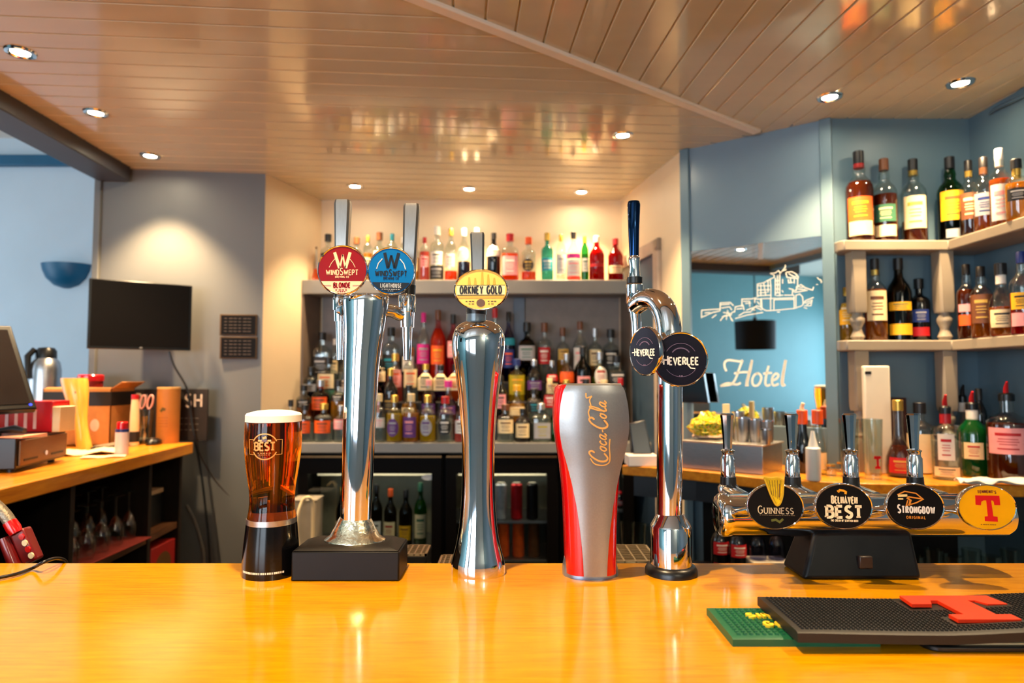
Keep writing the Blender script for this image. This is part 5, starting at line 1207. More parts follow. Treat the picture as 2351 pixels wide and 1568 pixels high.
# grey bin and hose loop beside the first fridge
p = P(706, 1146, 3.53)
o = thing('waste_bin', (p.x, 3.53, 0), 'pale grey bin standing beside the wine fridge', 'bin')
MB().hexa([(-.062, -.06, 0), (.062, -.06, 0), (.062, .06, 0), (-.062, .06, 0)], [(-.066, -.065, p.z), (.066, -.065, p.z), (.066, .065, p.z), (-.066, .065, p.z)]).build('bin_body', mat('pale_grey_bin', (150, 140, 126), .5), o, bevel=.006)
MB().box(-.069, .069, -.068, .068, p.z - .001, p.z + .01).build('bin_rim', mat('pale_grey_bin', (150, 140, 126)), o, bevel=.004)
hp_ = [P(688, 1300, 3.4), P(683, 1230, 3.4), P(685, 1180, 3.4), P(695, 1150, 3.42), P(706, 1142, 3.41), P(714, 1146, 3.42), P(718, 1160, 3.43)]
hp_ = [Vector((hp_[0].x, 3.4, .0))] + hp_ + [Vector((hp_[-1].x + .0, 3.44, .6)), ]
o = tag(MB().tube(spline([tuple(q) for q in hp_], 6), .0085, 10).build('hose', CREAM, None), 'looped cream hose rising in front of the pale grey bin', 'hose')

# ================================================================== right: counter, corner shelves, spirits
RZ = 1.078
pts = [PZ(u, v, RZ) for u, v in ((1428, 1068), (1570, 1078), (1660, 1087), (1752, 1098), (1880, 1105), (2000, 1110), (2200, 1113), (2390, 1115))]
pts = [(p.x, p.y) for p in pts if p.x < XR - .01] + [(XR - .003, PZ(2200, 1113, RZ).y - .03)]
backp = [(XR - .003, WY - .004), (MC.x, MC.y - .004), (MA.x + .002, MA.y - .012), (MA.x - .01, MA.y - .01)]
xw = lambda y: NC.x + (MA.x - NC.x) * (NBY - y) / (NBY - MA.y)
backp = [(XR - .003, WY - .004), (MC.x + .01, MC.y - .006), (mp0 + mdv * .02 + mn * .024)[:2], (MA.x - .006, MA.y - .02)]
poly = pts + [tuple(p) for p in backp]
o = thing('corner_counter', (pts[2][0], pts[2][1], 0), 'oak topped corner counter under the mirror and the spirit shelves', 'counter'); L0 = o.location.copy()
MB().prism(poly, RZ - .042, RZ).build('worktop', SHELF_WOOD, o, bevel=.004, at=L0)
cen = Vector((1.35, 2.75)); ins = [tuple(Vector(p) + (cen - Vector(p)).normalized() * .05) for p in pts]
ins2 = [tuple(Vector(p) + (cen - Vector(p)).normalized() * .34) for p in pts]
mb = MB()
def band(mb, a, b, z0, z1):
    for i in range(len(a) - 1): mb.prism([a[i], a[i + 1], b[i + 1], b[i]], z0, z1)
bk = [tuple(Vector(p) + (cen - Vector(p)).normalized() * .355) for p in pts]
band(mb, ins2, bk, 0, RZ - .043); band(mb, ins, ins2, .05, .09); mb.build('carcass', BLACK_MATT, o, smooth=False, at=L0)
mb = MB(); band(mb, ins, ins2, .66, .68); mb.build('shelf', mat('dark_shelf', (34, 28, 26), .4), o, smooth=False, at=L0)
mb = MB(); band(mb, ins, [tuple(Vector(p) + (cen - Vector(p)).normalized() * .068) for p in pts], RZ - .13, RZ - .043); mb.build('rail', mat('dark_blue_rail', (26, 30, 38), .4), o, smooth=False, at=L0)
def on_shelf(u, Y): return (P(u, 1200, Y).x, Y, .6805)
for i, (u, Y, c) in enumerate(((1652, 2.55, 'r'), (1692, 2.51, 'r'))):
    bottle(on_shelf(u, Y), .26, .032, 'wine', 'black', None, 0, 'g', [(.42, .6, 'r', 1.1, 'w'), (.08, .3, 'pk' if i else 'r', 1.1, 'g')], 'dark beer bottle with red label under the corner counter, ' + ('nearer the grey crate' if i else 'nearer the swan neck tower'), 'beer bottles under the corner counter')
p = on_shelf(1760, 2.46)
o = thing('bottle_crate', p, 'grey card crate under the corner counter behind the black pedestal', 'crate')
MB().box(-.07, .07, -.05, .05, 0, .11).build('crate_body', mat('grey_card_crate', (150, 140, 124), .7), o, bevel=.004)
for i, dx in enumerate((-.034, .034)):
    o2 = thing('water_bottle', (p[0] + dx, 2.46, p[2] + .1105), 'clear bottle with pale label standing on the grey crate, ' + ('stout lens side' if i else 'swan neck tower side'), 'bottle', 0, 'bottles on the grey crate')
    MB().lathe([(.024, 0), (.03, .004), (.03, .05), (.022, .075), (.011, .09)], n=20).build('bottle_body', glass('pale_lilac_glass', (196, 200, 226)), o2)
    MB().lathe([(.0125, .088), (.0125, .104)], n=16).build('cap', cm('b' if i else 's'), o2)
TUMB = None
def tumbler(loc, h, r, label, group):
    o = thing('tumbler', loc, label, 'glass', 0, group)
    MB().lathe([(r * .8, 0), (r, h), (r * .94, h), (r * .74, .012), (.002, .012)], n=24, cap=False).lathe([(.0001, 0), (r * .8, 0)], n=24, cap=False).build('glass_wall', CLEAR, o)
    return o
for j, u in enumerate((2096, 2140, 2184, 2228, 2272, 2316)):
    tumbler(on_shelf(u, 2.36 + .09 * (j % 2)), .15, .032, 'clear tumbler stacked under the corner counter, ' + ORD[j] + ' from the black pedestal', 'tumblers under the corner counter')
for j, u in enumerate((1440, 1466, 1492)):
    tumbler((P(u, 1180, 2.95 - .03 * j).x, 2.95 - .03 * j, .6805), .14, .03, 'clear tumbler under the corner counter beside the cola tower, ' + ORD[j] + ' from the cola tower', 'tumblers beside the fridges')

# L-shaped corner shelves with turned posts
SF = 2.66; WT = TAUPE
c0 = P(2177, 551, SF); SZ1 = c0.z; SZ2 = P(2177, 781, SF).z
xi = c0.x; xe = P(1926, 560, SF + .02).x
def lshelf(z, label):
    pl = [(xe + .012, SF), (xi, SF), (xi - .0, 1.6), (XR - .002, 1.6), (XR - .002, WY - .002), (MC.x + .01, WY - .002), (xe - .0, SF + .06), (xe, SF + .02)]
    return tag(MB().prism(pl, z - .042, z).build('corner_shelf', WT, None, bevel=.004), label, 'shelf', 'corner shelves')
sA = lshelf(SZ1, 'taupe painted upper corner shelf beside the mirror'); sB = lshelf(SZ2, 'taupe painted lower corner shelf beside the mirror')
def post(u, Y, z0, z1, label):
    x = P(u, 700, Y).x; o = thing('shelf_post', (x, Y, z0), label, 'post', 0, 'turned shelf posts'); h = z1 - z0; w = px(16, Y); b = .115 if h < .6 else .115
    sq = lambda r, z, c=.0: [(-r, -r + c, z), (-r + c, -r, z), (r - c, -r, z), (r, -r + c, z), (r, r - c, z), (r - c, r, z), (-r + c, r, z), (-r, r - c, z)]
    zb_ = .085 if h < .46 else h * .44
    top = MB().loft([sq(w, zb_ + .03, w * .3), sq(w * 1.08, zb_ + .05, w * .28), sq(w * 1.08, h * .62 + zb_ * .3, w * .28), sq(w, h - .03, w * .05), sq(w, h, w * .05)])
    top.build('square_shaft', WT, o, ang=20)
    MB().lathe([(w * .7, zb_ - .085), (w * .95, zb_ - .07), (w * .6, zb_ - .045), (w * .55, zb_ - .035), (w * .95, zb_ - .01), (w * .98, zb_ + .005), (w * .7, zb_ + .02), (w * .75, zb_ + .032)], n=24).build('turned_foot', WT, o)
    if zb_ > .1: MB().loft([sq(w * 1.02, 0, w * .2), sq(w * 1.02, zb_ - .1, w * .2), sq(w * .8, zb_ - .08, w * .2)]).build('square_base', WT, o, ang=20)
post(1967, SF + .045, SZ2 + .001, SZ1 - .043, 'turned post between the corner shelves at the mirror end')
post(2167, SF + .035, SZ2 + .001, SZ1 - .043, 'turned post between the corner shelves at the inner corner')
post(1967, SF + .045, RZ + .001, SZ2 - .043, 'turned post under the lower corner shelf at the mirror end')
post(2167, SF + .035, RZ + .001, SZ2 - .043, 'turned post under the lower corner shelf at the inner corner')
def spirit(u, vt, vb, wpx, Y, z, kind, gls, liq, lvl, cap, labels, label, group, **kw):
    x = P(u, vb, Y).x; h = P(u, vt, Y).z - z; r = px(wpx / 2, Y)
    return bottle((x, Y, z), h, r, kind, gls, liq, lvl, cap, labels, label, group, -.85 * math.atan2(x, Y) + R(random.uniform(-6, 6)), **kw)
g1 = 'spirits on the upper corner shelf'
spirit(1976, 348, 548, 60, 2.74, SZ1 + .0005, 'malt', 'clear', 'damber', .66, 'k', [(.22, .48, 'o', .95, 'y'), (.07, .22, 'c', .9)], 'dark amber whisky bottle with red capsule and orange label on the upper corner shelf', g1, capsule='r')
spirit(2034, 365, 548, 52, 2.745, SZ1 + .0005, 'malt', 'clear', 'damber', .57, 'n', [(.24, .44, 'g', .9, 'c'), (.07, .2, 'c', .9)], 'brown whisky bottle with green label and brown cap on the upper corner shelf', g1)
spirit(2101, 366, 548, 53, 2.74, SZ1 + .0005, 'malt', 'clear', 'damber', .26, 'k', [(.16, .54, 'c', .95, 'gd')], 'nearly empty whisky bottle with tall cream label on the upper corner shelf', g1, capsule='gd')
spirit(2186, 361, 548, 54, 2.72, SZ1 + .0005, 'malt', 'green', 'brown', .5, 'k', [(.24, .58, 'y', 1.0, 'o'), (.04, .14, 's', .6)], 'green whisky bottle with large yellow label at the shelf corner', g1)
def wall_sp(u, vt, wpx, Y, z, kind, gls, liq, lvl, cap, labels, label, group, **kw):
    x = P(u, 600, Y).x; h = P(u, vt, Y).z - z; r = px(wpx / 2, Y)
    o = bottle((x, Y, z), h, r, kind, gls, liq, lvl, cap, labels, label, group, R(-38 + random.uniform(-6, 6)), **kw); return o
wall_sp(2231, 369, 42, 2.62, SZ1 + .0005, 'malt', 'clear', 'brown', .35, 'k', [(.22, .56, 'n', .9, 'c')], 'clear whisky bottle with dark brown label behind the yellow labelled one', g1, capsule='gd')
wall_sp(2266, 362, 46, 2.51, SZ1 + .0005, 'malt', 'clear', 'amber', .3, 'k', [(.2, .5, 's', .9, 'b')], 'clear bottle with silver label and black cap on the side wall shelf', g1, capsule='n')
wall_sp(2303, 342, 44, 2.42, SZ1 + .0005, 'malt', 'clear', 'amber', .6, 'w', [(.06, .52, 'w', .9, 'pk')], 'amber bottle with tall white label and white capsule on the side wall shelf', g1, capsule='w')
wall_sp(2342, 366, 48, 2.33, SZ1 + .0005, 'gin', 'clear', 'gold', .6, 'k', [(.3, .5, 'k', .9, 'w')], 'golden bottle with flat black cap and black label on the side wall shelf', g1, capsule='gd')
g2 = 'spirits on the lower corner shelf'
spirit(1946, 660, 778, 34, 2.77, SZ2 + .0005, 'gin', 'clear', 'gold', .5, 'gd', [(.3, .7, 'y', 1.1, 'c')], 'small bottle with yellow label half hidden by the turned post', g2)
spirit(2013, 594, 778, 47, 2.74, SZ2 + .0005, 'malt', 'clear', 'amber', .62, 'k', [(.24, .6, 'c', 1.0, 'n')], 'pale whisky bottle with arched cream label on the lower corner shelf', g2, capsule='gd')
spirit(2067, 593, 778, 52, 2.745, SZ2 + .0005, 'wine', 'dgreen', 'brown', .7, 'k', [(.36, .46, 'y', 1.0, 'g'), (.07, .2, 'y', 1.0)], 'dark green whisky bottle with two yellow labels on the lower corner shelf', g2)
spirit(2113, 640, 778, 44, 2.775, SZ2 + .0005, 'gin', 'black', None, 0, 'k', [(.08, .22, 'r', .8), (.3, .5, 'b', .8, 's')], 'short black bottle with small red label on the lower corner shelf', g2)
wall_sp(2217, 607, 42, 2.615, SZ2 + .0005, 'malt', 'clear', 'damber', .66, 'k', [(.36, .46, 'pk', .9), (.18, .32, 'o', .9)], 'whisky bottle with pink and orange label bands on the lower corner shelf', g2)
wall_sp(2250, 612, 46, 2.53, SZ2 + .0005, 'malt', 'clear', 'amber', .6, 'k', [(.2, .6, 'n', .9, 'gd')], 'clear bottle with brown label and black cap on the lower side shelf', g2)
wall_sp(2296, 605, 54, 2.43, SZ2 + .0005, 'round', 'clear', 'amber', .4, 'k', [(.12, .36, 'c', .9, 'k')], 'wide clear bottle with white neck and flat black cap on the lower side shelf', g2, capsule='w')
wall_sp(2344, 578, 50, 2.33, SZ2 + .0005, 'malt', 'clear', 'red', .5, 'b', [(.3, .5, 'y', .9, 'k'), (.1, .26, 'pk', .9)], 'bottle with blue cap and yellow label at the near end of the lower shelf', g2)
# bottles and bits standing on the corner counter
g3 = 'bottles on the corner counter'; cz0 = RZ + .0005
spirit(2066, 918, 1085, 58, 2.56, cz0, 'decanter', 'clear', 'damber', .4, 'gd', [(.06, .26, 'r', .9, 'gd')], 'round bellied brandy bottle with gold stopper on the corner counter', g3)
o = spirit(2116, 924, 1090, 56, 2.66, cz0, 'gin', 'clear', 'gold', .3, 'k', [(.02, .56, 'c', 1.2)], 'cream handled jug bottle with black cap on the corner counter', g3)
hd = o.location
MB().tube([(math.cos(a) * .032 + .045, -.02, .11 + math.sin(a) * .045) for a in [R(-90 + 15 * i) for i in range(13)]], .0045, 10).build('handle', mat('brown_jug_handle', (66, 44, 26), .4), o)
spirit(2175, 925, 1094, 60, 2.5, cz0, 'gin', 'clear', 'clear', .5, 'r', [(.26, .6, 'w', .55, 'r'), (.05, .17, 'c', .9, 'k')], 'clear vodka bottle with red pourer on the corner counter', g3, pour=True, capsule='r')
spirit(2237, 922, 1098, 64, 2.58, cz0, 'wine', 'clear', 'green', .82, 'r', [(.24, .46, 'c', .6, 'r')], 'bright green gin bottle with red pourer on the corner counter', g3, pour=True, capsule='w')
spirit(2216, 905, 1085, 46, 2.715, cz0, 'wine', 'clear', 'clear', .5, 'k', [(.3, .6, 'w', .9, 'r')], 'clear bottle with black pourer behind the bright green bottle', g3, pour=True, capsule='w')
spirit(2254, 892, 1085, 30, 2.645, cz0, 'tall', 'black', None, 0, 'k', [(.3, .5, 'k', .9, 's')], 'slim black bottle between the green and the rum bottle', g3)
spirit(2318, 892, 1106, 82, 2.46, cz0, 'gin', 'clear', 'damber', .62, 'r', [(.3, .58, 'pk', 1.0, 'r')], 'large dark rum bottle with pink label and red pourer', g3, pour=True)
p = PZ(2058, 1078, RZ)
o = thing('gift_tube', (P(2064, 1000, 2.72).x, 2.75, RZ), 'dark brown box standing behind the brandy bottle', 'box'); MB().box(-.034, .034, -.034, .034, .0005, .30).build('box_body', mat('dark_brown_box', (52, 20, 16), .5), o, bevel=.003)
# tall white board leaning by the post
a0, a1 = P(1986, 1075, 2.63), P(2040, 840, 2.63)
o = thing('tall_white_box', ((a0.x + a1.x) / 2, 2.63, RZ), 'tall white box with a small dark slot beside the turned post', 'box')
hw = (a1.x - a0.x) / 2 * .98; MB().box(-hw, hw, -.012, .012, .0005, a1.z - RZ).build('box_body', mat('white_card_box', (244, 232, 208), .5, var=.03), o, bevel=.006, seg=3)
MB().box(-hw * .94, -hw * .45, -.0132, -.0118, a1.z - RZ - .034, a1.z - RZ - .022).build('slot', PRINT_K, o)
# branded straight glasses
for i, (u, Y) in enumerate(((2004, 2.5), (1951, 2.56))):
    x = P(u, 1060, Y).x; o = tumbler((x, Y, cz0), P(u, 962, Y).z - RZ, px(22, Y), ('clear straight pint glass with a red printed letter behind the bitter lens', 'clear straight pint glass half hidden behind the bitter tap handle')[i], 'printed pint glasses')
    mb = MB(); r = px(22, Y)
    fn = lambda xx, yy, d, r=r: Vector(((r * .86 + d + .1 * .0) * math.sin(xx / r), -(r * .86 + d) * math.cos(xx / r), .012 + yy))
    for bx in ((-.014, .014, .066, .078), (-.005, .005, .034, .07), (-.011, .011, .03, .04)):
        mb.add([fn(xx, yy, .003) for xx, yy in ((bx[0], bx[2]), (bx[1], bx[2]), (bx[1], bx[3]), (bx[0], bx[3]))], [(0, 1, 2, 3)])
    mb.build('printed_letter', RED, o)
# steel tray box with cups, snack bag, jiggers
q0, q1, q2 = PZ(1560, 1076, RZ), PZ(1755, 1090, RZ), PZ(1798, 1076, RZ)
q0 = PZ(1566, 1074, RZ); q1 = PZ(1752, 1091, RZ); q2 = PZ(1797, 1078, RZ)
dv = (q1 - q0); q3 = q2 - dv; hb = .118
o = thing('steel_counter_box', tuple((q0 + q1 + q2 + q3) / 4), 'brushed steel box on the corner counter under the mirror', 'box'); L0 = o.location.copy()
MB().prism([tuple(q.xy) for q in (q0, q1, q2, q3)], RZ + .0005, RZ + hb - .006).build('box_body', STEEL, o, bevel=.002, at=L0)
ctr = (q0 + q2) / 2
MB().prism([tuple((ctr + (q - ctr) * 1.04).xy) for q in (q0, q1, q2, q3)], RZ + hb - .006, RZ + hb).build('box_lid', mat('pale_steel_lid', (214, 204, 190), .35, .9), o, bevel=.002, at=L0)
def on_box(s, t): return q0 + dv * s + (q3 - q0) * t
mats_cup = STEEL
for i, (s, t, h, r) in enumerate(((.66, .45, .1, .027), (.80, .5, .095, .026), (.93, .55, .09, .026), (.99, .2, .06, .022), (.53, .72, .12, .026))):
    pb = on_box(s, t); o = thing('steel_cup', (pb.x, pb.y, RZ + hb), 'steel cup on the steel box, ' + ORD[i] + (' from the snack bag' if i < 4 else ' and tallest, at the rear'), 'cup', 0, 'steel cups on the box')
    if i == 4: o['label'] = 'tallest steel cup at the rear of the steel box'
    MB().lathe([(r * .82, .0005), (r * .86, .003), (r, h), (r * .93, h), (r * .8, .006), (.001, .006)], n=24, cap=False).build('cup_body', STEEL, o)
    MB().lathe([(r * 1.03, h - .003), (r * 1.03, h + .001), (r * .93, h + .001), (r * .93, h - .003)], n=24, cap=False).build('cup_rim', CHROME, o)
pb = on_box(.2, .5); o = thing('snack_bag', (pb.x, pb.y, RZ + hb), 'crumpled green and yellow snack bag on the steel box', 'bag')
def lump(sx, sy, sz, seed, n=18, m=10, amp=.25):
    rnd = random.Random(seed); rings = []
    f = [[rnd.uniform(-1, 1) for _ in range(n)] for _ in range(m)]
    for i in range(m):
        a = PI * (i + .02) / (m - .96) - PI / 2; ring = []
        for j in range(n):
            k = 1 + amp * f[i][j]; ring.append((sx * math.cos(a) * math.cos(2 * PI * j / n) * k, sy * math.cos(a) * math.sin(2 * PI * j / n) * k, sz * (1 + math.sin(a)) * (1 + .15 * f[i][j])))
        rings.append(ring)
    return MB().loft(rings)
bagm = bpy.data.materials.new('snack_foil'); n_, l_, b_ = nodes(bagm)
vz = n_.new('ShaderNodeTexVoronoi'); vz.inputs['Scale'].default_value = 34; rp = n_.new('ShaderNodeValToRGB'); rp.color_ramp.interpolation = 'CONSTANT'
e_ = rp.color_ramp.elements; e_[0].color = lin((236, 206, 30)); e_[1].position = .45; e_[1].color = lin((60, 150, 30)); k_ = e_.new(.7); k_.color = lin((244, 224, 120)); k_ = e_.new(.88); k_.color = lin((206, 60, 30))
sp = n_.new('ShaderNodeSeparateColor'); l_.new(vz.outputs['Color'], sp.inputs[0]); l_.new(sp.outputs[0], rp.inputs[0]); l_.new(rp.outputs[0], b_.inputs['Base Color']); b_.inputs['Roughness'].default_value = .25
lump(.078, .05, .056, 3).build('bag_body', bagm, o, ang=25)
lump(.06, .05, .012, 5).build('bag_base', mat('peach_paper', (246, 206, 170), .6), o, ang=25)
o = thing('menu_holder', tuple(on_box(.33, .9) + Vector((0, 0, hb))), 'upright card holder behind the snack bag', 'holder'); MB().box(-.014, .014, -.006, .006, .0005, .15).build('card', CREAM, o, bevel=.001); MB().box(-.02, .02, -.014, .014, .0003, .008).build('foot', BLACK, o)
# syrup bottles with orange caps, white spray bottle, jars
Y = 2.72
for i, (u, vt, gls, lq_) in enumerate(((1844, 925, 'clear', 'clear'), (1879, 940, 'clear', 'gold'))):
    Yq = 2.66 - .03 * i; x = P(u, 1060, Yq).x; h = P(u, 970, Yq).z - RZ
    o = thing('syrup_bottle', (x, Yq, cz0), ('dark syrup bottle with orange collar and black spout by the mirror frame', 'clear syrup bottle with orange cap by the mirror frame')[i], 'bottle', 0, 'syrup bottles by the mirror')
    MB().lathe([(.028, 0), (.03, .006), (.03, h * .5), (.026, h * .62), (.018, h * .8), (.016, h)], n=24).build('glass_body', gl('black' if i == 0 else 'clear'), o)
    zc_ = P(u, 945, Yq).z - RZ
    MB().lathe([(.021, h - .006), (.021, zc_ + .004), (.019, zc_ + .006)], n=20).build('cap', mat('orange_cap_bright', (226, 84, 20), .4), o)
    if i == 0: MB().tube([(0, 0, zc_ + .005), (0, 0, zc_ + .02), (.004, -.004, zc_ + .034)], [.009, .007, .007], 12).build('spout', CREAM, o)
    else: MB().lathe([(.0302, h * .1), (.0302, h * .42)], n=24, cap=False).build('label', lm('c'), o)
Yq = 2.47; x = P(1868, 1090, Yq).x
o = thing('spray_bottle', (x, Yq, cz0), 'slim white spray bottle on the corner counter', 'bottle')
h = P(1868, 1027, Yq).z - RZ
MB().lathe([(.024, 0), (.0265, .004), (.0265, h - .004), (.022, h)], n=24).build('bottle_body', WHITE, o); MB().lathe([(.018, h), (.014, h + .02), (.01, h + .035), (.006, h + .06)], n=18).build('nozzle', WHITE, o)
for i, (u, v, r) in enumerate(((1908, 1092, .02), (1892, 1078, .018), (1930, 1082, .017))):
    pb = PZ(u, v, RZ); o = thing('jar_lid', (pb.x, pb.y, cz0), ('largest loose jar on the corner counter beside the spray bottle', 'small loose jar behind the spray bottle', 'small loose jar nearest the turned post')[i], 'jar', 0, 'small jars on the corner counter')
    MB().lathe([(r, 0), (r, r * 1.3), (r * .8, r * 1.6), (r * .8, r * 1.8)], n=20).build('jar_body', gl('amber') if i == 1 else CLEAR, o); MB().lathe([(r * .86, r * 1.8), (r * .86, r * 2.2)], n=20).build('lid', cm('gd'), o)
# white cloth over the counter edge
ep = PZ(2190, 1108, RZ); o = thing('bar_cloth', (1.74, 2.38, RZ), 'crumpled white cloth lying on the corner counter edge', 'cloth')
rnd = random.Random(4); n1, n2 = 22, 10; vv = []
cl0 = P(2182, 1108, 2.40); cl1 = XR - .02
for i in range(n1 + 1):
    for j in range(n2 + 1):
        x = cl0.x + (cl1 - cl0.x) * i / n1 - 1.74; t = j / n2; y = -.062 + .07 * t - .01 * math.sin(i * .6); z = .014 + .007 * math.sin(i * .9 + j) + .005 * rnd.uniform(-1, 1)
        vv.append((x, y, z))
mb = MB().add(vv, [(i * (n2 + 1) + j, (i + 1) * (n2 + 1) + j, (i + 1) * (n2 + 1) + j + 1, i * (n2 + 1) + j + 1) for i in range(n1) for j in range(n2)])
cl = mb.build('cloth_sheet', mat('white_cloth', (238, 226, 208), .9, var=.05, scale=60, bump=.2), o); sm = cl.modifiers.new('thickness', 'SOLIDIFY'); sm.thickness = .006; sm.offset = -1; s2 = cl.modifiers.new('smooth', 'SUBSURF'); s2.levels = 1; s2.render_levels = 1
# card terminal and papers at the mirror end, dark screen behind the badges
pb = P(1470, 1068, 2.95); o = thing('paper_stack', (P(1470, 1068, 2.9).x, 2.9, RZ), 'stack of white paper at the doorway end of the corner counter', 'paper')
MB().box(-.06, .07, -.05, .06, .0005, .045).build('sheets', mat('white_paper_stack', (240, 226, 216), .7, var=.05, scale=80, stretch=(1, 1, 20)), o, bevel=.002)
o = thing('card_reader', (P(1470, 1030, 2.96).x, 2.955, RZ + .0455), 'black card reader resting on the white paper stack', 'card reader')
MB().hexa([(-.04, -.04, 0), (.045, -.04, 0), (.045, .03, 0), (-.04, .03, 0)], [(-.05, -.01, .13), (.02, -.01, .15), (.02, .03, .15), (-.05, .03, .13)]).build('reader_body', mat('blue_black_reader', (20, 28, 40), .25), o, bevel=.005)
sp_ = PPL(1604, 890, mp0, mn) + mn * .06
o = thing('till_screen', tuple(sp_), 'black touch screen partly hidden behind the dark round badge', 'screen')
sw, sh = px(34, sp_.y), px(34, sp_.y)
MB().slab([mdv * a + Vector((0, 0, b)) for a, b in ((-sw, -sh), (sw * 1.1, -sh), (sw * .8, sh), (-sw, sh * 1.1))], mn * .025).build('screen_panel', mat('dark_screen', (10, 14, 26), .12, coat=.4), o, bevel=.003)
MB().tube([mn * .002, mn * -.051], .016, 16).build('wall_mount', BLACK, o)
# loose cable high in the corner
pts_ = [P(2200, 268, 2.82), P(2235, 276, 2.78), P(2270, 274, 2.72)] + [Vector((XR - .012, y, CEIL - .03 - .01 * math.sin(i))) for i, y in enumerate((2.62, 2.45, 2.3, 2.1, 1.9, 1.6))]
tag(MB().tube(spline([tuple(p) for p in pts_], 5), .008, 8).build('cable', mat('blue_painted_cable', (82, 108, 126), .4), None), 'blue painted cable clipped along the top of the side wall', 'cable')

# ================================================================== left: till counter
KZ = 1.13
k0, k1 = PZ(0, 1122, KZ), PZ(444, 1016, KZ); kd = (k1 - k0).normalized(); k0 = k0 - kd * .55; k1 = Vector((k1.x, min(k1.y, GL.y - .03), KZ))
kx = lambda y: k0.x + (k1.x - k0.x) * (y - k0.y) / (k1.y - k0.y)
xb_ = HL + .003
o = thing('till_counter', (k1.x, k1.y, 0), 'oak topped counter with open shelves under the till and monitor', 'counter'); L0 = o.location.copy()
MB().prism([(k0.x, k0.y), (k1.x, k1.y), (xb_, k1.y), (xb_, k0.y)], KZ - .055, KZ).build('worktop', SHELF_WOOD, o, bevel=.005, at=L0)
MB().prism([(k0.x - .05, k0.y), (k1.x - .05, k1.y - .02), (xb_ + .001, k1.y - .02), (xb_ + .001, k0.y)], .02, .06).prism([(xb_ + .002, k0.y), (xb_ + .002, k1.y), (xb_ + .02, k1.y), (xb_ + .02, k0.y)], .06, KZ - .056).build('carcass', BLACK_MATT, o, smooth=False, at=L0)
mb = MB(); yd = PX(345, 1150, kx(3.0) - .05).y; yd2 = PX(162, 1200, kx(2.5) - .05).y
for y in (yd, yd2, k1.y - .02, k0.y + .02):
    MB().prism([(kx(y) - .05, y - .012), (kx(y) - .05, y + .012), (xb_ + .021, y + .012), (xb_ + .021, y - .012)], .061, KZ - .056).build('divider', DARK_WOOD, o, smooth=False, at=L0)
SHL = .74
MB().prism([(kx(yd2) - .055, yd2 + .013), (kx(k1.y) - .055, k1.y - .034), (xb_ + .022, k1.y - .034), (xb_ + .022, yd2 + .013)], SHL - .03, SHL).build('shelf', wood('brown_shelf_wood', (60, 34, 16), (84, 50, 26), (104, 66, 36), .5, .1, 'y'), o, smooth=False, at=L0) if False else None
shm = wood('brown_shelf_wood', (60, 34, 16), (84, 50, 26), (104, 66, 36), .5, .1, 'y')
MB().prism([(kx(yd2) - .055, yd2 + .013), (kx(yd) - .055, yd - .013), (xb_ + .022, yd - .013), (xb_ + .022, yd2 + .013)], SHL - .03, SHL).build('shelf', shm, o, smooth=False, at=L0)
MB().prism([(kx(yd) - .055, yd + .013), (kx(k1.y) - .055, k1.y - .034), (xb_ + .022, k1.y - .034), (xb_ + .022, yd + .013)], SHL - .03, SHL).build('shelf', shm, o, smooth=False, at=L0)
# stemmed glasses on a red cloth, upside down
yc0 = (yd + yd2) / 2
o = thing('red_cloth', (kx(yc0) - .2, yc0, SHL), 'red cloth under the wine glasses on the shelf below the till counter', 'cloth')
MB().box(-.2, .16, -(yd - yd2) / 2 + .03, (yd - yd2) / 2 - .03, .0005, .006).build('cloth_sheet', mat('red_cloth_weave', (150, 44, 34), .8, var=.2, scale=60), o, bevel=.002)
def wine_glass(loc, h, label):
    o = thing('wine_glass', loc, label, 'glass', 0, 'upturned wine glasses under the till counter'); r = .036
    MB().lathe([(r * .8, 0), (r, h * .18), (r * .96, h * .34), (r * .5, h * .52), (.006, h * .58)], n=20, cap=False).build('bowl', CLEAR, o)
    MB().lathe([(.005, h * .57), (.004, h * .8), (.006, h * .97)], n=10).build('stem', CLEAR, o)
    MB().lathe([(.006, h * .965), (.033, h * .99), (.033, h)], n=20).build('foot', CLEAR, o)
ng = 0
for r_ in range(2):
    for j in range(5):
        y = yd2 + .09 + j * (yd - yd2 - .16) / 4; x = kx(y) - .11 - .12 * r_
        wine_glass((x, y, SHL + .0065), .21 + .02 * r_, 'upturned wine glass on the red cloth, ' + ORD[j] + (' of the front row from the till end' if r_ == 0 else ' of the rear row from the till end'))
for j in range(5):
    y = 1.95 + .085 * j
    if y > yd2 - .05: break
    tumbler((kx(y) - .13 - .05 * (j % 2), y, .0605 + .58), .15, .035, 'clear tumbler in the dark bay under the till, ' + ORD[j] + ' from the bar side', 'tumblers under the till')
o2 = bpy.data.objects['till_counter']
MB().prism([(kx(yd2) - .055, yd2 - .013), (kx(k0.y) - .055, k0.y + .033), (xb_ + .022, k0.y + .033), (xb_ + .022, yd2 - .013)], .61, .64).build('shelf', DARK_WOOD, o2, smooth=False, at=L0)
ym = (yd + k1.y) / 2
o = thing('black_case', (kx(ym) - .2, ym - .01, SHL), 'black equipment case with papers on top at the wall end of the shelf', 'case')
cw = min(.1, (k1.y - yd) / 2 - .05)
MB().box(-.14, .08, -cw, cw, .0005, .15).build('case_body', BLACK, o, bevel=.006)
o = thing('paper_bundle', (kx(ym) - .22, ym + .02, SHL + .1505), 'bundle of pale papers on top of the black case', 'paper'); MB().box(-.1, .09, -.08, .1, 0, .022).build('sheets', mat('pale_paper_bundle', (190, 160, 124), .7, var=.12, scale=60, stretch=(1, 1, 30)), o, bevel=.002)
o = thing('red_gift_box', (kx(ym) - .17, ym + .02, .06), 'red box with a dark gold crest below the shelf under the monitor', 'box')
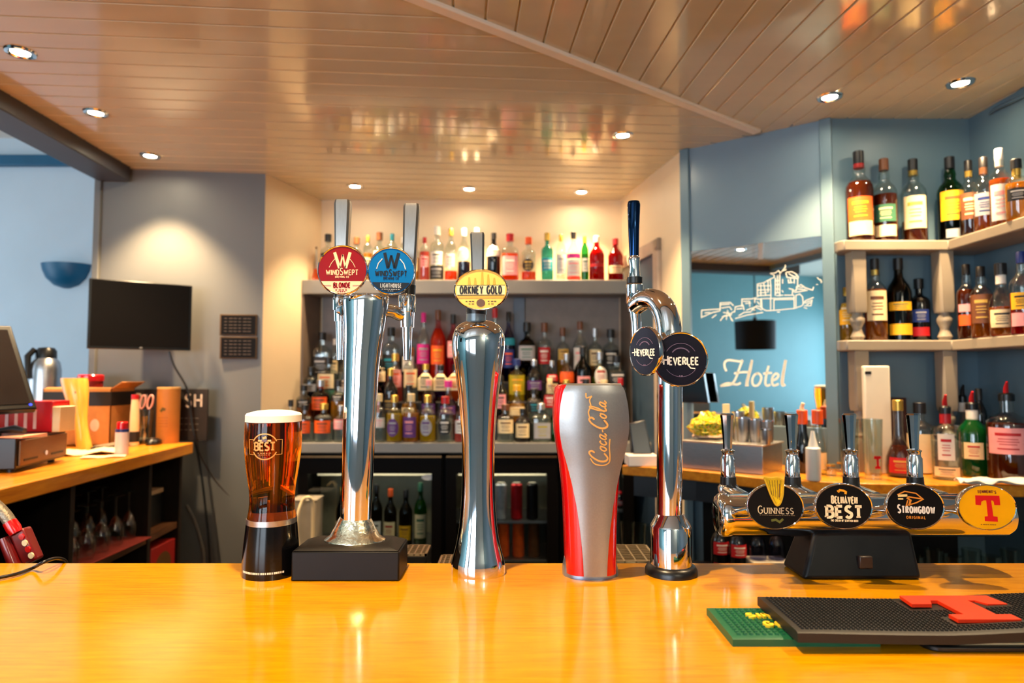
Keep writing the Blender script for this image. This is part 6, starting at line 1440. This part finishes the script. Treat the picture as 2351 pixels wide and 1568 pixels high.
MB().box(-.11, .1, -.11, .11, .0005, .6).build('box_body', mat('red_box_card', (150, 20, 16), .5), o, bevel=.004)
m_ = MB(); cfn = flat((.1, 0, .5), (0, 1, 0), (0, 0, 1), (1, 0, 0)); mc_ = flat((0, -.11, .5), (1, 0, 0), (0, 0, 1), (0, -1, 0))
for fn in (cfn, mc_):
    m_.add([fn(.07 * math.cos(2 * PI * j / 24), .062 * math.sin(2 * PI * j / 24), .0008) for j in range(24)], [tuple(range(24))])
m_.build('crest', mat('dark_gold_crest', (92, 60, 22), .5), o)

def put(u, v): return PZ(u, v, KZ)
# cash drawer
c0, c1 = put(36, 1086), put(150, 1056); dd = (c1 - c0); dl = dd.length; dd.normalize(); rz = math.atan2(dd.y, dd.x)
o = thing('cash_drawer', tuple(c0), 'black cash drawer with steel front under the touch screen', 'cash drawer', rz)
hc = P(36, 1005, c0.y).z - KZ
MB().box(0, dl, .002, .4, .012, hc).build('drawer_case', BLACK, o, bevel=.004)
MB().box(.015, dl - .006, -.006, .002, .022, hc - .012).build('drawer_front', mat('bronze_steel_front', (120, 90, 60), .4, .6, var=.1, scale=20, stretch=(1, 1, 12)), o, bevel=.002)
MB().cyl((dl * .5, -.006, .05), (dl * .5, -.013, .05), .009, n=20).build('lock', CHROME, o)
for a, b in ((.1, .36), (.64, .9)): MB().box(dl * a, dl * b, -.0075, -.005, .036, .044).build('slot', PRINT_K, o)
for a, b in ((.03, .03), (dl - .05, .03), (.03, .36), (dl - .05, .36)): MB().cyl((a, b, .0005), (a, b, .0125), .012, n=14).build('foot', RUBBER, o)
# things on the drawer
DZ = KZ + hc + .0005
pk = P(62, 985, c0.y + .14); 
o = thing('red_tea_carton', (pk.x - .04, c0.y + .26, DZ), 'row of red cartons packed in one tray on the cash drawer', 'carton', 0)
tp0 = P(130, 920, c0.y + .26).z - DZ; xr_ = P(132, 960, c0.y + .26).x - (pk.x - .04)
MB().box(xr_ - .3, xr_, -.03, .07, 0, tp0).build('carton_body', RED, o, bevel=.003)
mb = MB()
for j in range(7): mb.box(xr_ - .288 + j * .036, xr_ - .276 + j * .036, -.0312, -.0295, .012, tp0 * .72)
mb.build('carton_print', mat('pink_print', (250, 190, 180), .6), o, smooth=False)
MB().box(xr_ + .0005, xr_ + .03, -.03, .06, 0, tp0 * .82).build('carton_end', CREAM, o, bevel=.002)
o = thing('receipt_slips', (pk.x + .06, c0.y + .02, DZ), 'loose pink receipt slips on the cash drawer', 'paper'); MB().hexa([(-.05, -.03, 0), (.05, -.05, 0), (.08, .03, 0), (-.03, .04, 0)], [(-.05, -.03, .004), (.05, -.05, .006), (.08, .03, .012), (-.03, .04, .004)]).build('slips', mat('salmon_paper', (240, 170, 130), .7), o)
o = thing('black_pen_clip', (pk.x + .045, c0.y + .02, DZ + .0125), 'black clip lying on the receipt slips', 'clip'); MB().tube([(-.06, 0, .01), (0, 0, .016), (.04, -.005, .01)], [.008, .014, .009], 12).build('clip_body', BLACK, o)
# touch screen of the till
BR, TR_ = P(86, 938, c0.y + .06), P(26, 747, c0.y + .16); BL = P(-150, 952, c0.y - .16); TL = BL + (TR_ - BR)
nrm = (BR - BL).cross(TL - BL).normalized(); nrm = nrm if nrm.y < 0 else -nrm
o = thing('touch_screen_till', (BR.x - .16, c0.y + .1, DZ), 'tilted black touch screen till above the cash drawer', 'till'); L0 = o.location.copy()
sl = lambda p: p - L0
MB().slab([sl(BL), sl(BR), sl(TR_), sl(TL)], -nrm * .03).build('screen_body', BLACK, o, bevel=.006, seg=3)
ins_ = lambda a, b, c, d, f: [a + ((a + b + c + d) / 4 - a) * f for a in (a, b, c, d)]
cc4 = (BL + BR + TR_ + TL) / 4
MB().slab([sl(cc4 + (p - cc4) * .88) + nrm * .0008 for p in (BL, BR, TR_, TL)], nrm * .0012).build('display', mat('dark_display', (34, 30, 30), .12, var=.3, scale=8, coat=.5), o)
lp_ = BR + (BL - BR) * .06 + (TR_ - BR) * .05; MB().disc(sl(lp_), (BR - BL).normalized(), (TR_ - BR).normalized(), nrm, .005, .005, 0, .001, 14).build('indicator', mat('blue_indicator', (30, 60, 255), .4, emit=1.5, var=0), o)
fb = sl(cc4) - nrm * .035; MB().tube([fb, (fb.x, fb.y + .02, fb.z * .6), (fb.x, fb.y + .02, .012)], [.02, .025, .03], 16).box(fb.x - .07, fb.x + .07, fb.y - .05, fb.y + .05, .0, .012).build('stand', BLACK, o)
# cardboard box, flask, red tub, font shaped display
bx = put(252, 1023); yb0 = 3.2; f_ = P(252, 1000, yb0); x1 = f_.x; x0 = max(P(95, 1000, yb0).x, xb_ + .01); zt = P(150, 893, yb0).z - KZ
o = thing('cardboard_box', ((x0 + x1) / 2, yb0, KZ), 'open brown cardboard box with a black printed band on the till counter', 'box'); w = (x1 - x0) / 2; dpt = .2
MB().box(-w, w, 0, .004, .0005, zt).box(-w, w, dpt - .004, dpt, .0005, zt).box(-w, -w + .004, 0, dpt, .0005, zt).box(w - .004, w, 0, dpt, .0005, zt).box(-w, w, 0, dpt, .0005, .006).build('box_body', CARD, o, smooth=False)
MB().box(-w - .0008, w + .0008, -.0008, .0, zt * .7, zt * .95).box(w, w + .0008, 0, dpt, zt * .7, zt * .95).build('printed_band', PRINT_K, o, smooth=False)
MB().hexa([(w - .004, 0, zt), (w, 0, zt), (w, dpt, zt), (w - .004, dpt, zt)], [(w + .05, 0, zt + .035), (w + .054, 0, zt + .033), (w + .054, dpt, zt + .033), (w + .05, dpt, zt + .035)]).build('flap', CARD, o, smooth=False)
MB().hexa([(-w, 0, zt), (w - .004, 0, zt), (w - .004, .004, zt), (-w, .004, zt)], [(-w, .036, zt + .008), (w - .02, .036, zt + .008), (w - .02, .04, zt + .006), (-w, .04, zt + .006)]).build('flap', CARD, o, smooth=False)
MB().disc((w * .55, -.0002, zt * .36), Vector((1, 0, 0)), Vector((0, 0, 1)), Vector((0, -1, 0)), .022, .03, 0, .0008, 18).build('printed_mark', mat('pale_box_mark', (214, 196, 170), .6), o)
fy = 3.47; fxp = P(105, 850, fy); o = thing('vacuum_flask', (fxp.x, fy, 1.275), 'steel vacuum flask with black spout on the hatch ledge', 'flask')
h1 = P(105, 822, fy).z - 1.275; h2 = P(105, 797, fy).z - 1.275; r = px(31, fy)
MB().lathe([(r * .98, .0005), (r, .01), (r, h1 * .78), (r * .9, h1 * .92), (r * .66, h1)], n=32).build('flask_body', STEEL, o)
MB().lathe([(r * .68, h1 - .005), (r * .66, h2 - .02), (r * .5, h2 - .004), (.01, h2)], n=28).build('lid', BLACK, o)
MB().tube([(-r * .5, -r * .5, h2 - .012), (-r * .75, -r * .85, h2 - .05), (-r * .6, -r * .98, h1 * .62)], [.014, .016, .013], 14).build('handle', BLACK, o)
tz_ = KZ + zt; o = thing('red_tub', (P(204, 880, yb0 + .1).x, yb0 + .115, KZ + .007), 'round red tub showing above the cardboard box rim', 'tub')
th = P(204, 860, yb0 + .1).z - KZ - .007
MB().lathe([(.05, 0), (.056, th - .03)], n=28).build('tub_body', mat('dark_red_tub', (150, 16, 14), .35), o); MB().lathe([(.059, th - .032), (.059, th - .006), (.054, th)], n=28).build('tub_lid', RED, o)
by = 3.02; pb = P(195, 1020, by); tpb = P(170, 868, by + .03); o = thing('glass_shaped_font', (pb.x, by, KZ), 'amber beer glass shaped display leaning in front of the cardboard box', 'display')
vec = tpb - Vector((pb.x, by, KZ)); rings = []
for t, hw_ in ((0.003, 17), (.06, 17), (.3, 14), (.45, 16), (.65, 23), (.82, 28), (.95, 29.5), (1, 29)):
    c = vec * t; rr = px(hw_, by); rings.append([(c.x + rr * math.cos(2 * PI * j / 28), c.y + rr * .7 * math.sin(2 * PI * j / 28), c.z) for j in range(28)])
MB().loft(rings).build('display_body', mat('amber_plastic', (236, 176, 66), .3, coat=.3, var=.15, scale=12, stretch=(6, 6, 1)), o)
lmk = vec * .8; MB().box(lmk.x + .002, lmk.x + .022, lmk.y - px(25, by) * .7 - .001, lmk.y - px(25, by) * .7 + .008, lmk.z - .005, lmk.z + .005).build('printed_mark', PRINT_K, o)
# cans, glass with scissors, tube, keyboard, mouse, papers
pb = put(279, 1044); o = thing('cleaner_can', tuple(pb), 'white spray can with red cap beside the keyboard', 'can'); h = P(279, 985, pb.y).z - KZ; ht = P(279, 968, pb.y).z - KZ; r = px(14, pb.y)
MB().lathe([(r, .0005), (r, h - .012)], n=24).build('can_body', mat('lilac_white_can', (226, 212, 214), .35), o); MB().lathe([(r * 1.01, h - .012), (r * 1.01, h)], n=24).build('can_band', cm('b'), o); MB().lathe([(r * .86, h), (r * .84, ht - .004), (r * .7, ht)], n=24).build('cap', RED, o)
Yq = 3.19; x = P(292, 980, Yq).x; h = P(292, 906, Yq).z - KZ; o = thing('sauce_bottle', (x + .035, Yq, KZ), 'slim cream bottle with red top behind the spray can', 'bottle')
MB().lathe([(.02, .0005), (.022, .01), (.02, h * .6), (.016, h - .02)], n=20).build('bottle_body', CREAM, o); MB().lathe([(.0175, h - .022), (.0175, h)], n=20).build('cap', cm('r'), o); MB().lathe([(.0225, .02), (.0222, .07)], n=20, cap=False).build('label', PRINT_K, o)
Yq = GL.y - .15; x = P(332, 1000, Yq).x; h = P(340, 940, Yq).z - KZ; o = tumbler((x, Yq, KZ + .0005), h, px(18.5, Yq), 'clear glass holding pink scissors on the till counter', 'glass of scissors')
o = thing('scissors', (x, Yq, KZ + .013), 'pink handled scissors standing in the clear glass', 'scissors')
sz = P(340, 905, Yq).z - KZ - .02
for s_ in (1, -1):
    MB().slab([(s_ * .006 - .004, 0, .0), (s_ * .006 + .004, 0, .0), (-s_ * .008 + .006, 0, sz * .55), (-s_ * .008 - .006, 0, sz * .55)], (0, .003, 0)).build('blade', CHROME, o)
    cxx = -s_ * .019 + .004; MB().tube([(cxx + .013 * math.cos(R(20 * j)) + .006 * math.sin(R(20 * j)), .001, sz * .86 + .034 * math.sin(R(20 * j))) for j in range(19)], .0045, 10).build('handle', mat('pink_handles', (238, 170, 160), .35), o)
Yq = GL.y - .11; x = P(385, 1000, Yq).x; h = P(384, 889, Yq).z - KZ; r = px(24, Yq); o = thing('gift_tube', (x, Yq, KZ), 'tall brown card bottle tube in front of the menu board', 'tube')
MB().lathe([(r, .0005), (r, h - .005)], n=32).build('tube_body', mat('ochre_card_tube', (178, 112, 44), .55, var=.08), o); MB().lathe([(r * 1.02, h - .008), (r * 1.02, h)], n=32).build('tube_rim', mat('pale_card_rim', (220, 170, 96), .6), o)
tfn = lambda xx, yy, d: Vector(((r + d) * math.sin(xx / r), -(r + d) * math.cos(xx / r), yy))
m_ = MB(); ribbon(m_, [(-.012, h * .57), (0, h * .62), (.012, h * .6)], .014, tfn, .0002, .0008); m_.build('printed_leaf', mat('dark_olive_print', (84, 70, 14), .5), o)
m_ = MB(); [dashes(m_, 0, h * (.46 - .05 * j), .05, .003, tfn, 5) for j in range(4)]; m_.build('printed_lines', mat('brown_print_lines', (140, 80, 28), .5), o)
ka, kb = put(250, 1034), put(372, 1010); kv = (kb - ka); rz = math.atan2(kv.y, kv.x); o = thing('keyboard', tuple(ka), 'black computer keyboard along the edge of the till counter', 'keyboard', rz); kl = min(.46, kv.length)
MB().box(0, kl, 0, .085, .0005, .014).build('keyboard_body', BLACK, o, bevel=.004)
mb = MB()
for i in range(15):
    for j in range(4):
        a_, b_ = .01 + i * (kl - .02) / 15, .006 + j * .0185; mb.box(a_ + .001, a_ + (kl - .02) / 15 - .001, b_ + .001, b_ + .017, .014, .019)
mb.build('key_pattern', mat('grey_keys', (150, 132, 106), .5), o, smooth=False)
pm_ = put(393, 1015); o = thing('computer_mouse', (pm_.x - .02, min(pm_.y, 3.25), KZ), 'black computer mouse between keyboard and wall', 'mouse')
MB().lathe([(.03, .0005), (.033, .008), (.03, .02), (.02, .03), (.005, .034)], n=24, sy=1.5).build('mouse_body', BLACK, o); MB().cyl((0, -.02, .028), (0, -.02, .035), .005).build('wheel', STEEL, o)
for i, (u, v, sx, sy, rz, lab) in enumerate(((195, 1042, .13, .09, .5, 'crumpled white paper sheets between cash drawer and keyboard'), (238, 1050, .08, .035, .45, 'folded white slip at the edge of the till counter'))):
    pb = put(u, v); o = thing('paper_sheet', (pb.x, pb.y, KZ), lab, 'paper', rz)
    n_s = 8; vv = [(-sx + 2 * sx * a / n_s, -sy + 2 * sy * b / n_s, .003 + (.008 if i == 0 else .002) * (1 + math.sin(a * 1.3 + b * .8))) for a in range(n_s + 1) for b in range(n_s + 1)]
    s_ = MB().add(vv, [(a * (n_s + 1) + b, (a + 1) * (n_s + 1) + b, (a + 1) * (n_s + 1) + b + 1, a * (n_s + 1) + b + 1) for a in range(n_s) for b in range(n_s)]).build('sheet', CREAM, o)
    sm = s_.modifiers.new('thickness', 'SOLIDIFY'); sm.thickness = .0025; sm.offset = -1
# menu board leaning on the grey wall
Yq = GL.y - .02; b0, b1 = P(290, 893, Yq), P(476, 1012, Yq)
o = thing('menu_board', ((b0.x + b1.x) / 2, Yq, KZ + .0), 'dark menu board leaning on the grey wall behind the brown tube', 'sign'); w = (b1.x - b0.x) / 2; h = b0.z - KZ
xm = k1.x - (b0.x + b1.x) / 2
MB().box(-w, w, -.006, .006, .0005, h).build('board', mat('slate_board', (46, 40, 38), .6, var=.2, scale=10, spec=.15), o, bevel=.002)
fn = flat((0, -.006, h * .66), (1, 0, 0), (0, 0, 1), (0, -1, 0)); mb = MB()
text(mb, 'DI', -w + .085, .0, .065, .010, fn, .8, gap=.02); text(mb, 'SH', w - .075, .0, .065, .010, fn, .8, gap=.02); mb.build('lettering', mat('chalk_print', (206, 186, 168), .7), o)
mb = MB(); [dashes(mb, w * .45, -.06 - .03 * j, .16, .004, fn, 6) for j in range(3)]; mb.build('small_lines', mat('faded_chalk', (96, 86, 78), .7), o)
# plaques on the grey wall
for i, (v0, v1, lab) in enumerate(((722, 771, 'upper dark brass framed plaque on the grey wall'), (773, 824, 'lower dark brass framed plaque on the grey wall'))):
    Yw = GL.y + (NA.y - GL.y) * .86; a, b = P(509, v0, Yw), P(589, v1, Yw); o = thing('wall_plaque', ((a.x + b.x) / 2, Yw - .006, b.z), lab, 'plaque', math.atan2(NA.y - GL.y, NA.x - GL.x), 'plaques by the niche')
    w, h = (b.x - a.x) / 2, a.z - b.z
    MB().box(-w, w, -.006, .004, 0, h).build('frame', mat('old_brass_frame', (86, 62, 34), .5, spec=.2), o, bevel=.002); MB().box(-w * .92, w * .92, -.0075, -.005, h * .06, h * .94).build('plate', mat('dark_plate', (16, 11, 7), .5, spec=.1), o)
    fn = flat((0, -.0076, h * .5), (1, 0, 0), (0, 0, 1), (0, -1, 0)); mb = MB(); [dashes(mb, 0, h * (.3 - .15 * j), w * 1.5, .004, fn, 6) for j in range(5)]; mb.build('engraving', mat('engraved_gold', (86, 66, 44), .5), o)
# wall light of the far room
sx_ = P(155, 635, FARY); o = thing('wall_uplighter', (sx_.x, FARY - .001, P(155, 608, FARY).z), 'teal half bowl wall light on the far pale blue wall', 'wall light'); rr = px(55, FARY)
MB().loft([[(rr * k * math.cos(PI * j / 20), -rr * .8 * k * math.sin(PI * j / 20), z) for j in range(21)] for k, z in ((.12, -px(55, FARY)), (.5, -px(48, FARY)), (.8, -px(32, FARY)), (.95, -px(14, FARY)), (1, 0))]).build('bowl', TEAL, o)
# monitor on its arm
BLm, BRm = P(199, 800, 3.14), P(438, 805, 3.4); TLm, TRm = P(203, 638, 3.14), P(441, 656, 3.4)
TLm.x, TRm.x = BLm.x, BRm.x
nm = (BRm - BLm).cross(TLm - BLm).normalized(); nm = nm if nm.y < 0 else -nm
ctm = (BLm + BRm + TRm + TLm) / 4; o = thing('monitor', tuple(ctm), 'black flat monitor hanging on an arm from the grey wall', 'monitor'); L0 = o.location.copy()
MB().slab([p - L0 for p in (BLm, BRm, TRm, TLm)], -nm * .035).build('housing', mat('monitor_black', (9, 9, 10), .3, var=.1), o, bevel=.004)
MB().slab([(p - ctm) * .95 + nm * .0005 + Vector((0, 0, .004)) for p in (BLm, BRm, TRm, TLm)], nm * .001).build('display', mat('monitor_display', (11, 8, 7), .5, var=.05, spec=.12), o)
bl_ = (BLm + BRm) / 2 - ctm + Vector((0, 0, .007)) + nm * .0015; ex_ = (BRm - BLm).normalized(); MB().slab([bl_ - ex_ * .006, bl_ + ex_ * .006, bl_ + ex_ * .006 + Vector((0, 0, .005)), bl_ - ex_ * .006 + Vector((0, 0, .005))], nm * .001).build('logo', mat('grey_logo', (150, 150, 150), .4), o)
wy = GL.y - ctm.y
MB().tube([-nm * .034, -nm * .1, (-.02, wy - .1, 0), (-.02, wy - .004, 0)], .016, 14).box(-.08, .04, wy - .02, wy - .004, -.06, .06).build('wall_arm', BLACK, o)
# cables from the monitor down to the floor
ca = [P(388, 806, GL.y - .1), P(400, 840, GL.y - .09), P(429, 892, GL.y - .07), P(438, 950, GL.y - .06), P(447, 1010, GL.y - .06), P(458, 1060, 3.42), P(470, 1150, 3.42), P(482, 1290, 3.42)]; ca.append(Vector((ca[-1].x, 3.42, .003)))
tag(MB().tube(spline([tuple(p) for p in ca], 6), .006, 8).build('cable', BLACK, None), 'thick black cable dropping from the monitor past the counter end', 'cable')
ca = [P(452, 1010, 3.5), P(462, 1050, 3.51), P(500, 1110, 3.53), P(540, 1148, 3.545), P(580, 1160, 3.555), P(602, 1163, 3.56)]
tag(MB().tube(spline([tuple(p) for p in ca], 6), .0032, 8).build('cable', mat('brown_thin_cable', (60, 46, 34), .5), None), 'thin dark cable sagging along the grey wall towards the niche', 'cable')
ca = [P(428, 1160, 3.43), P(444, 1190, 3.44), P(460, 1240, 3.45), P(468, 1300, 3.45)]; ca.append(Vector((ca[-1].x, 3.45, .003)))
tag(MB().tube(spline([tuple(p) for p in ca], 6), .008, 8).build('cable', mat('grey_cable', (90, 84, 78), .5), None), 'grey cable hanging from the wall end of the till counter', 'cable')
